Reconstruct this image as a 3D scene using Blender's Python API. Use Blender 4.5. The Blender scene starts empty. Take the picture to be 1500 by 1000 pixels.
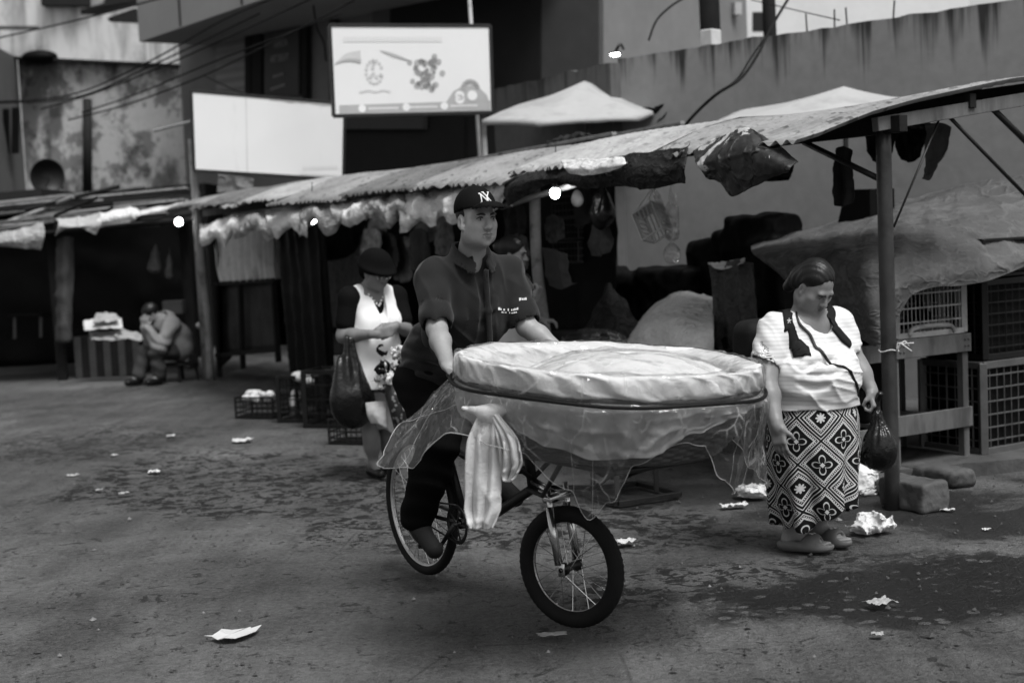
EXPOSURE = 1.18
import bpy, math, random
import numpy as np
from mathutils import Matrix, Vector
random.seed(7); RNG = np.random.default_rng(7)
scene = bpy.context.scene
COL = scene.collection
R = math.radians
# ---------------------------------------------------------------- camera model
FPX, CAM_H, PITCH, ROLL = 2083.0, 1.6, R(4.26), R(-2.6)
def _rx(a): c, s = math.cos(a), math.sin(a); return np.array([[1, 0, 0], [0, c, -s], [0, s, c]])
def _ry(a): c, s = math.cos(a), math.sin(a); return np.array([[c, 0, s], [0, 1, 0], [-s, 0, c]])
def _rz(a): c, s = math.cos(a), math.sin(a); return np.array([[c, -s, 0], [s, c, 0], [0, 0, 1]])
CAM_M = _rx(math.pi / 2 - PITCH) @ _rz(ROLL)
def _ray(px, py): return CAM_M @ np.array([(px - 750) / FPX, (500 - py) / FPX, -1.0])
def W(px, py, Y):
    d = _ray(px, py); t = Y / d[1]
    return np.array([d[0] * t, Y, CAM_H + d[2] * t])
def G(px, py, z=0.0):
    d = _ray(px, py); t = (z - CAM_H) / d[2]
    return np.array([d[0] * t, d[1] * t, z])
def V(*a): return np.array(a, float)
def ridge(x, y, z, p=3.0):
    """crease field: 1 on thin ridges, 0 between"""
    return np.clip(1 - 1.6*np.abs(noise3(x, y, z)), 0, 1)**p
def unit(v): v = np.asarray(v, float); return v / (np.linalg.norm(v) + 1e-12)
# the stall row's own ground frame: a along the row (away), b back from the street
R0 = V(2.06, 7.76, 0); UA = V(-.514, .858, 0); UB = V(.858, .514, 0)
def S(a, b, z=0.0): return R0 + a * UA + b * UB + V(0, 0, z)
# ---------------------------------------------------------------- noise
def _hash(ix, iy, iz):
    n = (ix * 374761393 + iy * 668265263 + iz * 2147483647 + 1013904223).astype(np.int64)
    n = (n ^ (n >> 13)) * 1274126177
    n = n ^ (n >> 16)
    return (n & 0xFFFFFF).astype(np.float64) / 0xFFFFFF * 2 - 1
def noise3(x, y, z):
    x, y, z = np.broadcast_arrays(np.asarray(x, float), np.asarray(y, float), np.asarray(z, float))
    ix, iy, iz = np.floor(x).astype(np.int64), np.floor(y).astype(np.int64), np.floor(z).astype(np.int64)
    fx, fy, fz = x - ix, y - iy, z - iz
    u, v, w = [t * t * (3 - 2 * t) for t in (fx, fy, fz)]
    def L(a, b, t): return a + (b - a) * t
    c = lambda i, j, k: _hash(ix + i, iy + j, iz + k)
    return L(L(L(c(0,0,0), c(1,0,0), u), L(c(0,1,0), c(1,1,0), u), v),
             L(L(c(0,0,1), c(1,0,1), u), L(c(0,1,1), c(1,1,1), u), v), w)
def fbm(x, y, z, o=3):
    r = 0; a = 1.0
    for i in range(o):
        r = r + a * noise3(x * 2**i + 17.3 * i, y * 2**i + 5.1 * i, z * 2**i + 9.7 * i); a *= .5
    return r
# ---------------------------------------------------------------- object helpers
def tag(o, label=None, cat=None, group=None, kind=None):
    if label: o['label'] = label
    if cat: o['category'] = cat
    if group: o['group'] = group
    if kind: o['kind'] = kind
    return o
def thing(name, label, cat, loc=(0, 0, 0), group=None):
    o = bpy.data.objects.new(name, None); COL.objects.link(o)
    o.location = [float(c) for c in loc]; o.empty_display_size = .1
    return tag(o, label, cat, group)
def world_loc(o):
    l = np.zeros(3)
    while o is not None:
        l = l + np.array(o.location); o = o.parent
    return l
def mesh_obj(name, verts, faces, mat, parent=None, loc=None, smooth=True, uv=None, attrs=None, solid=0.0, mats=None, fmat=None):
    verts = np.asarray(verts, float).reshape(-1, 3)
    if parent is not None: off = world_loc(parent)
    elif loc is not None: off = np.asarray(loc, float)
    else:
        lo, hi = verts.min(0), verts.max(0); off = V((lo[0]+hi[0])/2, (lo[1]+hi[1])/2, lo[2])
    me = bpy.data.meshes.new(name)
    v = verts - off
    if isinstance(faces, np.ndarray) and faces.ndim == 2 and faces.shape[1] == 4:
        n, f = len(v), len(faces)
        me.vertices.add(n); me.vertices.foreach_set('co', v.astype(np.float32).ravel())
        me.loops.add(4 * f); me.loops.foreach_set('vertex_index', faces.astype(np.int32).ravel())
        me.polygons.add(f); me.polygons.foreach_set('loop_start', np.arange(0, 4 * f, 4, dtype=np.int32))
        me.update(calc_edges=True); me.validate()
    else:
        me.from_pydata([tuple(p) for p in v], [], [tuple(int(i) for i in f) for f in faces]); me.update()
    for m in (mats or [mat]): me.materials.append(m)
    if fmat is not None: me.polygons.foreach_set('material_index', np.asarray(fmat, np.int32))
    if smooth: me.polygons.foreach_set('use_smooth', np.ones(len(me.polygons), bool))
    if attrs:
        for k, arr in attrs.items():
            at = me.attributes.new(k, 'FLOAT_VECTOR', 'POINT')
            at.data.foreach_set('vector', np.asarray(arr, np.float32).ravel())
    o = bpy.data.objects.new(name, me); COL.objects.link(o)
    if parent is not None: o.parent = parent
    else: o.location = [float(c) for c in off]
    if solid:
        s = o.modifiers.new('thick', 'SOLIDIFY'); s.thickness = solid; s.offset = 0
    return o
def children_of(o): return [c for c in bpy.data.objects if c.parent == o]
def copy_tree(o, parent=None):
    c = o.copy(); COL.objects.link(c)
    if parent is not None: c.parent = parent
    for ch in children_of(o): copy_tree(ch, c)
    return c
class MB:
    """collects shapes into one mesh"""
    def __init__(s): s.v = []; s.f = []; s.n = 0
    def add(s, verts, faces):
        verts = np.asarray(verts, float).reshape(-1, 3)
        s.v.append(verts); s.f += [tuple(int(i) + s.n for i in f) for f in faces]; s.n += len(verts); return s
    def box(s, c, size, rot=None, bevel=0.0):
        hx, hy, hz = [x / 2 for x in size]; b = min(bevel, hx * .9, hy * .9, hz * .9)
        if b <= 0:
            v = np.array([[sx*hx, sy*hy, sz*hz] for sx in (-1,1) for sy in (-1,1) for sz in (-1,1)])
            f = [(0,1,3,2),(4,6,7,5),(0,4,5,1),(2,3,7,6),(0,2,6,4),(1,5,7,3)]
        else:
            v = []; 
            for sx in (-1,1):
                for sy in (-1,1):
                    for sz in (-1,1):
                        v += [[sx*hx, sy*(hy-b), sz*(hz-b)], [sx*(hx-b), sy*hy, sz*(hz-b)], [sx*(hx-b), sy*(hy-b), sz*hz]]
            v = np.array(v); I = lambda x, y, z, k: ((x*2+y)*2+z)*3+k
            f = []
            for x in (0,1):
                q = [I(x,0,0,0), I(x,0,1,0), I(x,1,1,0), I(x,1,0,0)]; f.append(q if x == 0 else q[::-1])
            for y in (0,1):
                q = [I(0,y,0,1), I(1,y,0,1), I(1,y,1,1), I(0,y,1,1)]; f.append(q if y == 0 else q[::-1])
            for z in (0,1):
                q = [I(0,0,z,2), I(0,1,z,2), I(1,1,z,2), I(1,0,z,2)]; f.append(q if z == 0 else q[::-1])
            for a in (0,1):
                for c_ in (0,1):
                    e = [I(a,c_,0,0), I(a,c_,1,0), I(a,c_,1,1), I(a,c_,0,1)]; f.append(e if (a+c_) % 2 else e[::-1])
                    e = [I(a,0,c_,0), I(a,1,c_,0), I(a,1,c_,2), I(a,0,c_,2)]; f.append(e if (a+c_) % 2 == 0 else e[::-1])
                    e = [I(0,a,c_,1), I(1,a,c_,1), I(1,a,c_,2), I(0,a,c_,2)]; f.append(e if (a+c_) % 2 else e[::-1])
            for x in (0,1):
                for y in (0,1):
                    for z in (0,1):
                        t = [I(x,y,z,0), I(x,y,z,1), I(x,y,z,2)]; f.append(t if (x+y+z) % 2 else t[::-1])
        if rot is not None: v = v @ np.asarray(rot).T
        return s.add(v + np.asarray(c, float), f)
    def beam(s, p, q, w, h, up=(0,0,1), bevel=.003):
        p, q = np.asarray(p, float), np.asarray(q, float); d = unit(q - p)
        x = np.cross(np.asarray(up, float), d); x = unit(x) if np.linalg.norm(x) > 1e-4 else unit(np.cross((1,0,0), d))
        y = np.cross(d, x)
        return s.box((p + q) / 2, (w, h, np.linalg.norm(q - p)), np.stack([x, y, d], 1), bevel)
    def tube(s, pts, r, n=10, caps=True, squash=None, ups=None):
        pts = np.asarray(pts, float); m = len(pts)
        r = np.full(m, r, float) if np.isscalar(r) else np.asarray(r, float)
        T = np.gradient(pts, axis=0); T /= np.linalg.norm(T, axis=1)[:, None] + 1e-12
        u = np.cross(T[0], (0,0,1)); u = unit(u) if np.linalg.norm(u) > 1e-3 else V(1,0,0)
        vs = []; ang = np.linspace(0, 2*math.pi, n, endpoint=False)
        for i in range(m):
            u = unit(u - T[i] * np.dot(u, T[i])); w = np.cross(T[i], u)
            a, b = (1, 1) if squash is None else squash
            vs.append(pts[i] + r[i] * (np.cos(ang)[:, None] * u * a + np.sin(ang)[:, None] * w * b))
        f = [(i*n+j, i*n+(j+1) % n, (i+1)*n+(j+1) % n, (i+1)*n+j) for i in range(m-1) for j in range(n)]
        if caps: f += [tuple(range(n))[::-1], tuple((m-1)*n + j for j in range(n))]
        return s.add(np.concatenate(vs), f)
    def lathe(s, prof, c, axis=(0,0,1), n=48, closed=False):
        """prof: list of (radius, height along axis)"""
        ax = unit(axis); x = np.cross(ax, (0,0,1)); x = unit(x) if np.linalg.norm(x) > 1e-3 else V(1,0,0); y = np.cross(ax, x)
        m = len(prof); vs = []
        for k in range(n):
            a = 2*math.pi*k/n; d = math.cos(a)*x + math.sin(a)*y
            for (r_, h_) in prof: vs.append(np.asarray(c, float) + d*r_ + ax*h_)
        f = []; mm = m if closed else m - 1
        for k in range(n):
            for j in range(mm): f.append((k*m+j, k*m+(j+1) % m, ((k+1) % n)*m+(j+1) % m, ((k+1) % n)*m+j))
        return s.add(vs, f)
    def prism(s, outline, depth_vec):
        o = np.asarray(outline, float); n = len(o)
        v = np.concatenate([o, o + np.asarray(depth_vec, float)])
        f = [tuple(range(n))[::-1], tuple(range(n, 2*n))] + [(i, (i+1) % n, n+(i+1) % n, n+i) for i in range(n)]
        return s.add(v, f)
    def sphere(s, c, r, n=12, rot=None):
        r = np.array([r]*3 if np.isscalar(r) else r, float); m = n
        vs = [[math.sin(math.pi*i/m)*math.cos(2*math.pi*j/n), math.sin(math.pi*i/m)*math.sin(2*math.pi*j/n), math.cos(math.pi*i/m)] for i in range(m+1) for j in range(n)]
        vs = np.array(vs) * r
        if rot is not None: vs = vs @ np.asarray(rot).T
        f = [(i*n+j, (i+1)*n+j, (i+1)*n+(j+1) % n, i*n+(j+1) % n) for i in range(m) for j in range(n)]
        return s.add(vs + np.asarray(c, float), f)
    def grid(s, P, closed_u=False, closed_v=False):
        P = np.asarray(P, float); n, m = P.shape[:2]
        s.add(P.reshape(-1, 3), grid_faces(n, m, closed_u, closed_v)); return s
    def V(s): return np.concatenate(s.v)
    def build(s, name, mat, parent=None, loc=None, smooth=False, **k):
        return mesh_obj(name, s.V(), s.f, mat, parent, loc, smooth, **k)
def grid_faces(n, m, cu=False, cv=False):
    nn = n if cu else n - 1; mm = m if cv else m - 1
    i, j = np.meshgrid(np.arange(nn), np.arange(mm), indexing='ij')
    i2, j2 = (i + 1) % n, (j + 1) % m
    return np.stack([i*m+j, i2*m+j, i2*m+j2, i*m+j2], -1).reshape(-1, 4)
def _cr(C, t, axis):
    """Catmull-Rom along an axis; t in [0, n-1]"""
    C = np.moveaxis(np.asarray(C, float), axis, 0); n = len(C)
    Pd = np.concatenate([2*C[:1]-C[1:2], C, 2*C[-1:]-C[-2:-1]])
    i = np.clip(np.floor(t).astype(int), 0, n-2); f = (t - i).reshape((-1,) + (1,)*(C.ndim-1))
    p0, p1, p2, p3 = Pd[i], Pd[i+1], Pd[i+2], Pd[i+3]
    out = .5*((2*p1) + (p2-p0)*f + (2*p0-5*p1+4*p2-p3)*f**2 + (3*p1-p0-3*p2+p3)*f**3)
    return np.moveaxis(out, 0, axis)
def spline(pts, n): pts = np.asarray(pts, float); return _cr(pts, np.linspace(0, len(pts)-1, n), 0)
def sheet(cps, nu, nv, amp=0.0, freq=5.0, fold=None):
    """control net (rows x cols x 3) -> fine grid, wrinkled along its normals; fold(u, v) adds metres along the normal"""
    C = np.asarray(cps, float)
    P = _cr(_cr(C, np.linspace(0, C.shape[0]-1, nu), 0), np.linspace(0, C.shape[1]-1, nv), 1)
    N = np.cross(np.gradient(P, axis=0), np.gradient(P, axis=1)); N /= np.linalg.norm(N, axis=2)[..., None] + 1e-9
    d = 0
    if amp:
        a_, b_, c_ = P[..., 0]*freq, P[..., 1]*freq, P[..., 2]*freq
        d = amp * (.7*fbm(a_, b_, c_, 3) + .75*ridge(a_*1.1+3, b_*1.1, c_*1.1) + .4*ridge(a_*2.6, b_*2.6+7, c_*2.6))
    if fold is not None:
        u, v = np.meshgrid(np.linspace(0, 1, nu), np.linspace(0, 1, nv), indexing='ij'); d = d + fold(u, v)
    return P + N * np.asarray(d)[..., None] if not np.isscalar(d) else P
def sheet_obj(name, P, mat, parent=None, solid=.004, **k):
    n, m = P.shape[:2]
    return mesh_obj(name, P.reshape(-1, 3), grid_faces(n, m), mat, parent, solid=solid, **k)
# ---------------------------------------------------------------- signed-distance modeller -> one continuous surface
class SDF:
    def __init__(s, lo, hi, h):
        s.lo = np.asarray(lo, float); s.h = h
        s.n = np.ceil((np.asarray(hi, float) - s.lo) / h).astype(int) + 1
        s.D = np.full(s.n, .2, np.float32)
        s.ax = [s.lo[i] + h * np.arange(s.n[i]) for i in range(3)]
    def _sub(s, lo, hi, k):
        m = k + 3 * s.h
        i0 = np.clip(np.floor((lo - m - s.lo) / s.h).astype(int), 0, s.n); i1 = np.clip(np.ceil((hi + m - s.lo) / s.h).astype(int) + 1, 0, s.n)
        sl = tuple(slice(a, b) for a, b in zip(i0, i1))
        return sl, (s.ax[0][sl[0]][:, None, None], s.ax[1][sl[1]][None, :, None], s.ax[2][sl[2]][None, None, :])
    def _mix(s, sl, d, k, cut=False):
        if d.size == 0: return
        D = s.D[sl]
        if cut:
            hh = np.clip(.5 - .5*(D + d)/k, 0, 1) if k > 0 else 0
            s.D[sl] = (D*(1-hh) + (-d)*hh + k*hh*(1-hh)) if k > 0 else np.maximum(D, -d)
        else:
            hh = np.clip(.5 + .5*(D - d)/k, 0, 1) if k > 0 else 0
            s.D[sl] = (D*(1-hh) + d*hh - k*hh*(1-hh)) if k > 0 else np.minimum(D, d)
    def cap(s, a, b, ra, rb=None, k=.02, cut=False, sq=None):
        a, b = np.asarray(a, float), np.asarray(b, float); rb = ra if rb is None else rb; r = max(ra, rb)
        sl, (x, y, z) = s._sub(np.minimum(a, b) - r, np.maximum(a, b) + r, k)
        ab = b - a; L = float(ab @ ab) + 1e-12
        t = np.clip(((x-a[0])*ab[0] + (y-a[1])*ab[1] + (z-a[2])*ab[2]) / L, 0, 1)
        d = np.sqrt((x-a[0]-t*ab[0])**2 + (y-a[1]-t*ab[1])**2 + (z-a[2]-t*ab[2])**2) - (ra + (rb-ra)*t)
        s._mix(sl, d, k, cut); return s
    def path(s, pts, rs, k=.02, cut=False):
        for i in range(len(pts)-1): s.cap(pts[i], pts[i+1], rs[i], rs[i+1], k, cut)
        return s
    def ell(s, c, r, rot=None, k=.02, cut=False):
        c = np.asarray(c, float); r = np.array([r]*3 if np.isscalar(r) else r, float); rot = np.eye(3) if rot is None else np.asarray(rot)
        e = np.sqrt(((rot * r)**2).sum(1))
        sl, (x, y, z) = s._sub(c - e, c + e, k)
        q = [((x-c[0])*rot[0, i] + (y-c[1])*rot[1, i] + (z-c[2])*rot[2, i]) for i in range(3)]
        k0 = np.sqrt(sum((q[i]/r[i])**2 for i in range(3))); k1 = np.sqrt(sum((q[i]/r[i]**2)**2 for i in range(3))) + 1e-9
        s._mix(sl, k0*(k0-1)/k1, k, cut); return s
    def box(s, c, half, rot=None, rnd=.01, k=.01, cut=False):
        c = np.asarray(c, float); half = np.asarray(half, float); rot = np.eye(3) if rot is None else np.asarray(rot)
        e = np.abs(rot) @ half
        sl, (x, y, z) = s._sub(c - e, c + e, k)
        q = [np.abs((x-c[0])*rot[0, i] + (y-c[1])*rot[1, i] + (z-c[2])*rot[2, i]) - (half[i]-rnd) for i in range(3)]
        d = np.sqrt(sum(np.maximum(t, 0)**2 for t in q)) + np.minimum(np.maximum(np.maximum(q[0], q[1]), q[2]), 0) - rnd
        s._mix(sl, d, k, cut); return s
    def plane_cut(s, p, n):
        """remove everything on the side the normal points to"""
        p = np.asarray(p, float); n = unit(n)
        d = (s.ax[0][:, None, None]-p[0])*n[0] + (s.ax[1][None, :, None]-p[1])*n[1] + (s.ax[2][None, None, :]-p[2])*n[2]
        s.D = np.maximum(s.D, d).astype(np.float32); return s
    def disp(s, fn):
        """fn(x, y, z) metres, positive swells; only evaluated near the surface"""
        idx = np.nonzero(np.abs(s.D) < .04)
        x, y, z = s.ax[0][idx[0]], s.ax[1][idx[1]], s.ax[2][idx[2]]
        s.D[idx] -= fn(x, y, z); return s
    def mesh(s):
        D = s.D; D[0] = D[-1] = .2; D[:, 0] = D[:, -1] = .2; D[:, :, 0] = D[:, :, -1] = .2
        sg = D < 0; c8 = [(i, j, k) for i in (0, 1) for j in (0, 1) for k in (0, 1)]
        n = np.array(D.shape) - 1
        cnt = sum(sg[i:n[0]+i, j:n[1]+j, k:n[2]+k].astype(np.int8) for i, j, k in c8)
        act = np.argwhere((cnt > 0) & (cnt < 8))
        val = np.stack([D[act[:, 0]+i, act[:, 1]+j, act[:, 2]+k] for i, j, k in c8], 1)
        acc = np.zeros((len(act), 3)); num = np.zeros(len(act))
        for a in range(8):
            for b in range(a+1, 8):
                da = np.array(c8[b]) - np.array(c8[a])
                if np.abs(da).sum() != 1: continue
                va, vb = val[:, a], val[:, b]; m = (va < 0) != (vb < 0)
                t = np.where(m, va / np.where(m, va - vb, 1), 0)
                acc[m] += np.array(c8[a]) + t[m, None] * da; num[m] += 1
        verts = s.lo + s.h * (act + acc / num[:, None])
        idx = np.full(n, -1, np.int32); idx[act[:, 0], act[:, 1], act[:, 2]] = np.arange(len(act))
        F = []
        for ax in range(3):
            o1, o2 = [(1, 2), (2, 0), (0, 1)][ax]
            A = np.moveaxis(sg, ax, 0); ch = np.moveaxis(A[:-1] != A[1:], 0, ax)
            e = np.argwhere(ch); e = e[(e[:, o1] > 0) & (e[:, o2] > 0) & (e[:, o1] < n[o1]) & (e[:, o2] < n[o2])]
            def I(d1, d2):
                q = e.copy(); q[:, o1] -= d1; q[:, o2] -= d2; return idx[q[:, 0], q[:, 1], q[:, 2]]
            q = np.stack([I(1, 1), I(0, 1), I(0, 0), I(1, 0)], 1)
            ins = sg[e[:, 0], e[:, 1], e[:, 2]]
            q[~ins] = q[~ins][:, ::-1]; F.append(q)
        F = np.concatenate(F); F = F[(F >= 0).all(1)]
        return verts, F
    def build(s, name, mat, parent=None, attr=None, relax=1, **k):
        v, f = s.mesh()
        for _ in range(relax):       # light smoothing pass
            acc = np.zeros_like(v); num = np.zeros(len(v))
            for a in range(4):
                for b in ((a+1) % 4,):
                    np.add.at(acc, f[:, a], v[f[:, b]]); np.add.at(num, f[:, a], 1)
            v = v*.5 + .5*acc/np.maximum(num, 1)[:, None]
        at = {kk: fn(v) for kk, fn in attr.items()} if attr else None
        return mesh_obj(name, v, f, mat, parent, attrs=at, **k)
def frame(fwd, up=(0, 0, 1)):
    """columns: left, forward, up"""
    f = unit(fwd); l = unit(np.cross(up, f)); u = np.cross(f, l)
    return np.stack([l, f, u], 1)
# ---------------------------------------------------------------- node helpers: every colour is a neutral grey, as in the photograph
class X:
    """a socket that can be calculated with"""
    def __init__(s, nt, sock): s.nt, s.s = nt, sock
    def _m(s, op, *o, clamp=False):
        n = s.nt.nodes.new('ShaderNodeMath'); n.operation = op; n.use_clamp = clamp
        for i, a in enumerate((s,) + o):
            if isinstance(a, X): s.nt.links.new(a.s, n.inputs[i])
            else: n.inputs[i].default_value = float(a)
        return X(s.nt, n.outputs[0])
    def __add__(s, o): return s._m('ADD', o)
    __radd__ = __add__
    def __sub__(s, o): return s._m('SUBTRACT', o)
    def __rsub__(s, o): return (s * -1) + o
    def __mul__(s, o): return s._m('MULTIPLY', o)
    __rmul__ = __mul__
    def __truediv__(s, o): return s._m('DIVIDE', o)
    def __lt__(s, o): return s._m('LESS_THAN', o)
    def __gt__(s, o): return s._m('GREATER_THAN', o)
    def abs(s): return s._m('ABSOLUTE')
    def frac(s): return s._m('FRACT')
    def floor(s): return s._m('FLOOR')
    def sin(s): return s._m('SINE')
    def cos(s): return s._m('COSINE')
    def sqrt(s): return s._m('SQRT')
    def pow(s, o): return s._m('POWER', o)
    def max(s, o): return s._m('MAXIMUM', o)
    def min(s, o): return s._m('MINIMUM', o)
    def mod(s, o): return s._m('FLOORED_MODULO', o)
    def atan2(s, o): return s._m('ARCTAN2', o)
    def clamp(s): return s._m('ADD', 0, clamp=True)
    def step(s, a, b):
        n = s.nt.nodes.new('ShaderNodeMapRange'); n.interpolation_type = 'SMOOTHSTEP'
        s.nt.links.new(s.s, n.inputs['Value']); n.inputs['From Min'].default_value = a; n.inputs['From Max'].default_value = b
        return X(s.nt, n.outputs['Result'])
    def mix(s, a, b): 
        """s = 0 gives a, 1 gives b"""
        return (s * b) + ((1 - s) * a) if isinstance(a, X) or isinstance(b, X) else s * (b - a) + a
class MatNet:
    def __init__(s, name):
        s.m = bpy.data.materials.new(name); s.m.use_nodes = True; s.nt = s.m.node_tree; s.b = s.nt.nodes['Principled BSDF']
        s.out = s.nt.nodes['Material Output']; s._obj = None
    def obj(s):
        if s._obj is None: s._obj = s.nt.nodes.new('ShaderNodeTexCoord').outputs['Object']
        return s._obj
    def attr(s, name):
        n = s.nt.nodes.new('ShaderNodeAttribute'); n.attribute_name = name; return n.outputs['Vector']
    def scaled(s, vec, sc, rot=0.0):
        n = s.nt.nodes.new('ShaderNodeMapping'); s.nt.links.new(vec, n.inputs[0]); n.inputs['Scale'].default_value = sc if not np.isscalar(sc) else (sc,)*3; n.inputs['Rotation'].default_value = (0, 0, rot)
        return n.outputs[0]
    def sep(s, vec):
        n = s.nt.nodes.new('ShaderNodeSeparateXYZ'); s.nt.links.new(vec, n.inputs[0]); return [X(s.nt, o) for o in n.outputs]
    def noise(s, scale, detail=4, vec=None, rough=.55, dist=0.0):
        n = s.nt.nodes.new('ShaderNodeTexNoise'); s.nt.links.new(vec or s.obj(), n.inputs['Vector'])
        n.inputs['Scale'].default_value = scale; n.inputs['Detail'].default_value = detail; n.inputs['Roughness'].default_value = rough
        n.inputs['Distortion'].default_value = dist
        return X(s.nt, n.outputs['Fac'])
    def voronoi(s, scale, vec=None, feature='DISTANCE_TO_EDGE', rand=1.0):
        n = s.nt.nodes.new('ShaderNodeTexVoronoi'); n.feature = feature; s.nt.links.new(vec or s.obj(), n.inputs['Vector'])
        n.inputs['Scale'].default_value = scale; n.inputs['Randomness'].default_value = rand
        return X(s.nt, n.outputs['Distance'])
    def color(s, x):
        c = s.nt.nodes.new('ShaderNodeCombineColor')
        for i in range(3): s.nt.links.new(x.s, c.inputs[i])
        s.nt.links.new(c.outputs[0], s.b.inputs['Base Color'])
    def rough(s, x):
        if isinstance(x, X): s.nt.links.new(x.s, s.b.inputs['Roughness'])
        else: s.b.inputs['Roughness'].default_value = x
    def bump(s, x, strength=.3, dist=.01):
        n = s.nt.nodes.new('ShaderNodeBump'); n.inputs['Strength'].default_value = strength; n.inputs['Distance'].default_value = dist
        s.nt.links.new(x.s, n.inputs['Height']); s.nt.links.new(n.outputs[0], s.b.inputs['Normal']); s.bn = n
        return n
def mat(name, base, rough=.7, spec=.3, var=.3, scale=5.0, bump=.25, bscale=60.0, bdist=.004, metal=0.0, stain=0.0, stain_scale=2.0, stretch=None, sheen=0.0):
    """plain worn surface: two scales of mottling, optional dark stains, fine relief"""
    M = MatNet(name); vec = M.scaled(M.obj(), stretch) if stretch else None
    c = (M.noise(scale, 5, vec) - .5) * (2.2*var) + (M.noise(scale*6.3, 3, vec) - .5) * (.9*var) + 1.0
    if stain:
        c = c * (1 - M.noise(stain_scale, 6, vec, .6, .4).step(.5, .68) * stain)
    M.color((c * base).max(.002)); M.b.inputs['Metallic'].default_value = metal; M.b.inputs['Specular IOR Level'].default_value = spec
    M.rough((M.noise(scale*2, 3) - .5) * .25 + rough)
    if bump: M.bump(M.noise(bscale, 4, vec), bump, bdist)
    if sheen: M.b.inputs['Sheen Weight'].default_value = sheen
    return M.m
def emit(name, strength):
    M = MatNet(name); M.b.inputs['Base Color'].default_value = (.8, .8, .8, 1)
    M.b.inputs['Emission Color'].default_value = (1, 1, 1, 1); M.b.inputs['Emission Strength'].default_value = strength
    return M.m
m = {}
m['skin'] = mat('skin', 0.25, .5, 0.35, .16, 14, .12, 160, .002)
m['skin_dark'] = mat('skin_darker', 0.17, .5, 0.3, .16, 14, .12, 160, .002)
m['lip'] = mat('lip', .12, .45, .3, .1)
m['hair'] = mat('hair', 0.006, .42, 0.35, .3, 30, .5, 120, .004, stretch=(1, 1, .15))
m['eye'] = mat('eye_white', .16, .25, .5, .05); m['iris'] = mat('iris', .012, .2, .5, 0)
m['polo'] = mat('polo_cotton', .015, .85, 0.1, .25, 9, .35, 320, .003, sheen=.12)
m['trouser'] = mat('trouser_cloth', 0.004, .9, 0.06, .3, 9, .3, 200)
m['cap'] = mat('cap_cloth', 0.005, .8, 0.08, .2, 20, .2, 300)
m['white_thread'] = mat('white_thread', .7, .8, .1, .1)
m['shoe'] = mat('shoe_canvas', .014, .75, 0.2, .3, 12); m['sole'] = mat('shoe_sole', .42, .7, .25, .25, 14)
m['rubber'] = mat('tyre_rubber', 0.009, .75, 0.18, .5, 14, .3, 90)
m['chrome'] = mat('worn_chrome', .55, .22, .5, .2, 18, .1, 60, metal=1.0)
m['rim'] = mat('rim_steel', .5, .35, .5, .35, 18, .1, 60, metal=.9)
m['bike_paint'] = mat('black_bike_paint', 0.007, .4, 0.35, .5, 14, .1, 80)
m['dark_metal'] = mat('dark_greasy_metal', .02, .45, .5, .5, 20, .2, 60, metal=.5)
m['vinyl'] = mat('saddle_vinyl', 0.008, .5, 0.3, .3)
m['wood'] = mat('rough_wood', 0.11, .8, 0.15, .45, 7, .4, 40, .006, stain=.5, stain_scale=4, stretch=(1, 1, .25))
m['wood_dark'] = mat('dark_wood', 0.014, .8, 0.1, .5, 7, .4, 40)
m['bamboo'] = mat('weathered_pole', .22, .7, .25, .5, 6, .3, 40, stain=.6, stain_scale=5)
m['pipe'] = mat('painted_pipe', 0.03, .38, 0.4, .6, 7, .25, 40, stain=.4, stain_scale=6)
m['concrete'] = mat('old_concrete', .075, .85, .2, .5, 4, .6, 30, .01, stain=.7, stain_scale=3)
m['black_tarp'] = mat('black_tarp', 0.004, .55, 0.08, .5, 3, .3, 30, .01)
m['dark_tarp'] = mat('dark_tarp', 0.012, .6, 0.15, .5, 4, .5, 25, .012)
m['grey_tarp'] = mat('grey_tarp', 0.1, .65, 0.2, .45, 3.5, .6, 22, .015, stain=.45, stain_scale=2.5)
m['pale_tarp'] = mat('pale_tarp', 0.22, .65, 0.15, .35, 3.5, .45, 22, .01, stain=.45, stain_scale=3)
m['dirty_white'] = mat('dirty_white_cloth', 0.42, .75, 0.15, .35, 5, .4, 30, .01, stain=.55, stain_scale=4)
m['canvas'] = mat('white_canvas', .36, .75, 0.15, .15, 2, .25, 18, .01, stain=.2, stain_scale=2)
m['paper'] = mat('paper', 0.5, .8, 0.15, .2, 9, .3, 50); m['paper_grey'] = mat('grey_paper', .3, .8, .2, .4, 9, .3, 50)
m['black_plastic'] = mat('black_plastic', 0.006, .42, 0.25, .4, 9, .1, 60)
m['grey_plastic'] = mat('grey_plastic', .07, .45, .4, .35, 9, .15, 60, stain=.4, stain_scale=5)
m['pale_plastic'] = mat('pale_plastic', .34, .5, .35, .3, 7, .15, 60, stain=.5, stain_scale=6)
m['bag_plastic'] = mat('bag_plastic', 0.005, .25, 0.4, .3, 9, .6, 24, .012)
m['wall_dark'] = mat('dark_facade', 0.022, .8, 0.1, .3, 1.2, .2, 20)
m['rope'] = mat('white_cord', .5, .8, .1, .2); m['cable'] = mat('black_cable', 0.006, .6, 0.15, .2)
m['produce'] = mat('pale_produce', .55, .6, .3, .3, 20, .3, 40); m['leafy'] = mat('dark_produce', 0.03, .6, 0.15, .7, 20, .5, 40)
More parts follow.
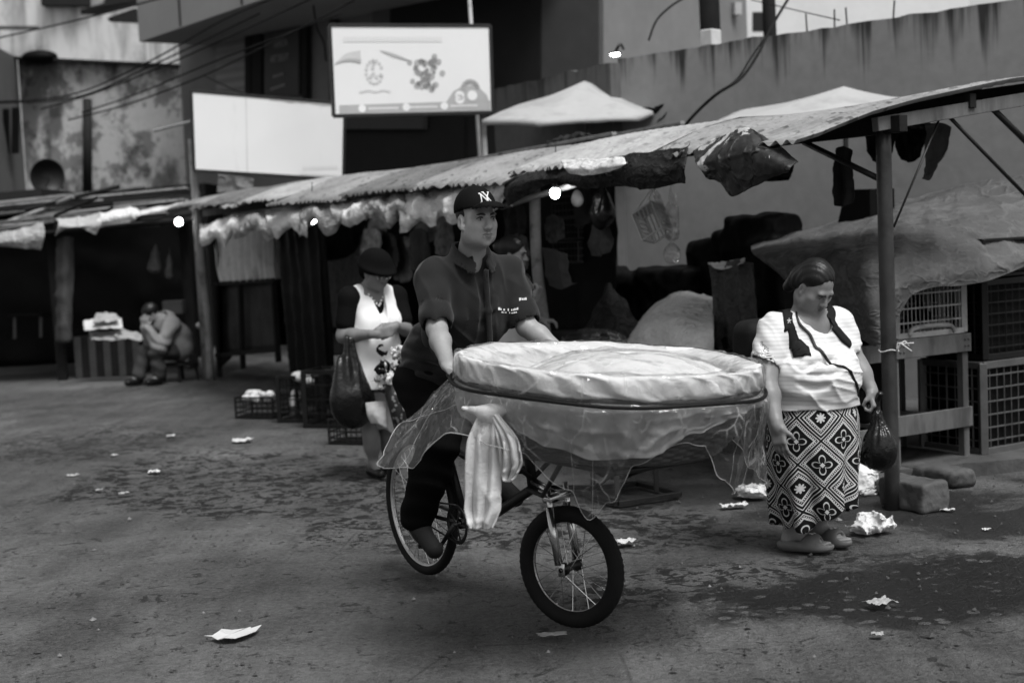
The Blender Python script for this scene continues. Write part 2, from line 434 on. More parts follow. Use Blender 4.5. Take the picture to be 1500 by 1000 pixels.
def clear_plastic(name, base_fac=.03, white=.085, rough=.05):
    M = MatNet(name); nt = M.nt; nt.nodes.remove(M.b)
    tr = nt.nodes.new('ShaderNodeBsdfTransparent'); gl = nt.nodes.new('ShaderNodeBsdfGlossy'); df = nt.nodes.new('ShaderNodeBsdfDiffuse')
    gl.inputs['Roughness'].default_value = rough; df.inputs['Color'].default_value = (.8, .8, .8, 1)
    tr.inputs['Color'].default_value = (.93, .93, .93, 1)
    wv = M.scaled(M.obj(), (1, 1, .55)); vo = M.voronoi(8, wv, 'F1'); ve = M.voronoi(8, wv); ve2 = M.voronoi(19, M.scaled(M.obj(), (1, 1, .4))); h = vo * 1.4 + M.noise(5, 3) * .5 + M.voronoi(23, wv, 'F1') * .35
    b = nt.nodes.new('ShaderNodeBump'); b.inputs['Strength'].default_value = .55; b.inputs['Distance'].default_value = .05; nt.links.new(h.s, b.inputs['Height'])
    nt.links.new(b.outputs[0], gl.inputs['Normal'])
    lw = nt.nodes.new('ShaderNodeLayerWeight'); lw.inputs['Blend'].default_value = .25; nt.links.new(b.outputs[0], lw.inputs['Normal'])
    fac = (X(nt, lw.outputs['Fresnel']) * .42 + base_fac).clamp()
    ridge = ve.step(.030, .0) * M.noise(6, 3).step(.46, .62) * 1.6 + ve2.step(.035, .0) * M.noise(9, 3).step(.50, .64) * 1.3 + M.noise(5, 4).step(.5, .8) * .3  # white lines on creases: glints painted as diffuse colour
    m1 = nt.nodes.new('ShaderNodeMixShader'); nt.links.new((ridge * white * 2 + white * .35).clamp().s, m1.inputs[0]); nt.links.new(tr.outputs[0], m1.inputs[1]); nt.links.new(df.outputs[0], m1.inputs[2])
    m2 = nt.nodes.new('ShaderNodeMixShader'); nt.links.new(fac.s, m2.inputs[0]); nt.links.new(m1.outputs[0], m2.inputs[1]); nt.links.new(gl.outputs[0], m2.inputs[2])
    nt.links.new(m2.outputs[0], M.out.inputs[0]); return M.m
def tarp_mat(name, base, sc=1.0, wear=.6, rough=.62, bmp=.55):
    """creased plastic cloth: crossing creases in relief, paler where they have rubbed"""
    M = MatNet(name); n1 = (M.noise(3.2*sc, 3, None, .5, .3) - .5).abs(); n2 = (M.noise(5.5*sc, 2, M.scaled(M.obj(), (1, 1.4, 2.4)), .5, .2) - .5).abs(); n3 = (M.noise(21*sc, 2) - .5).abs()
    c1, c2, c3 = n1.step(.06, 0), n2.step(.06, 0), n3.step(.12, 0); cl = M.noise(1.3*sc, 5); f_ = M.noise(60, 3)
    M.color((base * (1 + (cl-.5)*1.1 + (f_-.5)*.5) * (1 + (c1*.35 + c2*.25) * wear) * (1 - M.noise(2.2*sc, 5).step(.55, .7)*.4)).max(.003)); M.rough(rough); M.b.inputs['Specular IOR Level'].default_value = .2
    M.bump(c1 * .9 + c2 * .5 + c3 * .10 + cl * .8, bmp, .03); return M.m
m['grey_tarp'] = tarp_mat('creased_grey_tarp', .075, .8, .8, .6, .4); m['pale_tarp'] = tarp_mat('creased_pale_tarp', .28); m['dirty_white'] = tarp_mat('creased_dirty_white', .60, 1.0, .25, .7, .35); m['dark_tarp'] = tarp_mat('creased_dark_tarp', .013)
m['clear'] = clear_plastic('clear_plastic_sheet'); m['clear_bag'] = clear_plastic('clear_bag_plastic', .06, .22, .15)
# ---------------------------------------------------------------- camera, sky, light
cam = bpy.data.cameras.new('camera'); cam_o = bpy.data.objects.new('camera', cam); COL.objects.link(cam_o)
_mm = Matrix([list(r) + [0] for r in CAM_M] + [[0, 0, 0, 1]]); _mm.translation = (0, 0, CAM_H)
cam_o.matrix_world = _mm; cam.sensor_width = 36; cam.lens = FPX / 1500 * 36; cam.clip_start = .1; cam.clip_end = 2000
cam.dof.use_dof = True; cam.dof.focus_distance = 6.25; cam.dof.aperture_fstop = 2.2
scene.camera = cam_o
w = bpy.data.worlds.new('World'); scene.world = w; w.use_nodes = True
nt = w.node_tree; bg = nt.nodes['Background']
sky = nt.nodes.new('ShaderNodeTexSky'); sky.sky_type = 'NISHITA'; sky.sun_disc = False
SUN_EL, SUN_AZ = R(60), R(146)      # azimuth clockwise from +Y
sky.sun_elevation = SUN_EL; sky.sun_rotation = SUN_AZ; sky.air_density = 1.0; sky.dust_density = 3.0
bw = nt.nodes.new('ShaderNodeRGBToBW'); nt.links.new(sky.outputs[0], bw.inputs[0]); nt.links.new(bw.outputs[0], bg.inputs[0])
bg.inputs[1].default_value = .075
sun = bpy.data.lights.new('sun', 'SUN'); sun.energy = 1.5; sun.angle = R(24)
sun_o = bpy.data.objects.new('sun', sun); COL.objects.link(sun_o)
sd = Vector((math.sin(SUN_AZ) * math.cos(SUN_EL), math.cos(SUN_AZ) * math.cos(SUN_EL), math.sin(SUN_EL)))
sun_o.rotation_euler = (-sd).to_track_quat('-Z', 'Y').to_euler()
scene.view_settings.view_transform = 'Standard'; scene.view_settings.look = 'None'
scene.view_settings.exposure = EXPOSURE; scene.view_settings.gamma = 1
scene.render.engine = 'CYCLES'
scene.cycles.max_bounces = 8; scene.cycles.transparent_max_bounces = 24; scene.cycles.use_denoising = True
scene.cycles.sample_clamp_indirect = 4
# ---------------------------------------------------------------- street
M = MatNet('street_asphalt'); o_ = M.obj(); x, y, z = M.sep(o_)
big = M.noise(.35, 4, None, .6, .4); mid = M.noise(2.2, 6, None, .6, .5); fine = M.noise(38, 4); grit = M.noise(170, 2)
base = .098 * (1 + (big - .5) * 1.5 + (mid - .5) * 1.5 + (fine - .5) * 1.3 + (grit - .5) * 1.8)
def blob(cx, cy, rx, ry):
    return 1 - (((x - cx) / rx).pow(2) + ((y - cy) / ry).pow(2)).sqrt()
dn = M.noise(1.3, 5, None, .65, .8); dn2 = M.noise(7.5, 6, None, .65, 1.2)
def patch(px, py, rx, ry, amt=.55):
    g = G(px, py); return ((blob(g[0], g[1], rx, ry) + (dn - .5) * 1.6).step(.05, .35)) * amt
# trodden wet refuse: broken dark flecks with a shape of their own
tracks = M.noise(1.0, 5, M.scaled(o_, (6.5, .22, 1), R(-31)), .6, .3); worn = M.noise(.5, 3, None, .5).step(.42, .66)
base = base * (1 + (tracks - .5) * .9) * (.80 + worn * .42)
flecks = (dn2 + (M.noise(19, 4, None, .6, 1.0) - .5) * .45)
zones = patch(300, 690, 1.3, 1.6, 1).max(patch(430, 720, 1.3, 1.0, 1)).max(patch(760, 760, 1.4, .8, 1)).max(patch(110, 650, 1.2, 1.5, .8)).max(patch(1060, 850, .9, .5, 1)).max(patch(560, 760, .6, .8, 1))
zones = zones.max(patch(1250, 830, .9, .35, .9)).max(patch(950, 780, .7, .5, .9))
crk = M.voronoi(5.5, M.scaled(o_, (1, 1.6, 1)), 'DISTANCE_TO_EDGE').step(.035, .0) * flecks.step(.47, .55)
dark = (zones * flecks.step(.495, .54)).max(zones * crk) * .95
wet = patch(1390, 855, .95, .55, 1) * (.35 + .65 * flecks.step(.36, .52))
stones = M.voronoi(11, M.scaled(o_, (1, 1.2, 1)), 'F1').step(.34, .26)
wet = wet.max(patch(1300, 870, 1.1, .55, 1) * (1 - stones * .85)).max(patch(1470, 840, .8, .6, 1) * (1 - stones * .6))
wet = wet.max(patch(1310, 740, 1.1, .55, 1) * .8).max(patch(1480, 760, .8, .5, 1) * .85).max(patch(1050, 720, 1.3, .5, 1) * .55)
wet = wet.max(patch(150, 545, 4, .7, .55))
hair_ = M.voronoi(1.1, M.scaled(o_, (1, 1.3, 1)) , 'DISTANCE_TO_EDGE').step(.012, .0) * dn.step(.50, .60) * .7
rare = (flecks.step(.615, .645)).max(hair_) * .75
allv = dark.max(wet).max(rare).clamp()
M.color((base * (1 - allv * .90)).max(.004))
M.rough(.9 - wet * .38 - allv * .12); M.b.inputs['Specular IOR Level'].default_value = .28
speck = M.noise(75, 3, None, .7).step(.60, .70) * .5
M.bump(mid * .6 + fine * .9 + grit * .5 + flecks * .3, .9, .03)
xs = np.concatenate([[-400, -120, -40], np.linspace(-16, 12, 141), [40, 120, 400]]); ys = np.concatenate([[-60, -10, 0], np.linspace(2, 30, 161), [60, 150, 500]])
gx, gy = np.meshgrid(xs, ys, indexing='ij')
inn = np.clip((30 - np.abs(gy - 12)) / 10, 0, 1)
gz = inn * (.012 * fbm(gx * .9, gy * .9, 0 * gx, 3) + .004 * fbm(gx * 4, gy * 4, 0 * gx + 3, 2)) - .012
mesh_obj('street', np.stack([gx, gy, gz], -1).reshape(-1, 3), grid_faces(len(xs), len(ys)), M.m, loc=(0, 0, 0))['kind'] = 'structure'
# raised concrete edge under the stall on the near side
mb = MB()
e0 = [S(.55, .55), S(.25, 1.5), S(.1, 2.4), S(-.3, 4.2), S(2.2, 4.2), S(3.4, 2.2), S(3.2, .75), S(1.6, .6)]
def subdiv(poly, n=6, j=.02):
    out = []
    for i in range(len(poly)):
        a, b = poly[i], poly[(i + 1) % len(poly)]
        for k in range(n): out.append(a + (b - a) * k / n + V(RNG.normal(0, j), RNG.normal(0, j), 0))
    return out
mb.prism([p + V(0, 0, -.03) for p in subdiv(e0)], (0, 0, .11))
mb.build('pavement', m['concrete'])['kind'] = 'structure'
# far kerb on the other side of the square
mb = MB(); mb.prism([p + V(0, 0, -.02) for p in subdiv([G(-150, 497, .12), G(95, 496, .12), V(-7.2, 30, .12), V(-14, 30, .12)], 5)], (0, 0, .14))
mb.build('kerb', m['concrete'])['kind'] = 'structure'
# ---------------------------------------------------------------- cargo bicycle
BR = V(-.47, 6.734, 0); BF = unit(V(.539, -.842, 0)); BL = V(-BF[1], BF[0], 0)   # rear contact, forward, rider's left
def A(t, l=0.0, z=0.0): return BR + BF * t + BL * l + V(0, 0, z)
bike = thing('cargo_bicycle', 'black delivery bicycle with chrome fork and a small front wheel under the round bread basket', 'bicycle', A(.6))
def wheel(center, fwd, Rr, tyre_r, nsp, hubw=.05):
    ax = unit(np.cross(V(0, 0, 1), fwd)); rr = Rr - tyre_r          # rr: centre line of the tyre
    rb = rr - tyre_r * .55
    prof = [(rb + .004, -.014), (rb + .012, -.017), (rb + .014, -.013), (rb + .004, -.009), (rb - .006, 0), (rb + .004, .009), (rb + .014, .013), (rb + .012, .017), (rb + .004, .014), (rb - .012, .010), (rb - .016, 0), (rb - .012, -.010)]
    wob = MB().lathe(prof, center, ax, 72, closed=True).build('wheel', m['rim'], bike, smooth=True)
    n = 120; k = 14; vs = []
    xx = fwd; zz = V(0, 0, 1)
    for i in range(n):
        a = 2 * math.pi * i / n; d = math.cos(a) * xx + math.sin(a) * zz
        for j in range(k):
            b = 2 * math.pi * j / k; kn = 1 + (.07 if (i % 2 == 0) and abs(math.cos(b / 2 + .0)) > .75 else 0)
            vs.append(center + d * (rr + tyre_r * kn * math.cos(b)) + ax * tyre_r * .92 * math.sin(b) * kn)
    mesh_obj('tyre', vs, grid_faces(n, k, True, True), m['rubber'], wob)
    MB().lathe([(.006, -hubw - .03), (.010, -hubw - .028), (.010, -hubw), (.026, -hubw), (.026, -hubw + .006), (.016, -hubw + .012), (.016, hubw - .012), (.026, hubw - .006), (.026, hubw), (.010, hubw), (.010, hubw + .028), (.006, hubw + .03)], center, ax, 20).build('hub', m['dark_metal'], wob, smooth=True)
    for i in range(nsp):
        a = 2 * math.pi * i / nsp; side = 1 if i % 2 else -1; cross = (1 if (i // 2) % 2 else -1) * .9
        p = center + (math.cos(a + cross) * xx + math.sin(a + cross) * zz) * .024 + ax * side * hubw * .95
        q = center + (math.cos(a) * xx + math.sin(a) * zz) * (rb - .012)
        MB().tube([p, q], .0016, 5).tube([q - (q - p) * .05, q], .003, 6).build('spoke', m['chrome'], wob)
    return wob
RW = A(0, 0, .335)
SF = unit(V(.8, -.6, 0)); SL = V(-SF[1], SF[0], 0)      # steered direction of the front wheel
FW = V(.197, 5.691, .25)
wheel(RW, BF, .335, .024, 36); wheel(FW, SF, .25, .034, 28, .045)
BB = A(.42, 0, .31); SC = A(.20, 0, .84); HT = A(.93, 0, .90); HB = A(.985, 0, .52)
mb = MB()
mb.tube([BB, SC + V(0, 0, -.02)], .016, 12)
mb.tube([BB + BF * .02, A(.7, 0, .40), HB + V(0, 0, .02)], .021, 12)
mb.tube([A(.26, 0, .66), A(.6, 0, .58), HB + (HT - HB) * .25], .018, 12)
mb.tube([HB, HT], .022, 14)
for s in (-1, 1):
    mb.tube([BB + BL * s * .025, A(.25, s * .055, .32), RW + BL * s * .062], .010, 8)
    mb.tube([A(.225, s * .02, .74), A(.17, s * .05, .60), RW + BL * s * .062], .009, 8)
    mb.box(RW + BL * s * .062, (.03, .008, .04), np.stack([BF, BL, V(0, 0, 1)], 1), .002)
mb.lathe([(.024, -.036), (.024, .036)], BB, BL, 18)
mb.tube([SC + V(0, 0, -.04), A(.185, 0, .90)], .012, 10)
mb.build('frame', m['bike_paint'], bike, smooth=True)
# chrome fork: crown, twin legs with sleeves and dropouts
fk = MB(); crown = FW + V(0, 0, .285) - SF * .055
fk.box(crown, (.05, .15, .035), np.stack([SF, SL, V(0, 0, 1)], 1), .008); fk.tube([crown, HB + V(0, 0, .05)], .018, 12)
for s in (-1, 1):
    top = crown + SL * s * .062; bot = FW + SL * s * .066 - SF * .012 + V(0, 0, .02)
    fk.tube([top + V(0, 0, .05), top + (bot - top) * .5], .012, 14)
    fk.tube([top + (bot - top) * .12, bot], .0165, 16)
    fk.box(FW + SL * s * .066, (.03, .008, .055), np.stack([SF, SL, V(0, 0, 1)], 1), .002)
fk.build('fork', m['chrome'], bike, smooth=True)
hb = MB(); hc = A(.925, 0, 1.0); HR, HL = A(.90, -.29, 1.035), A(.90, .29, 1.035)
hb.tube(spline([HR - BF * .06, HR + BF*.03, A(.96, -.16, 1.05), hc + V(0, 0, .02), A(.96, .16, 1.05), HL + BF*.03, HL - BF * .06], 40), .011, 10)
hb.tube([HT + V(0, 0, -.02), hc + V(0, 0, .02)], .013, 12)
hbo = hb.build('handlebar', m['chrome'], bike, smooth=True)
for h in (HR, HL): MB().tube([h - BF * .07, h - BF*.05, h + BF * .02], [.015, .0165, .0155], 12).build('grip', m['black_plastic'], hbo, smooth=True)
sd_ = SDF(A(.1, 0, .84) - .25, A(.1, 0, .96) + .25, .008)
sd_.ell(A(.08, 0, .915), (.085, .11, .035), np.stack([BL, BF, V(0, 0, 1)], 1)).cap(A(.1, 0, .915), A(.30, 0, .915), .04, .022, .04)
sd_.build('saddle', m['vinyl'], bike)
# crank set: chainring, two arms, two pedals
ca = unit(BF * -.75 + V(0, 0, -.66)); cr = MB()
cr.lathe([(.088, -.003), (.092, 0), (.088, .003), (.075, .003), (.072, 0), (.075, -.003)], BB - BL * .05, BL, 40, closed=True)
for k in range(5):
    a = k * 2 * math.pi / 5; cr.beam(BB - BL * .05, BB - BL * .05 + (BF * math.cos(a) + V(0, 0, math.sin(a))) * .076, .012, .005, BL)
cr.tube([BB - BL * .07, BB + BL * .06], .010, 10)
PR = BB - BL * .065 + ca * .16; PL = BB + BL * .065 - ca * .16
cr.tube([BB - BL * .065, PR], [.013, .009], 8); cr.tube([BB + BL * .065, PL], [.013, .009], 8)
cro = cr.build('crank', m['dark_metal'], bike, smooth=True)
for p, s in ((PR, -1), (PL, 1)):
    pb = MB(); c = p + BL * s * .06
    pb.tube([p, p + BL * s * .11], .006, 8)
    for o in (-.034, .034): pb.box(c + BF * o, (.014, .09, .024), np.stack([BF, BL, V(0, 0, 1)], 1), .003)
    pb.build('pedal', m['black_plastic'], cro)
ch = MB(); lo = []
for zz_, rr_ in ((1, .088), (-1, .088)):
    r2 = .04; ch.tube([BB - BL * .05 + V(0, 0, zz_ * rr_), RW - BL * .05 + V(0, 0, zz_ * r2)], .004, 6)
ch.lathe([(.042, -.003), (.042, .003), (.02, .003), (.02, -.003)], RW - BL * .05, BL, 24, closed=True)
ch.build('chain', m['dark_metal'], bike, smooth=True)
# carrier over the front wheel that the basket stands on
ck = MB(); zc = .735
c0 = A(1.05, 0, zc); 
cn = [A(1.0, -.22, zc), A(1.0, .22, zc), A(1.86, .22, zc), A(1.86, -.22, zc)]
for i in range(4): ck.tube([cn[i], cn[(i + 1) % 4]], .011, 8)
for l in (-.11, 0, .11): ck.tube([A(1.0, l, zc), A(1.86, l, zc)], .008, 8)
for t in (1.25, 1.55): ck.tube([A(t, -.22, zc), A(t, .22, zc)], .008, 8)
for s in (-1, 1):
    ck.tube([A(1.0, s * .2, zc), HB + V(0, 0, .06)], .011, 8); ck.tube([A(1.5, s * .2, zc), A(1.25, s * .13, .56), HB + V(0, 0, .02) + BL*s*.03], .010, 8)
    ck.tube([A(1.0, s * .2, zc), A(.94, s * .05, .84)], .009, 8)
ck.build('carrier', m['dark_metal'], bike, smooth=True)
rf = MB(); rf.lathe([(0, .012), (.018, .012), (.026, 0), (.026, -.012)], crown + SF * .06 + V(0, 0, .12), SF, 20).build('reflector', m['pale_plastic'], bike, smooth=True)

# ---------------------------------------------------------------- wicker basket, cloth, plastic
BC = V(.36, 5.44, 1.028)                                     # centre of the rim (top of the wicker wall)
TILT = _ry(R(4.6)) @ _rx(R(1.5))                               # dips towards the leading edge
def T_(p): return np.asarray(p, float) @ TILT.T + BC
RB = .575
NT = 320; th = np.linspace(0, 2 * math.pi, NT, endpoint=False)
def periodic(knots, n=NT):
    """knots: (degrees, value) -> smooth periodic table"""
    k = sorted(knots); d = np.array([q[0] for q in k], float); v = np.array([q[1] for q in k], float)
    t = np.degrees(th); d2 = np.concatenate([d - 360, d, d + 360]); v2 = np.concatenate([v, v, v])
    i = np.searchsorted(d2, t, 'right') - 1; f = (t - d2[i]) / (d2[i + 1] - d2[i]); f = f * f * (3 - 2 * f)
    return v2[i] * (1 - f) + v2[i + 1] * f
basket = thing('bread_basket', 'huge round shallow wicker basket riding on the front carrier of the bicycle', 'basket', BC + V(0, 0, -.27))
nr = 90; s_ = np.linspace(0, 1, nr)
prof_r = np.interp(s_, [0, .12, .3, .42, .6, .8, 1], [.0, .30, .40, .44, .50, .545, .57]); prof_z = np.interp(s_, [0, .12, .3, .42, .6, .8, 1], [-.262, -.265, -.255, -.235, -.16, -.08, 0])
Pw = np.zeros((nr, NT * 2, 3)); th2 = np.linspace(0, 2 * math.pi, NT * 2, endpoint=False)
row = np.floor(s_ * 34)[:, None]; stake = 64
weave = np.sin(th2[None] * stake / 2 + math.pi * row) * .006 + (np.abs(np.sin(s_ * 34 * math.pi))[:, None]) * .0045
rr_ = prof_r[:, None] + weave * (s_[:, None] > .1)
Pw[..., 0] = rr_ * np.cos(th2); Pw[..., 1] = rr_ * np.sin(th2); Pw[..., 2] = prof_z[:, None] + 0 * th2
m['wicker'] = mat('brown_wicker', .075, .7, .25, .5, 20, .3, 90, stain=.4, stain_scale=4)
mesh_obj('wicker_wall', T_(Pw.reshape(-1, 3)), grid_faces(nr, NT * 2, False, True), m['wicker'], basket, solid=.006)
rim = MB(); rim.lathe([(.57 + .014 * math.cos(a), .014 * math.sin(a)) for a in np.linspace(0, 2 * math.pi, 10, endpoint=False)], (0, 0, 0), (0, 0, 1), 120, closed=True)
rim.v = [T_(v) for v in rim.v]; rim.build('rim', m['wicker'], basket, smooth=True)
# pale cloth: mound of bread, padded rolled rim, pleats, skirt hanging below the binding cord
cloth = thing('cloth_cover', 'pale cotton cloth wrapped over the bread and rolled into a thick rim round the basket', 'cloth', BC)
K = [(0, 0), (0.10, 0), (.20, 0), (.28, 0), (.36, 0), (.43, 0), (.48, 0)]
skirt = periodic([(0, .05), (30, .06), (90, .08), (150, .1), (175, .12), (200, .14), (216, .10), (226, .11), (245, .165), (262, .20), (283, .185), (300, .10), (315, .06), (332, .035)])
def cloth_profile(t):
    """rows (r, z) for angle index t"""
    mound_c = V(.10, 0.0)
    return None
rows = []
mx, my = .10, .02
for r in np.linspace(0, .50, 34):
    X_, Y_ = r * np.cos(th), r * np.sin(th)
    d = np.sqrt(((X_ - mx) / .43)**2 + ((Y_ - my) / .46)**2)
    zm = .105 * np.clip(1 - d**2.6, 0, 1)
    ph = (X_ * 26 + Y_ * 16 + 2.0 * noise3(X_ * 4, Y_ * 4, 0)); pleat = np.maximum(0, np.sin(ph))**3
    zm = zm - .024 * pleat * np.clip(d * 1.5 - .25, 0, 1) * np.clip(1.25 - d, 0, 1) + .008 * fbm(X_ * 9, Y_ * 9, 1.3, 3)
    rows.append(np.stack([X_, Y_, zm + .0 - .03 * np.clip((d - .95) * 5, 0, 1)], -1))
na = 26
for a in np.linspace(R(165), R(-75), na):          # rolled rim
    rc, zc_ = .538, .038
    pl = .012 * (ridge(th*5.5 + a*1.1, a*.5 + 3, 1.0, 2.5) - .35) + .008*(ridge(th*13 + a*1.5, a*.6, 8.0, 2.0)-.4) * np.clip(1 - abs(a - R(-10)) / R(130), 0, 1)
    lump = .006 * fbm(np.cos(th) * 5, np.sin(th) * 5, a * 1.0, 3)
    rad_r, rad_z = .050 + pl + lump, .045 + lump
    ce, se = math.copysign(abs(math.cos(a))**.5, math.cos(a)), math.copysign(abs(math.sin(a))**.5, math.sin(a))
    r = rc + rad_r * ce; zz = zc_ + rad_z * se + .012 * ce
    rows.append(np.stack([r * np.cos(th), r * np.sin(th), zz + 0 * th], -1))
last = rows[-1]; cord_r = .588
rows.append(np.stack([cord_r * np.cos(th), cord_r * np.sin(th), -.018 + 0 * th], -1))
for q in np.linspace(.06, 1, 22):
    wob = .012 * np.sin(th * 31 + 3 * noise3(np.cos(th) * 3, np.sin(th) * 3, 4)) + .012 * fbm(np.cos(th) * 6, np.sin(th) * 6, q * 1.2, 3)
    bel = .022 * math.sin(min(1, q * 2.2) * math.pi / 2)
    r = .596 + (np.maximum(wob, -.006)*.6 + .012*(ridge(th*5 + q*1.2, q*2.5, 3.0)-.25) + .007*ridge(th*11 - q, q*3, 6.0)) * min(1, q * 2) - .42 * skirt * q
    rows.append(np.stack([r * np.cos(th), r * np.sin(th), -.018 - skirt * q], -1))
Pc = np.array(rows)
M = MatNet('cotton_cloth'); c = (M.noise(6, 4) - .5) * .25 + (M.noise(40, 4) - .5) * .14 + 1
M.color(c * .58); M.rough(.8); M.b.inputs['Specular IOR Level'].default_value = .2; M.bump(M.noise(22, 5, None, .6, 1.0) + M.noise(240, 2) * .15, .4, .012); m['cotton'] = M.m
NS = len(rows) - 22
mesh_obj('wrapped_cloth', T_(Pc[:NS].reshape(-1, 3)), grid_faces(NS, NT, False, True), m['cotton'], cloth, solid=.003)
M = MatNet('thin_hanging_cotton'); c = (M.noise(6, 4) - .5)*.3 + (M.noise(34, 4) - .5)*.2 + 1; M.color(c * .56); M.rough(.8); M.b.inputs['Specular IOR Level'].default_value = .15; M.bump(M.noise(22, 5, None, .6, 1.0), .4, .012)
mx_ = M.nt.nodes.new('ShaderNodeMixShader'); tb_ = M.nt.nodes.new('ShaderNodeBsdfTransparent'); M.nt.links.new(((M.noise(9, 4) - .5)*.5 + .42).clamp().s, mx_.inputs[0]); M.nt.links.new(M.b.outputs[0], mx_.inputs[1]); M.nt.links.new(tb_.outputs[0], mx_.inputs[2]); M.nt.links.new(mx_.outputs[0], M.out.inputs[0])
mesh_obj('hanging_edge', T_(Pc[NS-1:].reshape(-1, 3)), grid_faces(23, NT, False, True), M.m, cloth)
cd = MB(); cd.tube([T_(((.606 + .004*math.sin(7*a)) * math.cos(a), (.606 + .004*math.sin(7*a)) * math.sin(a), -.012 + .004 * math.sin(5 * a))) for a in np.linspace(0, 2 * math.pi, 121)], .0068, 8, caps=False).build('binding_cord', m['cable'], cloth, smooth=True)
# the knot with its two hanging tails
kp = T_((.59 * math.cos(R(221)), .59 * math.sin(R(221)), -.085))
side = unit(V(1, -.35, 0)); out = unit(V(-.35, -1, 0))
kn = SDF(kp - V(.35, .3, .52), kp + V(.35, .3, .14), .0055)
kn.ell(kp, (.038, .032, .028), None, .02).cap(kp, kp + side * .11 + V(0, 0, .03), .022, .013, .03).cap(kp, kp - side * .10 + V(0, 0, .02), .022, .012, .03)
def tail(pts, ws, ph):
    pts = spline(pts, 40); ws = np.interp(np.linspace(0, 1, 40), np.linspace(0, 1, len(ws)), ws); rows_ = []
    for i in range(40):
        t = i / 39; row_ = []
        for q in np.linspace(-1, 1, 27):
            tri = abs(((q * 1.25 + .25*ph + t*.25 + .1*float(noise3(t*4, ph, 1.0))) % 1.0) - .5) * 2
            d_ = .030 * (tri - .5) * (.35 + .65 * min(1, t * 3)) + .014 * float(noise3(q * 2 + ph, t * 5, ph)) + .010*float(ridge(q*1.5+ph, t*4, 2.0))
            row_.append(pts[i] + side * q * ws[i] + out * d_)
        rows_.append(row_)
    return sheet_obj('hanging_tail', np.array(rows_), m['cotton'], kn_o, .006)
kn.disp(lambda x, y, z: .004 * fbm(x * 20, y * 20, z * 20, 2))
kn_o = kn.build('knot', m['cotton'], cloth)
tail([kp - V(0, 0, .0) - side * .005, kp + V(0, 0, -.10) - side * .02 + out * .02, kp + V(0, 0, -.24) - side * .035 + out * .01, kp + V(0, 0, -.35) - side * .045, kp + V(0, 0, -.42) - side * .055], [.036, .058, .064, .066, .040], .3)
tail([kp + side * .02 + out * .01, kp + V(0, 0, -.09) + side * .075 + out * .03, kp + V(0, 0, -.17) + side * .08 + out * .02, kp + V(0, 0, -.225) + side * .06, kp + V(0, 0, -.245) + side * .055], [.018, .036, .042, .030, .008], 1.7)
# clear sheet drawn over everything, its corners hanging loose
psh = []
hang = periodic([(0, .37), (10, .33), (38, .2), (90, .3), (140, .16), (168, .20), (186, .33), (200, .30), (214, .14), (232, .20), (250, .33), (260, .44), (268, .37), (280, .22), (296, .14), (304, .16), (314, .30), (322, .36), (336, .33), (348, .36)])
flare = periodic([(0, .02), (90, 0), (140, .06), (165, .16), (186, .22), (203, .13), (220, .03), (260, -.16), (275, -.10), (300, -.05), (330, -.03)])
for r in np.linspace(0, .56, 40):
    X_, Y_ = r * np.cos(th), r * np.sin(th)
    d = np.sqrt(((X_ - mx) / .43)**2 + ((Y_ - my) / .46)**2)
    zz = np.maximum(.105 * np.clip(1 - d**2.6, 0, 1) + .010, .088 - .10 * np.clip(1 - (r / .52)**3, 0, 1))
    zz = zz + .010 * fbm(X_ * 5 + Y_ * 2, Y_ * 6, 0.2, 3) + .007 * np.abs(noise3(X_ * 9, Y_ * 13, 5))
    psh.append(np.stack([X_, Y_, zz], -1))
for a in np.linspace(R(60), R(-60), 16):
    lump = .007 * fbm(np.cos(th) * 7, np.sin(th) * 7, a * 1.5, 3)
    ce, se = math.cos(a)**.5, math.copysign(abs(math.sin(a))**.5, math.sin(a)); r = .538 + (.060 + lump) * ce; zz = .038 + (.053 + lump) * se + .01 * ce
    psh.append(np.stack([r * np.cos(th), r * np.sin(th), zz + 0 * th], -1))
r0 = psh[-1]
for q in np.linspace(.04, 1, 34):
    u_ = fbm(np.cos(th) * 3.2, np.sin(th) * 3.2, q * .6, 2); w2 = np.abs(noise3(np.cos(th) * 11 + q, np.sin(th) * 11, q * 1.4))
    fl = .614 + .010 * min(1, q * 8) - .34*np.minimum(hang*q, .2)*np.clip(1 - flare*14, 0, 1) + flare * q**1.25 + (.034 * np.abs(u_) + .034 * w2) * min(1, q * 2.5)
    psh.append(np.stack([fl * np.cos(th + .05 * q * u_), fl * np.sin(th + .05 * q * u_), -.016 - hang * q + .02 * u_ * q], -1))
Pp = np.array(psh)
plastic = mesh_obj('plastic_sheet', T_(Pp.reshape(-1, 3)), grid_faces(len(psh), NT, False, True), m['clear'])
m['hem'] = mat('folded_edge_glint', .38, .3, .5, .3, 9, 0)  # pale folded hem, its bright edge line painted by the colour
hm = MB(); last = T_(Pp[-1]); hm.tube(np.concatenate([last, last[:1]]), .0007 + .0015*np.abs(noise3(np.arange(len(last)+1)*.13, 0, 2.0)), 5, caps=False); hm.build('sheet_hem_glint', m['hem'], plastic, smooth=True)
for t_, r_ in ((R(196), .0022), (R(252), .002), (R(262), .0026), (R(318), .0022), (R(335), .002), (R(4), .002)):  # thin pale tubes painting highlights down the folds
    i_ = int(t_/(2*math.pi)*NT) % NT; P_ = T_(Pp[58:, i_]); hm = MB(); hm.tube(P_, np.linspace(r_*.2, r_*.7, len(P_))*(.3+.9*np.abs(noise3(np.arange(len(P_))*.21, r_*900, 1.0))), 5).build('crease_glint', m['hem'], plastic, smooth=True)
tag(plastic, 'clear crinkled plastic sheet draped over the cloth covered bread basket, corners hanging loose', 'plastic sheet')
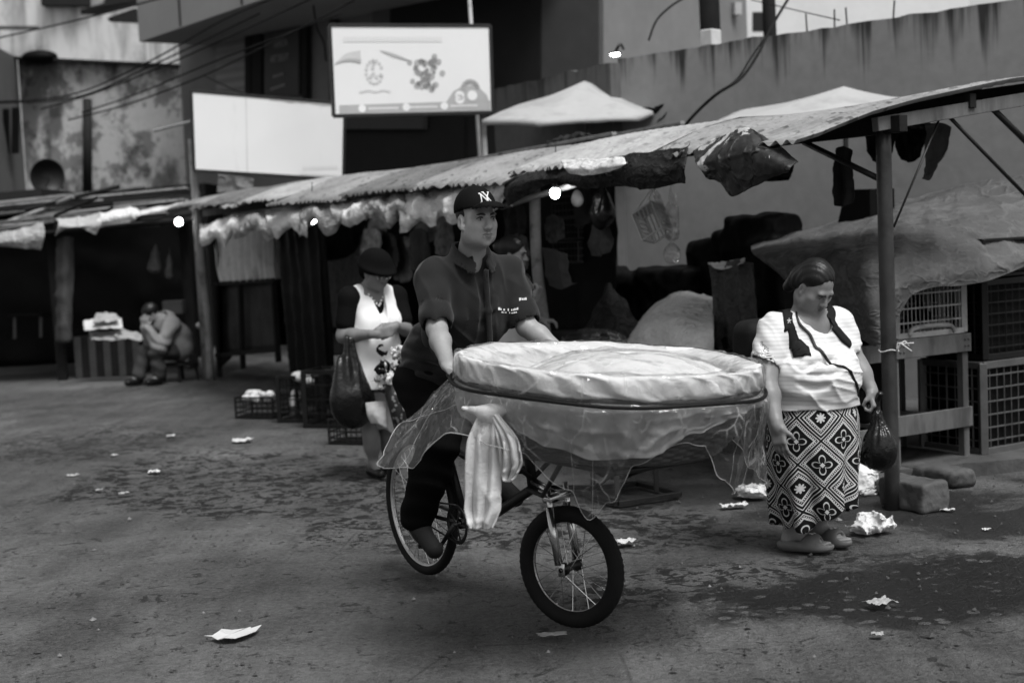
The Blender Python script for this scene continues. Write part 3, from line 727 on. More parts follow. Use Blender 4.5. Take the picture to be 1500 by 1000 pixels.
# ---------------------------------------------------------------- people
def hand(s, wrist, fwd, palm, thumb_side, curl=(25, 35, 25), size=1.0, spread=.04, thumb_close=.5):
    """palm box, four unequal bent fingers, a thumb leaving the side of the palm"""
    f = unit(fwd); n = unit(np.asarray(palm, float) - f * np.dot(palm, f)); sd = np.cross(f, n); sd = sd if np.dot(sd, thumb_side) > 0 else -sd
    k = size
    s.cap(wrist - f*.02, wrist + f*.02, .024*k, .026*k, .015)
    s.box(wrist + f*.050*k, V(.038, .046, .0135)*k, np.stack([sd, f, n], 1), .012*k, .014)
    s.ell(wrist + f*.03*k + sd*.024*k + n*.010*k, V(.018, .03, .014)*k, np.stack([sd, f, n], 1), .012)
    for i, (o, L) in enumerate(((.029, .070), (.010, .078), (-.010, .073), (-.028, .057))):
        p = wrist + f*.088*k + sd*o*k; d = unit(f + sd*o*spread*20); a = 0; r = .0088*k if i < 3 else .0078*k
        for j, fr in enumerate((.45, .31, .24)):
            a += R(curl[j]) * (1 + .08*(i-1)); dd = d*math.cos(a) + n*math.sin(a)
            q = p + dd*L*fr*k; s.cap(p, q, r*(1-.08*j), r*(1-.08*(j+1)), .005); p = q
    tb = wrist + f*.028*k + sd*.034*k; d1 = unit(f*.65 + sd*.65*(1-thumb_close*.6) + n*(.25+.5*thumb_close))
    t1 = tb + d1*.036*k; d2 = unit(d1*.8 + f*.3 + n*.5*thumb_close - sd*.5*thumb_close)
    s.cap(tb - d1*.01, t1, .0125*k, .0105*k, .010); s.cap(t1, t1 + d2*.030*k, .0100*k, .0085*k, .005)
def head(s, c, Fm, k=1.0, neck_to=None, neck_r=.058, fat=0.0, female=False):
    """Fm columns: left, forward, up; c between the ears at eye level"""
    L = lambda x, y, z: c + Fm @ (V(x, y, z) * k)
    E_ = lambda p, r, kk=.015, cut=False, rot=None: s.ell(L(*p), V(*r)*k, Fm if rot is None else Fm @ rot, kk*k, cut)
    E_((0, -.014, .036), (.075, .094, .086), .01); E_((0, .030, -.028), (.063+fat, .060, .084), .03)
    E_((0, .034, -.078), (.047+fat, .046, .036), .03); s.ell(L(0, .073, -.099), .0175*k, None, .022*k)
    for q in (-1, 1):
        E_((q*.043, .052, -.026), (.024+fat*.6, .024, .024), .022); E_((q*.052, .018, -.068), (.02+fat, .035, .03), .03)
    s.cap(L(-.036, .082, .020), L(.036, .082, .020), .0105*k, None, .015*k)
    s.cap(L(0, .089, .010), L(0, .108, -.032), .0085*k, .0125*k, .010*k)
    for q in (-1, 1): s.ell(L(q*.0135, .098, -.036), .0098*k, None, .007*k)
    for q in (-1, 1): s.ell(L(q*.032, .098, .002), V(.0195, .014, .0120)*k, Fm, .010*k, True)
    for q in (-1, 1): E_((q*.032, .073, .001), (.0155, .0135, .0125), .006)
    s.cap(L(-.018, .088, -.061), L(0, .0945, -.0585), .0058*k, .0070*k, .006*k); s.cap(L(.018, .088, -.061), L(0, .0945, -.0585), .0058*k, .0070*k, .006*k)
    s.cap(L(-.015, .0885, -.0725), L(.015, .0885, -.0725), .0072*k, None, .007*k); s.cap(L(-.024, .093, -.0668), L(.024, .093, -.0668), .0024*k, None, .003*k, True)
    for q in (-1, 1):
        E_((q*.077, -.006, -.012), (.010, .019, .031), .006); E_((q*.084, -.002, -.010), (.006, .009, .018), .004, True); s.cap(L(q*.074, .008, -.03), L(q*.076, .006, -.04), .008*k, None, .006)
    if neck_to is not None: s.cap(L(0, -.022, -.075), neck_to, neck_r, neck_r*1.08, .035)
    return L
def face_parts(L, Fm, k, parent, brow=True, gaze=(0, 1, 0), lids=None):
    for q in (-1, 1):
        e = MB(); e.sphere(L(q*.032, .0765, .001), .0122*k*(.82 if lids else 1), 14); eo = e.build('eye', lids or m['eye'], parent, smooth=True)
        if lids: pass
        g = unit(Fm @ V(*gaze)); e = MB(); e.sphere(L(q*.032, .0765, .001) + g*.0066*k, .0064*k, 12); e.build('iris', m['iris'], eo, smooth=True)
        ld = MB(); ld.tube(spline([L(q*.0165, .0850, .0040), L(q*.026, .0893, .0085), L(q*.037, .0880, .0080), L(q*.0480, .0800, .0020)], 12), [.0012, .002, .0026, .0028, .0028, .0028, .0028, .0026, .0026, .0024, .002, .0014], 6).build('eyelid', m['hair'] if gaze[2] > -.3 else m['lip'], parent, smooth=True)
        if brow:
            b = MB(); b.tube(spline([L(q*.013, .0965, .0180), L(q*.030, .0960, .0225), L(q*.049, .0835, .0185)], 10), [.003, .0048, .0056, .0058, .0056, .0052, .0046, .004, .003, .0018], 6).build('eyebrow', m['hair'], parent, smooth=True)
def lips(L, k, parent, wdt=.021):
    b = MB(); b.tube(spline([L(-wdt, .0885, -.0655), L(-.009, .0975, -.0600), L(0, .0985, -.0615), L(.009, .0975, -.0600), L(wdt, .0885, -.0655)], 14), [.0008, .0022, .003, .0034, .0036, .0036, .0034, .0034, .0036, .0036, .0034, .003, .0022, .0008], 6)
    b.tube(spline([L(-wdt*.85, .0890, -.0690), L(0, .0965, -.0735), L(wdt*.85, .0890, -.0690)], 12), [.0008, .0026, .0036, .0042, .0044, .0046, .0046, .0044, .0042, .0036, .0026, .0008], 6).build('lips', m['lip'], parent, smooth=True)
def project(sd, P, off):
    P = np.array(P, float)
    def smp(Q):
        g = (Q - sd.lo)/sd.h; i = np.clip(np.floor(g).astype(int), 0, sd.n-2); f = np.clip(g-i, 0, 1); r = 0
        for a_ in (0, 1):
            for b_ in (0, 1):
                for c_ in (0, 1): r = r + sd.D[i[:, 0]+a_, i[:, 1]+b_, i[:, 2]+c_]*np.abs(1-a_-f[:, 0])*np.abs(1-b_-f[:, 1])*np.abs(1-c_-f[:, 2])
        return r
    for _ in range(14):
        d = smp(P); e = sd.h; g = np.stack([smp(P+V(e, 0, 0))-smp(P-V(e, 0, 0)), smp(P+V(0, e, 0))-smp(P-V(0, e, 0)), smp(P+V(0, 0, e))-smp(P-V(0, 0, e))], 1)/(2*e)
        n2 = (g**2).sum(1)+1e-4; step = np.clip((d-off)/n2, -.04, .04); P -= (step*(n2 > .02))[:, None]*g
    return P
def crease(sd, pts, r=.012, k=.02, cut=True, lift=None):
    lift = r*.62 if lift is None else lift
    P = project(sd, spline(pts, 26), lift); n = len(P)
    for i in range(n-1):
        f = math.sin(math.pi*(i+.5)/(n-1))**.6; sd.cap(P[i], P[i+1], r*f, r*f, k, cut)
def folds(cx, cy, cz, dirv, freq, amp, lo=None):
    d = unit(dirv)
    return lambda x, y, z: amp * np.sin((x*d[0]+y*d[1]+z*d[2])*freq + 4.0*noise3(x*5, y*5, z*5)) * (.5+.5*noise3(x*3.3+9, y*3.3, z*3.3))
def text_mesh(txt, size, align='CENTER', ext=.0):
    cu = bpy.data.curves.new('t', 'FONT'); cu.body = txt; cu.size = size; cu.align_x = align; cu.extrude = ext; cu.resolution_u = 3
    o = bpy.data.objects.new('t', cu); COL.objects.link(o); bpy.context.view_layer.update()
    me = bpy.data.meshes.new_from_object(o.evaluated_get(bpy.context.evaluated_depsgraph_get()))
    v = np.array([q.co for q in me.vertices]).reshape(-1, 3); f = [tuple(p.vertices) for p in me.polygons]
    bpy.data.objects.remove(o); bpy.data.curves.remove(cu); bpy.data.meshes.remove(me); return v, f
def wrap(o, target, off=.003, mode='NEAREST_SURFACEPOINT'):
    s = o.modifiers.new('wrap', 'SHRINKWRAP'); s.target = target; s.offset = off; s.wrap_method = mode; s.wrap_mode = 'OUTSIDE_SURFACE'; return o

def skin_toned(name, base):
    """skin with dark lids, beard shadow, fine mottling; tone also carries painted facial shade"""
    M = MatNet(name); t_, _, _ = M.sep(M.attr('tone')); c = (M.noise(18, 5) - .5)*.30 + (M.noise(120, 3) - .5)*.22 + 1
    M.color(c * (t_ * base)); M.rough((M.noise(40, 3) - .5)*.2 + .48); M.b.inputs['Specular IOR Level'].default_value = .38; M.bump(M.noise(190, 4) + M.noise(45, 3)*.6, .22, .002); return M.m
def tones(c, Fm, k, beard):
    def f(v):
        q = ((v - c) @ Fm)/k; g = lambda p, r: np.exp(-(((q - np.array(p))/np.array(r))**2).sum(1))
        t = 1 - .50*(g((.032, .088, .006), (.021, .03, .012)) + g((-.032, .088, .006), (.021, .03, .012)))  # darker skin round the eyes, deepened by painted socket shade
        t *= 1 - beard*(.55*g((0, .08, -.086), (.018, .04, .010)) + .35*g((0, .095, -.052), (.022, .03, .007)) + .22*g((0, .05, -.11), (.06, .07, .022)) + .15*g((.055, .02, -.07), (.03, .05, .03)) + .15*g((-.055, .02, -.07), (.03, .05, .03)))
        t *= 1 - .35*(g((.013, .1, -.045), (.008, .02, .006)) + g((-.013, .1, -.045), (.008, .02, .006))) - .25*g((0, -.01, -.13), (.06, .08, .03))  # painted shade below the nose and under the chin
        t *= 1 + .12*(g((.04, .075, -.025), (.02, .03, .018)) + g((-.04, .075, -.025), (.02, .03, .018)) + g((0, .11, -.02), (.01, .02, .03)))  # painted highlights on cheekbones and nose
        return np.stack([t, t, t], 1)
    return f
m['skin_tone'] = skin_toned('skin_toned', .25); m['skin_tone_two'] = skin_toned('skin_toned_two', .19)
m['skin_shin'] = mat('skin_shin', .09, .5, .3, .2, 14, .1, 160, .002)
m['skin_mid'] = mat('skin_mid', .19, .5, .35, .22, 22, .2, 240, .002)
# ======== the cyclist
man = thing('person', 'young man in dark polo shirt and black baseball cap riding the delivery bicycle', 'person', A(.1))
tf = unit(V(.44, -.90, 0)); tl = V(-tf[1], tf[0], 0)
shR, shL = W(635, 402, 6.24), W(743, 397, 6.38); nb = W(690, 366, 6.27); P0 = A(.205, 0, .985); msh = (shR + shL) / 2
elR, elL = W(640, 482, 6.10), W(771, 478, 6.28); wrR, wrL = HR - BF*.05 + V(0, 0, .045) - BF*.03, HL - BF*.08 + V(0, 0, .045)
hpR, hpL = A(.17, -.09, .95), A(.17, .09, .95); knR, knL = A(.42, -.12, .70), A(.53, .12, .945); anR, anL = A(.215, -.14, .335), A(.455, .14, .545)
tipR, tipL = A(.345, -.14, .225), A(.60, .14, .455)
HF = frame(V(.52, -.854, -.03)); hc_ = W(698, 321, 6.19)
s = SDF(A(.2, 0, .15) - V(.75, .75, .1), A(.3, 0, 1.8) + V(.75, .75, .12), .0055)
s.ell(msh - V(0, 0, .16) + tf*.01, V(.145, .085, .2), frame(tf), .05).ell((P0+msh)/2 - V(0, 0, .03), V(.125, .10, .2), frame(tf), .05).ell(P0, V(.14, .12, .13), frame(tf), .05)
s.cap(shR - V(0, 0, .025), shL - V(0, 0, .025), .050, None, .03); s.cap(nb - V(0, 0, .075), shR, .045, .05, .03); s.cap(nb - V(0, 0, .075), shL, .045, .05, .03)
L = head(s, hc_, HF, 1.02, nb + V(0, 0, -.02), .058, -.002)
for sh, el, wr in ((shR, elR, wrR), (shL, elL, wrL)):
    s.path([sh, sh + (el-sh)*.5, el, el + (wr-el)*.35, wr], [.052, .048, .043, .044, .028], .025)
hand(s, wrR, V(*(BF*.8 + V(0, 0, -.35))), V(0, 0, -1) - BF*.3, BL, (45, 70, 45)); hand(s, wrL, V(*(BF*.8 + V(0, 0, -.35))), V(0, 0, -1) - BF*.3, -BL, (45, 70, 45))
for hp, kn_, an, tp in ((hpR, knR, anR, tipR), (hpL, knL, anL, tipL)):
    s.path([hp, kn_, kn_ + (an-kn_)*.35, an], [.085, .056, .055, .034], .04); s.cap(an - V(0, 0, .03), an*.35+tp*.65 - V(0, 0, .02), .026, .018, .02)
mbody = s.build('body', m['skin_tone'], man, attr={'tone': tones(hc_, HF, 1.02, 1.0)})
face_parts(L, HF, 1.02, man, True, (-.05, 1, -.03)); lips(L, 1.02, man, .0245)
h = SDF(hc_ - .16, hc_ + .16, .005)      # short hair under the cap
h.ell(L(0, -.016, .034), V(.079, .097, .088), HF, 0); h.plane_cut(L(0, .028, 0), HF @ V(0, 1, .25)); h.plane_cut(L(0, -.02, -.045), HF @ V(0, .3, -1)); 
for q in (-1, 1): h.cap(L(q*.077, -.006, -.02), L(q*.09, -.006, -.0), .024, .026, .004, True)
h.build('hair', m['hair'], man)
h = SDF(hc_ - V(.25, .25, .05), hc_ + V(.25, .25, .2), .005)
capc = L(0, -.010, .045); CT = HF @ _rx(R(4))
h.ell(capc, V(.089, .106, .100), CT, 0).plane_cut(L(0, 0, .036), CT @ V(0, .10, -1))
h.ell(capc - CT @ V(0, 0, .012), V(.083, .100, .095), CT, 0, True)
h.ell(capc + CT @ V(0, 0, .100), .008, None, .003)
br = SDF(hc_ - V(.3, .3, .05), hc_ + V(.3, .3, .2), .0045)
br.ell(L(0, .105, .030), V(.080, .088, .046), CT, 0).ell(L(0, .105, .022), V(.084, .092, .047), CT, 0, True).plane_cut(L(0, .066, 0), CT @ V(0, -1, 0)).plane_cut(L(0, 0, .034), V(0, 0, -1))
capo = h.build('cap', m['cap'], man); br.build('cap_brim', m['cap'], capo, relax=0)
# interlocked white monogram on the front of the cap
def on_cap(a, e): return capc + CT @ (V(.0905*math.sin(a)*math.cos(e), .1075*math.cos(a)*math.cos(e), .1015*math.sin(e)))
lg = MB()
def stroke(pts, wd):
    P = [on_cap(R(p[0]*50), R(22 + p[1]*27)) for p in spline(pts, 10)]
    lg.tube(P, wd, 6)
stroke([(-.30, -.42), (-.30, .40)], .0030); stroke([(-.42, .44), (-.30, .40), (.10, -.44)], .0036); stroke([(.10, -.46), (.12, .22)], .0030); stroke([(-.38, -.44), (-.22, -.44)], .0024); stroke([(.02, .24), (.2, .24)], .0024)
stroke([(-.10, .62), (.08, .12)], .0034); stroke([(.40, .62), (.08, .12), (.06, -.2)], .0026); stroke([(.08, .12), (.36, -.50)], .0030); stroke([(-.2, .62), (-.02, .62)], .0024); stroke([(.28, .62), (.46, .62)], .0024); stroke([(.26, -.5), (.44, -.5)], .0024)
lg.build('cap_emblem', m['white_thread'], capo, smooth=True)
# polo shirt
s = SDF(P0 - V(.55, .55, .22), P0 + V(.75, .65, .72), .0055)
FT = frame(tf)
spine = unit(msh - P0)
s.ell(msh - V(0, 0, .15) + tf*.015, V(.180, .128, .2), FT, .05); s.ell(P0*.45 + msh*.55 - V(0, 0, .06) + tf*.02, V(.165, .138, .19), FT, .06)
s.ell(P0 + V(0, 0, .06) + tf*.015, V(.158, .145, .19), FT, .06); s.ell(P0 - V(0, 0, .04), V(.160, .145, .13), FT, .05)
s.cap(shR - V(0, 0, .02), shL - V(0, 0, .02), .067, None, .05); s.cap(nb - V(0, 0, .050), shR, .060, .066, .05); s.cap(nb - V(0, 0, .050), shL, .060, .066, .05)
cuffs = []
for sh, el, q in ((shR, elR, -1), (shL, elL, 1)):
    d = unit(el - sh); e = sh + d*.215
    s.path([sh - d*.01, sh + d*.10, e], [.064, .068, .072], .035)
    for ofs in (0, -.022): s.path([e + d*(ofs-.003), e + d*(ofs+.003)], [.0768, .0768], .004)
    cuffs.append((e, d))
s.plane_cut(P0 - V(0, 0, .13) + tf*0, V(.05, .1, -1))
f1 = folds(0, 0, 0, V(.5, -.3, .9), 62, .010); f2 = folds(0, 0, 0, V(1, .3, -.25), 75, .0065); f3 = folds(0, 0, 0, V(.2, .2, 1), 95, .008)
armpitR = shR + V(.03, 0, -.12)
MARKS = [msh + tl*.105 + tf*.13 + V(0, 0, -.165), shL + unit(elL - shL)*.135 + unit(V(.35, -1, 0))*.075]
def shirt_fold(x, y, z):
    low = np.clip((1.22 - z) / .2, 0, 1)
    d = .7*f1(x, y, z) * low + f2(x, y, z) + f3(x, y, z) * np.clip((1.13 - z) / .12, 0, 1)
    # pulls running from the shoulder seam down the chest
    u = (x - msh[0]) * tl[0] + (y - msh[1]) * tl[1]
    d = d + .008 * np.sin(u*95 + 2.2*noise3(x*4, y*4, z*2.5)) * np.clip((1.44 - z) / .06, 0, 1) * np.clip((z - 1.15) / .15, 0, 1)
    up = x*.25 - y*.1 + z            # creases: slack cloth at the waist, pulls at the arms and chest
    d = .55*d + .013*ridge(x*4.5 + 3, y*4.5, (up + .15*x)*15)*np.clip((1.26 - z)/.16, 0, 1) + .012*ridge(u*13, z*3.0, y*2.0, 2.5)*np.clip((z - 1.08)/.1, 0, 1)
    d = d + .010*ridge((x+z*.8)*9, (y-z*.3)*6, z*4 + 5, 2.5) - .008
    for q, dd in cuffs: d = d * (1 - .9*np.exp(-(((x-q[0])*dd[0]+(y-q[1])*dd[1]+(z-q[2])*dd[2])/.035)**2)*(((x-q[0])**2+(y-q[1])**2+(z-q[2])**2) < .02))
    for q in MARKS: d = d * (1 - np.exp(-((x-q[0])**2 + (y-q[1])**2 + (z-q[2])**2)/.075**2))
    return d
s.disp(shirt_fold)
for pts, r in (([(738, 425), (728, 455), (716, 486)], .010), ([(594, 505), (628, 513), (672, 506)], .012), ([(592, 522), (636, 532), (684, 522)], .012), ([(602, 488), (640, 498), (668, 488)], .010), ([(600, 538), (640, 546), (680, 540)], .011)):
    yy = [6.12]*3 if pts[0][0] > 612 else [6.5, 6.4, 6.3]
    crease(s, [W(p[0], p[1], yq) for p, yq in zip(pts, yy)], r, .032); crease(s, [W(p[0]+5, p[1]-4, yq) for p, yq in zip(pts, yy)], r*.7, .02, False, -.006)
for e, d in cuffs: s.cap(e - d*.06, e + d*.10, .060, .064, .004, True)     # open sleeve ends
# neck opening and collar
upn = unit(hc_ - nb)
s.cap(nb + V(0, 0, -.045), nb + V(0, 0, .12), .061, .068, .012, True)
s.ell(nb + tf*.085 + V(0, 0, -.055), V(.020, .07, .052), FT, .01, True)
for q in (-1, 1):
    pts = [nb - tf*.075 + V(0, 0, .034), nb - tf*.05 + tl*q*.058 + V(0, 0, .030), nb + tl*q*.078 + V(0, 0, .010), nb + tf*.05 + tl*q*.066 + V(0, 0, -.020), nb + tf*.098 + tl*q*.030 + V(0, 0, -.056)]
    P = spline(pts, 16)
    for i in range(15):
        for w_ in (0, .33, .66, 1):
            out = unit(P[i] - nb - V(0, 0, P[i][2]-nb[2])); o1 = V(0, 0, -.046*w_) + out*.020*w_; o2 = o1
            s.cap(P[i] + o1, P[i+1] + o2, .0062, None, .006)
    tip = pts[-1]; s.cap(tip + V(0, 0, -.01), tip + tl*q*.035 + tf*.0 + V(0, 0, -.042), .007, .0055, .008)
pl0 = nb + tf*.118 + V(0, 0, -.095); pl1 = msh + tf*.145 + V(0, 0, -.30)
s.cap(pl0 + tl*.012, pl1 + tl*.012, .012, None, .012); s.cap(pl0 + tl*.030, pl1 + tl*.030, .004, None, .004, True)
polo_sdf = s; polo = s.build('polo_shirt', m['polo'], man)
bt = MB(); [bt.sphere(pl0 + (pl1-pl0)*t + tl*.012 + tf*.014, (.005, .005, .005), 8) for t in (.05,)]; wrap(bt.build('button', m['black_plastic'], polo), polo, .001)
mk = MB(); c0 = msh + tl*.105 + tf*.16 + V(0, 0, -.165)
def marks(mb, c, right, up, widths, hgt):
    x = 0
    for i, w_ in enumerate(widths):
        hh = hgt*(1.5 if i == 0 else 1.0 + .35*((i*7) % 3 == 0))
        mb.box(project(polo_sdf, [c + right*(x+w_*.4) + up*(hh-hgt)*.3], .0025)[0], (w_*.78, .0008, hh), np.stack([right, np.cross(up, right), up], 1)); x += w_
tu = unit(V(0, 0, 1) + tf*.05)
marks(mk, c0 - tl*.035, tl, tu, [.013, .007, .010, .007, .007, .008, .005, .008, .006, .008], .008)
marks(mk, c0 - tl*.022 - tu*.015, tl, tu, [.006, .005, .007, .005, .008, .005, .007, .006, .005, .004], .0045)
mo = mk.build('chest_lettering', m['white_thread'], polo)
mk = MB(); c1 = shL + unit(elL - shL)*.135 + unit(V(.35, -1, 0))*.09; sr = unit(V(1, .3, 0))
marks(mk, c1 - sr*.02, sr, V(0, 0, 1), [.014, .008, .007, .009], .009); mo = mk.build('sleeve_emblem', m['white_thread'], polo)
# trousers and shoes
s = SDF(A(.3, 0, .25) - V(.55, .55, 0), A(.3, 0, 1.06) + V(.5, .55, 0), .0065)
s.ell(P0 - V(0, 0, .045), V(.165, .15, .13), FT, .05)
for hp, kn_, an in ((hpR, knR, anR), (hpL, knL, anL)):
    s.path([hp, kn_, kn_ + (an-kn_)*.4, an + (kn_-an)*.0], [.105, .088, .088, .082], .05)
    d = unit(kn_ - an); s.cap(an - d*.07, an + d*.03, .062, .054, .004, True)
s.disp(folds(0, 0, 0, V(.3, .3, 1), 70, .007)); s.plane_cut(P0 + V(0, 0, .06), V(0, 0, 1)); s.build('trousers', m['trouser'], man)
for an, tp in ((anR, tipR), (anL, tipL)):
    d = unit(tp - an); so = SDF(np.minimum(an, tp) - .16, np.maximum(an, tp) + .13, .0048); fl = unit(V(d[0], d[1], d[2]*1.0)); Fs = frame(fl)
    heel = an - Fs[:, 2]*.065 - fl*.03; toe = tp + fl*.05 - Fs[:, 2]*.01
    so.cap(an - Fs[:, 2]*.01, heel + Fs[:, 2]*.01, .043, .042, .02).cap(heel + Fs[:, 2]*.02 + fl*.04, toe - fl*.02, .044, .040, .03).cap(an + fl*.02, an + fl*.07 - Fs[:, 2]*.03, .040, .040, .03)
    sm = SDF(so.lo, so.lo + .05, .0048); sm.n, sm.ax, sm.D = so.n, so.ax, so.D.copy(); sole_p = heel - Fs[:, 2]*.022
    so.plane_cut(sole_p, -Fs[:, 2]); sm.D -= .007; sm.plane_cut(sole_p + Fs[:, 2]*.016, Fs[:, 2]); sm.plane_cut(sole_p - Fs[:, 2]*.014, -Fs[:, 2])
    sh_ = so.build('shoe', m['shoe'], man); sm.build('sole', m['sole'], sh_)

# ======== the woman with the backpack
wom = thing('person', 'stout woman in a white striped T-shirt and long black and white patterned skirt, looking down', 'person', G(1195, 800))
wf = unit(V(.50, -.866, 0)); wl = V(-wf[1], wf[0], 0); WT = frame(wf)
YW = 6.9
shR, shL = W(1136, 482, 6.83), W(1226, 476, 7.0); nb = W(1184, 462, 6.90); msh = (shR + shL) / 2
bel = W(1190, 560, 6.86); hip = W(1192, 615, 6.88)
elR, wrR = W(1121, 556, 6.72), W(1138, 622, 6.585); elL, wrL = W(1256, 535, 6.95), W(1277, 572, 6.88)
HFW = frame(V(.46, -.78, -.72)); hcw = W(1194, 420, 6.82)
f1_, f2_ = G(1180, 806), G(1213, 797)
s = SDF(V(1.0, 6.4, -.02), V(1.95, 7.3, 1.5), .0055)
s.ell(msh - V(0, 0, .12), V(.15, .11, .17), WT, .05).ell(bel, V(.19, .165, .17), WT, .05).ell(hip, V(.19, .17, .15), WT, .05)
s.cap(shR, shL, .06, None, .05); s.cap(nb, shR, .052, .055, .05); s.cap(nb, shL, .052, .055, .05); s.ell(nb + wf*.03 - V(0, 0, .05), V(.11, .07, .07), WT, .05)
LW = head(s, hcw, HFW, .98, nb + V(0, 0, -.01), .062, .010)
s.path([shR, (shR+elR)/2, elR, elR + (wrR-elR)*.35, wrR], [.068, .064, .051, .050, .030], .03)
s.path([shL, (shL+elL)/2, elL, elL + (wrL-elL)*.35, wrL], [.062, .056, .046, .044, .029], .03)
hand(s, wrR, V(.10, -.10, -1), V(.6, .7, 0), V(.7, -.7, 0), (14, 20, 14), 1.0, .05, .4)
bagtop = W(1284, 594, 6.84)
hand(s, wrL, unit(bagtop - wrL + V(0, 0, -.02)), V(-.6, .4, -.3), V(-.2, -.9, 0), (60, 75, 50), .95, .01, .9)
for fp, hx in ((f1_, -.07), (f2_, .07)):
    hj = hip + wl*hx - V(0, 0, .08); kj = (hj + fp)/2 + wf*.03 + V(0, 0, .03)
    an = fp + V(0, 0, .085) - unit(V(.75, -.65, 0))*.07
    s.path([hj, kj, kj + (an-kj)*.35, an], [.10, .066, .062, .042], .04)
fd1, fd2 = unit(V(.90, -.42, 0)), unit(V(.62, -.78, 0))
for fp, fd in ((f1_, fd1), (f2_, fd2)):
    an = fp + V(0, 0, .085) - unit(V(.75, -.65, 0))*.07
    s.cap(an, fp + fd*.05 + V(0, 0, .045), .040, .028, .03); s.cap(an - V(0, 0, .03) - fd*.01, fp - fd*.09 + V(0, 0, .05), .036, .030, .02)
    sl_ = V(-fd[1], fd[0], 0)
    for i in range(5): s.cap(fp + fd*.05 + sl_*(.026-.013*i) + V(0, 0, .038), fp + fd*(.112-.006*i) + sl_*(.030-.015*i) + V(0, 0, .036), .010, .0085 if i else .0095, .006)
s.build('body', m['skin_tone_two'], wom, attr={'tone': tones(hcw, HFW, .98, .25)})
face_parts(LW, HFW, .98, wom, True, (0, .75, -.9), m['skin_mid']); lips(LW, .98, wom)
h = SDF(hcw - V(.25, .25, .2), hcw + V(.2, .25, .2), .005)
h.ell(LW(0, -.024, .042), V(.083, .100, .093), HFW, 0).ell(LW(0, -.085, -.015), V(.070, .06, .07), HFW, .03).cap(LW(0, -.11, -.02), LW(.0, -.15, -.12), .045, .03, .03)
h.ell(LW(0, .080, -.025), V(.071, .085, .110), HFW, .006, True); h.ell(LW(0, .125, .035), V(.050, .085, .058), HFW, .006, True)
for q in (-1, 1): h.ell(LW(q*.08, -.003, -.014), V(.02, .024, .034), HFW, .006, True)
h.disp(lambda x, y, z: .0012*np.sin((x*.6+y*.8)*260 + z*120 + 3*noise3(x*9, y*9, z*9)) + .002*fbm(x*14, y*14, z*14, 2)); h.build('hair', m['hair'], wom)
s = SDF(V(1.0, 6.4, .60), V(1.95, 7.35, 1.28), .0055)
s.ell(msh - V(0, 0, .11) + wf*.03, V(.19, .145, .16), WT, .05)
for q in (-1, 1): s.ell(msh - V(0, 0, .165) + wf*.105 + wl*q*.075, V(.10, .09, .095), WT, .04)
s.ell(bel + V(0, 0, .02) + wf*.02, V(.235, .205, .165), WT, .05); s.ell(hip + V(0, 0, .05), V(.235, .205, .15), WT, .05)
s.cap(shR, shL, .078, None, .05); s.cap(nb - V(0, 0, .05), shR, .06, .068, .05); s.cap(nb - V(0, 0, .05), shL, .06, .068, .05)
dR, dL = unit(elR - shR + V(-.02, 0, 0)), unit(elL - shL)
cR, cL = shR + dR*.155, shL + dL*.125
s.path([shR, shR + dR*.07, cR], [.078, .083, .082], .03); s.path([shL, shL + dL*.07, cL], [.078, .078, .072], .03)
s.plane_cut(V(0, 0, .735), V(-.02, .0, -1))
s.disp(lambda x, y, z: .004*fbm(x*7, y*7, z*12, 2) + .009*ridge(x*4+2, y*4, z*22 + x*5)*np.clip(1.2 - np.abs(z - .88)*6, 0, 1) + .007*ridge(x*9+z*5, y*6, z*5) - .004 + .0035*np.sin((x*.8-y*.2+z*.7)*75 + 3*noise3(x*4, y*4, z*4))*np.clip((1.03-z)*-8+1, 0, 1))
s.cap(cR - dR*.05, cR + dR*.09, .069, .072, .004, True); s.cap(cL - dL*.05, cL + dL*.09, .060, .062, .004, True)
s.cap(nb + V(0, 0, -.05), nb + V(0, 0, .14), .066, .074, .012, True); s.ell(nb + wf*.085 + V(0, 0, -.045), V(.062, .065, .05), WT, .012, True)
M = MatNet('striped_jersey'); x, y, z = M.sep(M.obj()); nn = M.noise(5, 3)
st = ((z * 330) + nn * 5.0).sin(); c = .64 - st.step(.1, .9) * .10 + (M.noise(9, 4) - .5) * .10
M.color(c); M.rough(.85); M.b.inputs['Specular IOR Level'].default_value = .15; M.bump(M.noise(260, 2) * .3 + M.noise(14, 4), .25, .008)

for pts, r in (([(1168, 545), (1200, 549), (1242, 534)], .010), ([(1172, 528), (1186, 522), (1205, 512)], .007), ([(1168, 562), (1190, 568), (1215, 566)], .006), ([(1240, 498), (1225, 508), (1208, 512)], .007)):
    crease(s, [W(p[0], p[1], 6.62) for p in pts], r, .03); crease(s, [W(p[0], p[1]-6, 6.62) for p in pts], r*.7, .025, False, -.006)
shirt_sdf = s; shirt = s.build('t_shirt', M.m, wom)
# long skirt: lofted with folds; its woven diamonds are computed from a wrap-around coordinate
nz, na_ = 70, 220; an_ = np.linspace(0, 2*math.pi, na_, endpoint=False); zs = np.linspace(0, 1, nz)
wc = hip + V(0, 0, .10); hem = (f1_ + f2_)/2 + V(-.015, -.01, .16)
rx = np.interp(zs, [0, .15, .35, .6, .85, 1], [.205, .228, .232, .215, .185, .165]); ry = np.interp(zs, [0, .15, .35, .6, .85, 1], [.185, .205, .212, .215, .22, .22])
cx = wc[None] + (hem - wc)[None]*zs[:, None] + wl[None]*(.0*zs[:, None])
ca_, sa_ = np.cos(an_), np.sin(an_)
fold_ = (.016*np.sin(an_*7 + 1.0)[None] + .012*np.sin(an_*12 + .4)[None])*np.clip((zs-.25)*1.6, 0, 1.2)[:, None] + .006*fbm(np.cos(an_)[None]*2.5, np.sin(an_)[None]*2.5, zs[:, None]*4, 2)
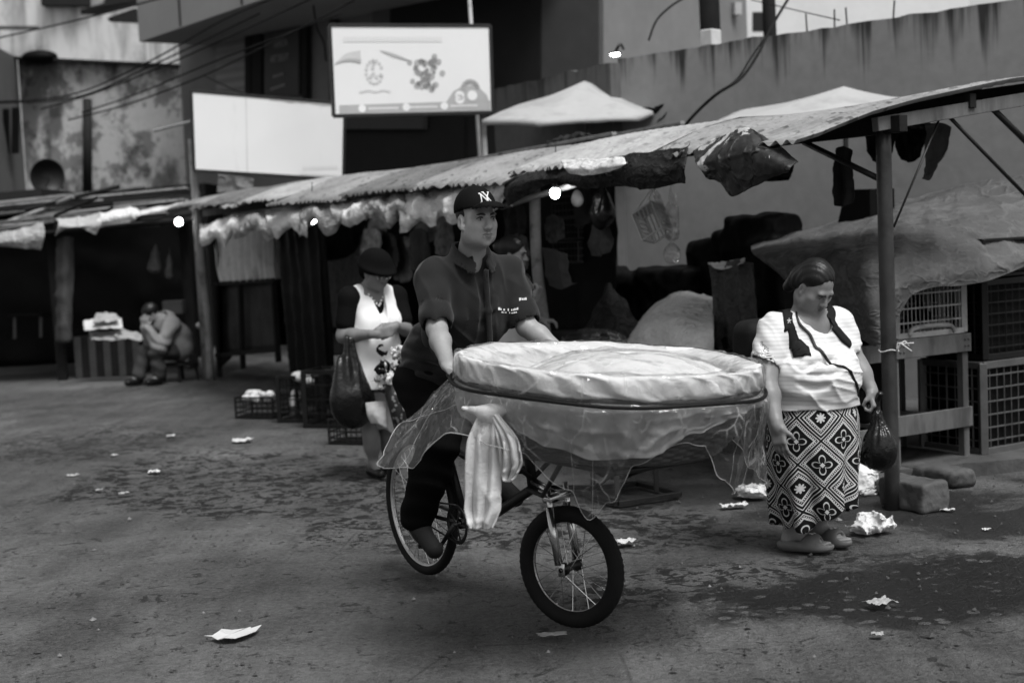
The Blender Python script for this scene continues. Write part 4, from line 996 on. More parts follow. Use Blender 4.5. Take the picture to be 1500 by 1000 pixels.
ex, ey = (rx[:, None]+fold_)*ca_[None], (ry[:, None]+fold_)*sa_[None]
Psk = cx[:, None, :] + ex[..., None]*wl + ey[..., None]*wf
slant = (-.055*(Psk[-1] - hem) @ V(-1, .2, 0)/.18 - .02*np.sin(an_*3))
Psk[..., 2] += slant[None]*zs[:, None]**2 + .012*np.sin(an_*9)[None]*zs[:, None]**3
UVs = np.zeros((nz, na_, 3)); UVs[..., 0] = (ca_*0 + an_)[None]*.215; UVs[..., 1] = Psk[..., 2] + .35*fold_; 
# seam at the back: rotate so the wrap falls behind
sh_i = int(na_*.75)
Psk = np.roll(Psk, -sh_i, 1); UVs[..., 0] = (an_[None]*.2196); UVs[..., 1] = np.roll(UVs[..., 1], -sh_i, 1)
Psk = np.concatenate([Psk, Psk[:, :1]], 1); e_ = UVs[:, :1].copy(); e_[..., 0] = 2*math.pi*.2196; UVs = np.concatenate([UVs, e_], 1)
M = MatNet('skirt_weave'); u, v, _ = M.sep(M.attr('weave')); wob = M.noise(7, 2, None) 
per = .23
p_, q_ = (u/per + v/(per*.98)), (u/per - v/(per*.98))
p_, q_ = p_*1.0 + (wob-.5)*.05, q_*1.0 - (wob-.5)*.05
ip, iq = p_.floor(), q_.floor(); fp_, fq_ = p_.frac() - .5, q_.frac() - .5
mm = fp_.abs().max(fq_.abs()); mn = fp_.abs().min(fq_.abs())
band = lambda lo, hi: (mm > lo) * (mm < hi)
line1 = band(.345, .385); line2 = band(.445, .47)
along = (((fp_.abs() > fq_.abs()) * fq_) + ((fq_.abs() > fp_.abs()) * fp_))
teeth = band(.385, .43) * ((along * 16).frac() < .48)
X2, Y2 = (fp_ + fq_), (fp_ - fq_); rr2 = (X2*X2 + Y2*Y2).sqrt(); tt = Y2.atan2(X2)
pet = ((tt*2).cos().abs()*.30 + .10); flower = ((rr2 - pet).abs() < .032) * (rr2 > .12)
flower = flower.max((fp_.abs().max(fq_.abs()) < .055))
star = ((rr2 - ((tt*4).cos().abs()*.12 + .10)) < 0)
par = ((ip + iq*2) * (1/3.0)).frac() < .3
mot = par * star + (1 - par) * flower
inner = par * band(.235, .275)
wht = line1.max(line2).max(teeth * (1-par)).max(mot).max(inner).max(par * band(.275, .32) * ((along*16).frac() < .5)).clamp()
M.color(wht * (.46 + (M.noise(90, 2)-.5)*.2) + .006); M.rough(.85); M.b.inputs['Specular IOR Level'].default_value = .15; M.bump(M.noise(200, 2), .2, .003)
mesh_obj('skirt', Psk.reshape(-1, 3), grid_faces(nz, na_+1), M.m, wom, attrs={'weave': UVs.reshape(-1, 3)}, solid=.004)
for fp, fd in ((f1_, fd1), (f2_, fd2)):
    sl_ = V(-fd[1], fd[0], 0); Fs = np.stack([sl_, fd, V(0, 0, 1)], 1)
    so = SDF(fp - V(.2, .2, .02), fp + V(.2, .2, .13), .0045)
    so.ell(fp + V(0, 0, .018) + fd*.045, V(.052, .088, .024), Fs, .01).ell(fp + V(0, 0, .02) - fd*.065, V(.042, .07, .028), Fs, .03)
    so.ell(fp + V(0, 0, .03) + fd*.0, V(.052, .14, .03), Fs, .02); so.ell(fp + V(0, 0, .06), V(.034, .13, .022), Fs, .008, True)
    so.ell(fp + fd*.035 + V(0, 0, .045), V(.054, .055, .044), Fs, .015); so.plane_cut(fp + V(0, 0, .0), V(0, 0, -1))
    so.ell(fp + fd*.105 + V(0, 0, .052), V(.036, .045, .020), Fs, .006, True)
    sd_o = so.build('sandal', mat('sandal_rubber', .11, .55, .3, .2), wom)
    em = MB(); [em.sphere(fp + fd*(.035+.011*math.cos(t)) + sl_*.018*math.sin(t) + V(0, 0, .088), (.0075, .0075, .004), 6) for t in np.linspace(0, 6.28, 6)]
    wrap(em.build('sandal_emblem', m['white_thread'], sd_o), sd_o, .002)
# backpack, its straps; crossbody bag; carrier bag
bp = thing('backpack', 'dark fabric backpack on the back of the woman in the striped T-shirt', 'backpack', msh - wf*.22 - V(0, 0, .4))
s = SDF(msh - wf*.25 - V(.33, .33, .5), msh - wf*.25 + V(.33, .33, .15), .007)
s.box(msh - wf*.235 - V(0, 0, .16) - wl*.075, V(.155, .10, .20), WT, .07, .02).box(msh - wf*.32 - V(0, 0, .22) - wl*.075, V(.12, .05, .12), WT, .04, .03)
s.disp(lambda x, y, z: .006*fbm(x*8, y*8, z*8, 2)); m['pack'] = mat('pack_nylon', .010, .7, .12, .3, 8, .3, 200)
s.build('pack', m['pack'], bp)
def strap(name, pts, wdt, thk, parent, mt, sd, off=.004, n=60):
    C0 = project(sd, spline(pts, n), off)
    for _ in range(4): C0[1:-1] = (C0[:-2] + 2*C0[1:-1] + C0[2:])/4
    C0 = project(sd, C0, off); T = np.gradient(C0, axis=0); T /= np.linalg.norm(T, axis=1)[:, None]+1e-9; mid_ = msh - V(0, 0, .1); rows = []
    for i in range(n):
        outv = C0[i] - (mid_ + V(0, 0, (C0[i][2]-mid_[2])*.6)); sdv = unit(np.cross(T[i], outv)); rows.append([C0[i] + sdv*wdt*q for q in (-.5, -.25, 0, .25, .5)])
    R_ = np.array(rows); R_ = project(sd, R_.reshape(-1, 3), off).reshape(n, 5, 3)
    o = sheet_obj(name, R_, mt, parent, 0); sm = o.modifiers.new('thick', 'SOLIDIFY'); sm.thickness = thk; sm.offset = 0; return o
so = strap('shoulder_strap', [shR - wf*.10 + V(.02, 0, .06), W(1150, 447, 6.86), W(1160, 462, 6.74), W(1171, 486, 6.68), W(1172, 504, 6.68), W(1171, 518, 6.685)], .082, .010, bp, m['pack'], shirt_sdf, .006)
strap('shoulder_strap', [shL - wf*.10 + V(0, 0, .06), W(1216, 446, 6.95), W(1228, 460, 6.80), W(1238, 482, 6.80), W(1243, 506, 6.84)], .062, .010, bp, m['pack'], shirt_sdf, .006)
cu = project(shirt_sdf, [W(1162, 465, 6.72)], .018)[0]; e = MB()
for a_ in range(5): t = a_*2*math.pi/5 + .3; e.beam(cu, cu + (wl*math.cos(t) + V(0, 0, math.sin(t)))*.014, .004, .003, wf)
e.build('strap_emblem', m['white_thread'], so)
cb = thing('shoulder_bag', 'small black bag at the hip of the stout woman, on a thin chest strap', 'bag', W(1254, 600, 6.95) - V(0, 0, .1))
s = SDF(W(1254, 585, 6.95) - .2, W(1254, 585, 6.95) + .2, .007); s.box(W(1256, 592, 6.98), V(.08, .035, .09), frame(wl), .025).disp(lambda x, y, z: .003*noise3(x*12, y*12, z*12)); s.build('pouch', m['pack'], cb)
strap('strap', [nb - wf*.05 - wl*.05 + V(0, 0, .01), W(1172, 452, 6.78), W(1186, 470, 6.70), W(1206, 491, 6.64), W(1228, 518, 6.62), W(1245, 540, 6.68), W(1252, 560, 6.72), W(1256, 580, 6.80)], .013, .006, cb, m['black_plastic'], shirt_sdf, .003)
kb = SDF(bagtop - V(.2, .2, .42), bagtop + V(.2, .2, .08), .006)
kb.path([bagtop + V(0, 0, .02), bagtop - V(0, 0, .05), bagtop + V(.01, 0, -.14)], [.012, .022, .05], .02); kb.ell(bagtop + V(.01, .0, -.22), V(.088, .075, .10), None, .05)
kb.disp(lambda x, y, z: .006*np.sin(np.arctan2(y-bagtop[1], x-bagtop[0]-.01)*13 + 2*noise3(x*9, y*9, z*5)) * np.clip((z-bagtop[2]+.2)*8, 0, 1) + .004*fbm(x*14, y*14, z*14, 2))
kb.cap(bagtop + V(0, 0, .02), bagtop + V(.015, -.01, .055), .012, .018, .01)
tag(kb.build('carrier_bag', m['bag_plastic']), 'knotted black plastic carrier bag hanging from the hand of the stout woman', 'carrier bag')

# ======== the woman in the hat
lady = thing('person', 'older woman in a pale waistcoat and dark brimmed hat, hands clasped at her waist', 'person', G(553, 698))
lf = unit(V(.52, -.854, 0)); ll = V(-lf[1], lf[0], 0); LT = frame(lf); YL = 9.65
nb = W(543, 424, YL); shR, shL = W(512, 436, 9.58), W(580, 434, 9.75); msh = (shR+shL)/2; bel = W(545, 505, YL); hip = W(547, 560, YL)
elR, wrR = W(503, 492, 9.56), W(549, 489, 9.38); elL, wrL = W(594, 482, 9.68), W(578, 478, 9.42)
HFL = frame(V(.62, -.70, -.36)); hcl = W(551, 398, 9.57)
g1, g2 = G(548, 697), G(569, 690)
s = SDF(V(-1.5, 9.1, -.02), V(-.5, 10.1, 1.6), .0065)
s.ell(msh - V(0, 0, .12), V(.14, .10, .17), LT, .05).ell(bel, V(.16, .14, .17), LT, .05).ell(hip, V(.17, .15, .15), LT, .05)
s.cap(shR, shL, .055, None, .05); s.cap(nb, shR, .048, .05, .05); s.cap(nb, shL, .048, .05, .05); s.ell(nb + lf*.03 - V(0, 0, .05), V(.10, .06, .07), LT, .05)
LL_ = head(s, hcl, HFL, .98, nb, .055, .006)
s.path([shR, elR, elR + (wrR-elR)*.35, wrR], [.056, .046, .044, .028], .03); s.path([shL, elL, wrL], [.052, .043, .028], .03)
hand(s, wrR, unit(wrL - wrR + V(.05, -.05, -.02)), V(.3, .8, 0), V(0, 0, 1), (35, 45, 30), 1.0); hand(s, wrL, unit(V(-.55, -.3, -.35)), V(-.3, .8, 0), V(0, 0, 1), (30, 40, 30), 1.0)
for fp, hx in ((g1, -.06), (g2, .06)):
    hj = hip + ll*hx - V(0, 0, .1); kj = (hj+fp)/2 + lf*.02; an = fp + V(0, 0, .09)
    s.path([hj, kj, kj + (an-kj)*.35, an], [.085, .052, .050, .032], .04); s.cap(an, fp + lf*.09 + V(0, 0, .03), .034, .022, .02); s.cap(an, fp - lf*.04 + V(0, 0, .035), .034, .03, .02)
s.build('body', m['skin_dark'], lady); face_parts(LL_, HFL, .98, lady, False, (0, .75, -.9), m['skin_dark'])
gl = MB()
for q in (-1, 1):
    ring = [LL_(q*.034 + .024*math.cos(t), .094, .0 + .018*math.sin(t)) for t in np.linspace(0, 2*math.pi, 20)]
    gl.tube(ring, .0022, 5, caps=False); gl.tube([LL_(q*.058, .092, .004), LL_(q*.078, .0, .006)], .002, 5)
gl.tube([LL_(-.010, .098, .004), LL_(.010, .098, .004)], .002, 5); gl.build('glasses', m['chrome'], lady)
hh = SDF(hcl - .3, hcl + .3, .006)
hh.ell(LL_(0, -.02, .06), V(.104, .122, .100), HFL, 0).ell(LL_(0, .0, .030), V(.122, .150, .034), HFL, .04); hh.ell(LL_(0, .03, -.06), V(.085, .12, .085), HFL, .01, True)
hh.ell(LL_(0, -.07, -.01), V(.085, .06, .075), HFL, .02).disp(lambda x, y, z: .003*fbm(x*9, y*9, z*9, 2)); hh.build('hat', mat('hat_felt', .005, .95, .05, .3, 9, .4, 120), lady)
s = SDF(msh - V(.35, .35, .30), msh + V(.35, .35, .12), .0065)      # dark blouse
s.ell(msh - V(0, 0, .11), V(.155, .115, .17), LT, .05); s.cap(shR, shL, .066, None, .05); s.cap(nb - V(0, 0, .04), shR, .055, .06, .04); s.cap(nb - V(0, 0, .04), shL, .055, .06, .04)
for sh, el in ((shR, elR), (shL, elL)): s.path([sh, sh + unit(el-sh)*.17], [.072, .068], .03)
s.cap(nb - V(0, 0, .05), nb + V(0, 0, .1), .056, .062, .01, True); s.ell(nb + lf*.08 - V(0, 0, .03), V(.045, .05, .05), LT, .01, True)
s.build('blouse', mat('dark_blouse', .005, .85, .06, .3), lady)
bd = MB()
for t in np.linspace(-1, 1, 9): bd.sphere(nb + lf*(.115 - .035*abs(t)) + ll*.055*t + V(0, 0, -.105 + .075*abs(t)**1.3), .0085, 8)
bd.build('necklace', m['white_thread'], lady, smooth=True)
s = SDF(msh - V(.4, .4, .62), msh + V(.4, .4, .12), .0065)
s.ell(msh - V(0, 0, .13) + lf*.02, V(.165, .14, .19), LT, .05); [s.ell(msh - V(0, 0, .165) + lf*.095 + ll*q*.07, V(.085, .075, .085), LT, .04) for q in (-1, 1)]
s.ell(bel + lf*.02, V(.185, .165, .19), LT, .06); s.ell(hip + V(0, 0, .02) + lf*.01, V(.198, .178, .3), LT, .05)
s.cap(shR + ll*.03, shL - ll*.03, .066, None, .05); s.cap(nb - V(0, 0, .035), (shR+nb)/2, .058, .064, .04); s.cap(nb - V(0, 0, .035), (shL+nb)/2, .058, .064, .04)
for sh, el, q in ((shR, elR, -1), (shL, elL, 1)): s.cap(sh + ll*q*.035 + V(0, 0, .02), el + ll*q*.01, .076, .085, .012, True)
s.cap(nb - V(0, 0, .02), nb + V(0, 0, .1), .068, .075, .01, True)
s.cap(nb + lf*.06 + V(0, 0, -.01), msh + lf*.20 - V(0, 0, .20), .062, .010, .008, True); s.cap(nb + lf*.16 + V(0, 0, -.01), msh + lf*.24 - V(0, 0, .21), .065, .008, .008, True)
s.plane_cut(W(547, 612, YL), V(0, 0, -1)); s.disp(lambda x, y, z: .004*fbm(x*8, y*8, z*6, 2))
s.cap(msh + lf*.22 - V(0, 0, .2), bel + lf*.22 - V(0, 0, .4), .004, None, .003, True)
s.build('waistcoat', mat('pale_knit', .78, .9, .1, .08, 6, .3, 180), lady)
nz = 24; zs = np.linspace(0, 1, nz); an_ = np.linspace(0, 2*math.pi, 120, endpoint=False)
top = W(547, 572, YL); hemz = .30; rr = np.interp(zs, [0, .3, 1], [.175, .182, .178])[:, None] + (.018*np.sin(an_*8)[None])*zs[:, None]
ctr = top[None] + ((g1+g2)/2 + V(0, 0, hemz) - top)[None]*zs[:, None]
Psk = ctr[:, None] + (rr*np.cos(an_))[..., None]*ll + (rr*np.sin(an_)*.85)[..., None]*lf; Psk[..., 2] += zs[:, None]**2*(.05*np.sin(an_ - 1.4) + .012*np.sin(an_*8))[None]
mesh_obj('skirt', Psk.reshape(-1, 3), grid_faces(nz, 120, False, True), mat('grey_skirt', .30, .9, .1, .25, 6, .3, 180), lady, solid=.004)
for fp in (g1, g2):
    so = SDF(fp - V(.2, .2, .02), fp + V(.2, .2, .14), .006); so.cap(fp - lf*.04 + V(0, 0, .035), fp + lf*.11 + V(0, 0, .025), .04, .034, .02).ell(fp + V(0, 0, .085), V(.032, .05, .03), LT, .02, True); so.plane_cut(fp + V(0, 0, .001), V(0, 0, -1)); so.build('shoe', m['black_plastic'], lady)
tb = W(505, 500, 9.46)
s = SDF(tb - V(.35, .35, .72), tb + V(.35, .35, .1), .008)
s.ell(tb + V(.03, 0, -.40), V(.16, .10, .19), LT, .06).ell(tb + V(.02, 0, -.26), V(.12, .07, .16), LT, .06).path([tb + V(.03, 0, .01), tb + V(-.01, 0, -.16)], [.02, .035], .04).path([tb + V(.03, 0, .01), tb + V(.07, 0, -.16)], [.02, .03], .04)
s.disp(lambda x, y, z: .008*np.sin(x*90 + 4*noise3(x*5, y*5, z*3))*np.clip((z-tb[2]+.4)*3, 0, 1) + .008*fbm(x*7, y*7, z*7, 2))
tag(s.build('tote_bag', m['bag_plastic']), 'sagging black bag hanging from the forearm of the woman in the hat', 'bag')
# flowers she carries, wrapped in a dark patterned cone
fl = thing('bouquet', 'bunch of white and dark flowers in a long patterned wrapper below the clasped hands', 'bouquet', W(590, 640, 9.36))
M = MatNet('patterned_paper'); c = M.voronoi(34, None, 'F1'); M.color((c < .32) * .16 + .012); M.rough(.6)
w0, w1 = W(573, 560, 9.36), W(590, 642, 9.34); MB().tube([w0, w0 + (w1-w0)*.3, w1], [.062, .056, .038], 16).build('wrapper', M.m, fl, smooth=True)
def petals(mb, c, r, n=9):
    for i in range(n):
        d = unit(RNG.normal(size=3)); x = unit(np.cross(d, RNG.normal(size=3))); y = np.cross(d, x); p = c + d*r*.55
        mb.add([p - x*r*.5, p + y*r*.45 + d*r*.15, p + x*r*.5, p - y*r*.45 + d*r*.15, p + d*r*.35], [(0, 1, 4), (1, 2, 4), (2, 3, 4), (3, 0, 4)])
for i in range(26):
    px, py = RNG.uniform(550, 598), RNG.uniform(508, 566); mb = MB(); wht = px > 566 or RNG.random() < .3
    petals(mb, W(px, py, 9.33 + RNG.uniform(-.05, .05)), .038 if wht else .05, 10); mb.build('flower', m['produce'] if wht else m['cap'], fl)
lv = MB()
for i in range(60):
    p = W(RNG.uniform(552, 596), RNG.uniform(515, 580), 9.37 + RNG.uniform(-.04, .04)); d = unit(RNG.normal(size=3)); x = unit(np.cross(d, V(0, 0, 1)))
    lv.add([p, p + d*.04 + x*.014, p + d*.08, p + d*.04 - x*.014], [(0, 1, 2, 3)])
lv.build('foliage', m['leafy'], fl); mb = MB(); pc = W(600, 578, 9.33)
P = sheet([[W(590, 555, 9.33), W(603, 553, 9.35)], [W(589, 580, 9.31), W(610, 576, 9.34)], [W(590, 602, 9.33), W(613, 598, 9.36)]], 14, 10, .01, 14); sheet_obj('paper_tail', P, m['paper'], fl, .002)
P = sheet([[W(536, 590, 9.4), W(552, 588, 9.38), W(566, 588, 9.4)], [W(538, 606, 9.38), W(553, 606, 9.35), W(566, 604, 9.38)], [W(545, 618, 9.4), W(556, 622, 9.36), W(568, 628, 9.4)]], 14, 14, .012, 12); sheet_obj('paper_frill', P, m['paper'], fl, .002)

# ======== the woman behind the cyclist, turned to the stall
vend = thing('person', 'woman in a dark flowered blouse and pale apron standing behind the cyclist, one fist raised', 'person', G(752, 650))
YV = 10.3; vf = unit(V(.9, -.42, 0)); vl = V(-vf[1], vf[0], 0); VT = frame(vf)
nb = W(752, 402, YV); hcv = W(752, 372, YV - .04); shR, shL = W(744, 418, YV - .16), W(764, 414, YV + .14); msh = (shR+shL)/2; bel = W(748, 470, YV); hip = W(746, 530, YV)
elR, wrR = W(768, 462, YV - .2), W(784, 438, YV - .2); elL, wrL = W(775, 460, YV + .1), W(792, 470, YV + .05)
HV = frame(V(.93, -.33, -.15))
s = SDF(V(-.6, 9.7, -.02), V(.75, 10.8, 1.6), .0075)
s.ell(msh - V(0, 0, .12), V(.14, .1, .17), VT, .05).ell(bel, V(.15, .13, .17), VT, .05).ell(hip, V(.17, .15, .16), VT, .05).cap(shR, shL, .055, None, .05).cap(nb, shR, .05, .05, .05).cap(nb, shL, .05, .05, .05)
LV = head(s, hcv, HV, .98, nb, .052, .004)
s.path([shR, elR, wrR], [.054, .045, .028], .03); s.path([shL, elL, wrL], [.052, .043, .028], .03)
hand(s, wrR, V(.4, -.1, .9), V(-.5, .3, 0), V(-.3, -.8, 0), (70, 80, 50), 1.0, 0, .9); hand(s, wrL, V(.9, -.3, 0), V(0, 0, -1), V(0, -1, 0), (30, 40, 30))
gf = G(752, 650, 0)
for q in (-.08, .08): s.path([hip + vl*q, hip + vl*q - V(0, 0, .38), V(hip[0], hip[1], .08) + vl*q], [.085, .058, .036], .03); s.cap(V(hip[0], hip[1], .07) + vl*q, V(hip[0], hip[1], .035) + vl*q + vf*.16, .036, .026, .02)
s.build('body', m['skin'], vend); face_parts(LV, HV, .98, vend)
h = SDF(hcv - .22, hcv + .22, .006); h.ell(LV(0, -.022, .042), V(.086, .104, .095), HV, 0).ell(LV(0, -.11, .04), V(.05, .05, .05), HV, .02); h.ell(LV(0, .085, -.04), V(.07, .08, .10), HV, .01, True); h.plane_cut(LV(0, -.02, -.06), HV @ V(0, 0, -1)); h.build('hair', m['hair'], vend)
s = SDF(msh - V(.4, .4, .42), msh + V(.4, .4, .12), .0075)
s.ell(msh - V(0, 0, .12), V(.16, .125, .18), VT, .05).ell(bel, V(.17, .15, .18), VT, .05).cap(shR, shL, .068, None, .05).path([shR, shR + (elR-shR)*.85], [.074, .068], .03).path([shL, shL + (elL-shL)*.85], [.072, .066], .03).cap(nb - V(0, 0, .05), nb + V(0, 0, .12), .058, .064, .01, True)
M = MatNet('flowered_cotton'); c = M.noise(24, 3, None, .6, 1.5); M.color(c.step(.57, .62) * .22 + .014); M.rough(.85); s.build('blouse', M.m, vend)
nz = 26; zs = np.linspace(0, 1, nz); an_ = np.linspace(0, 2*math.pi, 90, endpoint=False); top = bel - V(0, 0, .02); rr = np.interp(zs, [0, .4, 1], [.165, .195, .22])[:, None] + .014*np.sin(an_*11)[None]*zs[:, None]
Psk = (top[None] - V(0, 0, .72)*zs[:, None])[:, None] + (rr*np.cos(an_))[..., None]*vl + (rr*np.sin(an_)*.9)[..., None]*vf
mesh_obj('apron_skirt', Psk.reshape(-1, 3), grid_faces(nz, 90, False, True), m['canvas'], vend, solid=.004)
for q in (-.08, .08):
    fp = V(hip[0], hip[1], 0) + vl*q + vf*.05; so = SDF(fp - V(.2, .2, .02), fp + V(.2, .2, .14), .008); so.cap(fp - vf*.06 + V(0, 0, .035), fp + vf*.11 + V(0, 0, .03), .042, .036, .02).plane_cut(fp + V(0, 0, .001), V(0, 0, -1)); so.build('shoe', m['black_plastic'], vend)

# ======== the hunched person on the stool by the far stall
sit = thing('person', 'person in a grey hooded top hunched over on a low stool by the far stall', 'person', G(232, 556))
YS = 17.5; sf = unit(V(-.66, -.75, 0)); sl2 = V(-sf[1], sf[0], 0); ST = frame(sf)
hip = W(263, 512, YS); nb = W(240, 466, YS - .05); msh = nb - V(0, 0, .07); shN, shF = msh + sl2*.17, msh - sl2*.17; 
shN, shF = (shN, shF) if shN[1] < shF[1] else (shF, shN); sgn = 1 if np.dot(shN - msh, sl2) > 0 else -1
hcs = W(221, 459, YS - .1); HS = frame(V(-.72, -.3, -.62))
knN, knF = hip + sf*.42 + sl2*sgn*.12 + V(0, 0, .0), hip + sf*.42 - sl2*sgn*.12; anN, anF = V(knN[0], knN[1], .09) - sf*.02, V(knF[0], knF[1], .09) + sf*.1
elN, elF = W(234, 508, YS - .42), W(222, 506, YS - .1); wrN, wrF = W(216, 480, YS - .42), W(212, 478, YS - .25)
s = SDF(V(-5.4, 16.7, -.02), V(-3.5, 18.3, 1.2), .011)
s.path([hip, (hip+msh)/2 - sf*.04, msh], [.15, .14, .11], .06); s.cap(shN, shF, .06, None, .05); LS = head(s, hcs, HS, .98, nb, .06)
for sh, el, wr in ((shN, elN, wrN), (shF, elF, wrF)): s.path([sh, el, wr], [.055, .045, .03], .03); hand(s, wr, V(-.2, 0, 1), V(.3, .8, 0), V(0, -1, 0), (30, 40, 30), 1.1)
for kn_, an in ((knN, anN), (knF, anF)): s.path([hip, kn_, an], [.10, .065, .045], .04); s.cap(an, an + sf*.15 - V(0, 0, .05), .04, .03, .03)
s.build('body', m['skin_dark'], sit)
s = SDF(V(-5.2, 16.7, .3), V(-3.5, 18.3, 1.2), .010)
s.path([hip + V(0, 0, .02), (hip+msh)/2 - sf*.05, msh], [.175, .175, .135], .07); s.cap(shN, shF, .085, None, .05)
for sh, el, wr in ((shN, elN, wrN), (shF, elF, wrF)): s.path([sh, el, el + (wr-el)*.95], [.10, .088, .06], .04)
s.ell(nb - sf*.05 + V(0, 0, .03), V(.12, .09, .06), ST, .04); s.ell(nb + sf*.03 + V(0, 0, .04), V(.09, .07, .05), ST, .03, True)
s.disp(folds(0, 0, 0, V(.6, 0, .7), 40, .012)); s.plane_cut(hip - V(0, 0, .12), V(0, 0, -1)); s.build('hooded_top', mat('grey_fleece', .2, .95, .1, .25, 5, .4, 60), sit)
s = SDF(V(-5.4, 16.7, -.02), V(-3.5, 18.3, .8), .010)
for kn_, an in ((knN, anN), (knF, anF)): s.path([hip, kn_, an + V(0, 0, .04)], [.12, .09, .085], .04)
s.disp(folds(0, 0, 0, V(.2, 0, .9), 40, .012)); s.build('trousers', mat('grey_trousers', .045, .9, .1, .3), sit)
for an in (anN, anF):
    so = SDF(an - .28, an + .28, .010); so.cap(an - V(0, 0, .04), an + sf*.17 - V(0, 0, .05), .05, .042, .02).plane_cut(V(0, 0, .001), V(0, 0, -1)); so.build('shoe', m['black_plastic'], sit)
h = SDF(hcs - .2, hcs + .2, .008); h.ell(LS(0, -.018, .036), V(.086, .104, .098), HS, 0).ell(LS(0, .08, -.06), V(.07, .08, .10), HS, .01, True).plane_cut(LS(0, 0, -.05), HS @ V(0, 0, -1)); h.build('hair', m['hair'], sit)
st_ = thing('stool', 'low dark wooden stool under the hunched person in the grey hooded top', 'stool', V(hip[0], hip[1], 0)); zt = hip[2] - .16
MB().box(V(hip[0], hip[1], zt - .015), (.36, .30, .03), ST, .006).build('seat', m['wood_dark'], st_)
for a_ in (-1, 1):
    for b_ in (-1, 1):
        q = V(hip[0], hip[1], 0) + sl2*.14*a_ + sf*.12*b_; MB().beam(q + (sl2*a_ + sf*b_)*.02, q + V(0, 0, zt - .03), .035, .035).build('leg', m['wood_dark'], st_)
# ---------------------------------------------------------------- the market stalls
def RWP(px, py, b):
    """the point seen at a pixel on the upright plane b metres behind the stall front"""
    d = _ray(px, py); C = V(0, 0, CAM_H); t = (b - (C - R0) @ UB) / (d @ UB); return C + d * t
def net(rows, b):
    """rows of pixel pairs -> control net; b scalar or one per row / per point"""
    out = []
    for i, r in enumerate(rows):
        out.append([RWP(p[0], p[1], p[2] if len(p) > 2 else (b[i] if not np.isscalar(b) else b)) for p in r])
    return out
def drape(name, label, cat, rows, b, mt, nu=40, nv=60, amp=.01, freq=6, pleats=0, pamp=.02, ph=0.0, group=None, parent=None, solid=.004, sag=0):
    fold = (lambda u, v: pamp*np.sin(v*pleats*2*math.pi + ph + 1.5*noise3(v*3, u*1.5, ph))*np.clip(.25 + u, 0, 1)) if pleats else None
    P = sheet(net(rows, b) if rows is not None else T0, nu, nv, amp, freq, fold); o = sheet_obj(name, P, mt, parent, solid)
    if label: tag(o, label, cat, group)
    return o
m['zinc'] = None
def zinc(name, base, st):
    M = MatNet(name); vv = M.scaled(M.obj(), (1, 1, .6)); n1 = M.noise(1.6, 5, vv, .6, .5); n2 = M.noise(9, 5, vv, .6, .8); n3 = M.noise(30, 3)
    c = base * (1 + (n1-.5)*1.5 + (n2-.5)*.9 + (n3-.5)*.5) * (1 - n2.step(.53, .66) * st) * (1 - n1.step(.58, .72) * .5)
    M.color(c.max(.01)); M.rough(.62); M.b.inputs['Specular IOR Level'].default_value = .3; M.bump(n2 + n3*.3, .35, .012); return M.m
zincs = [zinc('weathered_zinc', .23, .7), zinc('newer_zinc', .32, .5), zinc('rusted_sheet', .13, .8)]
canopy = thing('market_stall', 'long market stall with a corrugated metal roof on poles, open to the street', 'stall', S(5.5, .8))
def roof_z(a, b):
    t = np.interp(b, [-.75, -.5, -.2, .1, .5, .9, 1.3], [1.985, 2.075, 2.17, 2.235, 2.29, 2.345, 2.385]); return t - .085*np.clip((a-.1)/1.2, 0, 1)*np.clip((b-.1)/.8, 0, 1) + .015*np.sin(a*.9)
edges = [-.14, 1.3, 2.75, 4.1, 5.6, 7.0, 8.4, 9.75]
for i, a0 in enumerate(edges):
    a1 = a0 + 1.55; na_, nb_ = 170, 16; av = np.linspace(a0, a1, na_); b0 = -.70 + [0, .03, -.05, .02, -.03, .05, .12, .3][i]; b1 = 1.15 + [0, .1, -.05, .1, .0, -.1, .05, -.1][i]
    bv = np.linspace(b0, b1, nb_); aa, bb = np.meshgrid(av, bv, indexing='ij')
    bent = .018*noise3(aa*1.3, bb*1.1, i*3.0) - (.05*np.clip((-.2-bb), 0, 1)*np.clip(.5+noise3(aa*1.7, 0*aa, i), 0, 1))
    zz = roof_z(aa, bb) + .013*np.sin(aa*2*math.pi/.085) + bent + .012*(i % 2)
    P = R0 + aa[..., None]*UA + (bb + .075*noise3(aa*5.5, 0*aa, i*2.0)*(bb < b0+.01))[..., None]*UB + zz[..., None]*V(0, 0, 1)
    sheet_obj('roof_sheet', P, zincs[[0, 1, 0, 2, 0, 1, 2, 0][i]], canopy, .003)
def post(p, q, r, mt, parent=canopy, n=12, name='post', bow=.01):
    p, q = np.asarray(p), np.asarray(q); pts = spline([p, p + (q-p)*.35 + V(bow, 0, 0), p + (q-p)*.7 - V(bow*.5, bow, 0), q], 12)
    return MB().tube(pts, r, n).build(name, mt, parent, smooth=True)
post(S(0, 0, -.02), S(0, 0, 2.12), .043, m['pipe'], bow=0); post(S(-.03, 1.2, .06), S(-.03, 1.2, 2.24), .043, m['pipe'], bow=0)
post(RWP(800, 560, 0)*V(1, 1, 0) + V(0, 0, -.02), RWP(783, 275, 0), .042, m['bamboo'], bow=.03)
post(S(7.6, 0, -.02), S(7.6, 0, 2.1), .04, m['wood_dark']); post(S(11.28, 0, -.02), S(11.28, 0, 2.15), .05, m['bamboo'], bow=.02)
for a_ in (6, 9.5): post(S(a_, 1.22, -.02), S(a_, 1.22, 2.3), .045, m['wood_dark'])
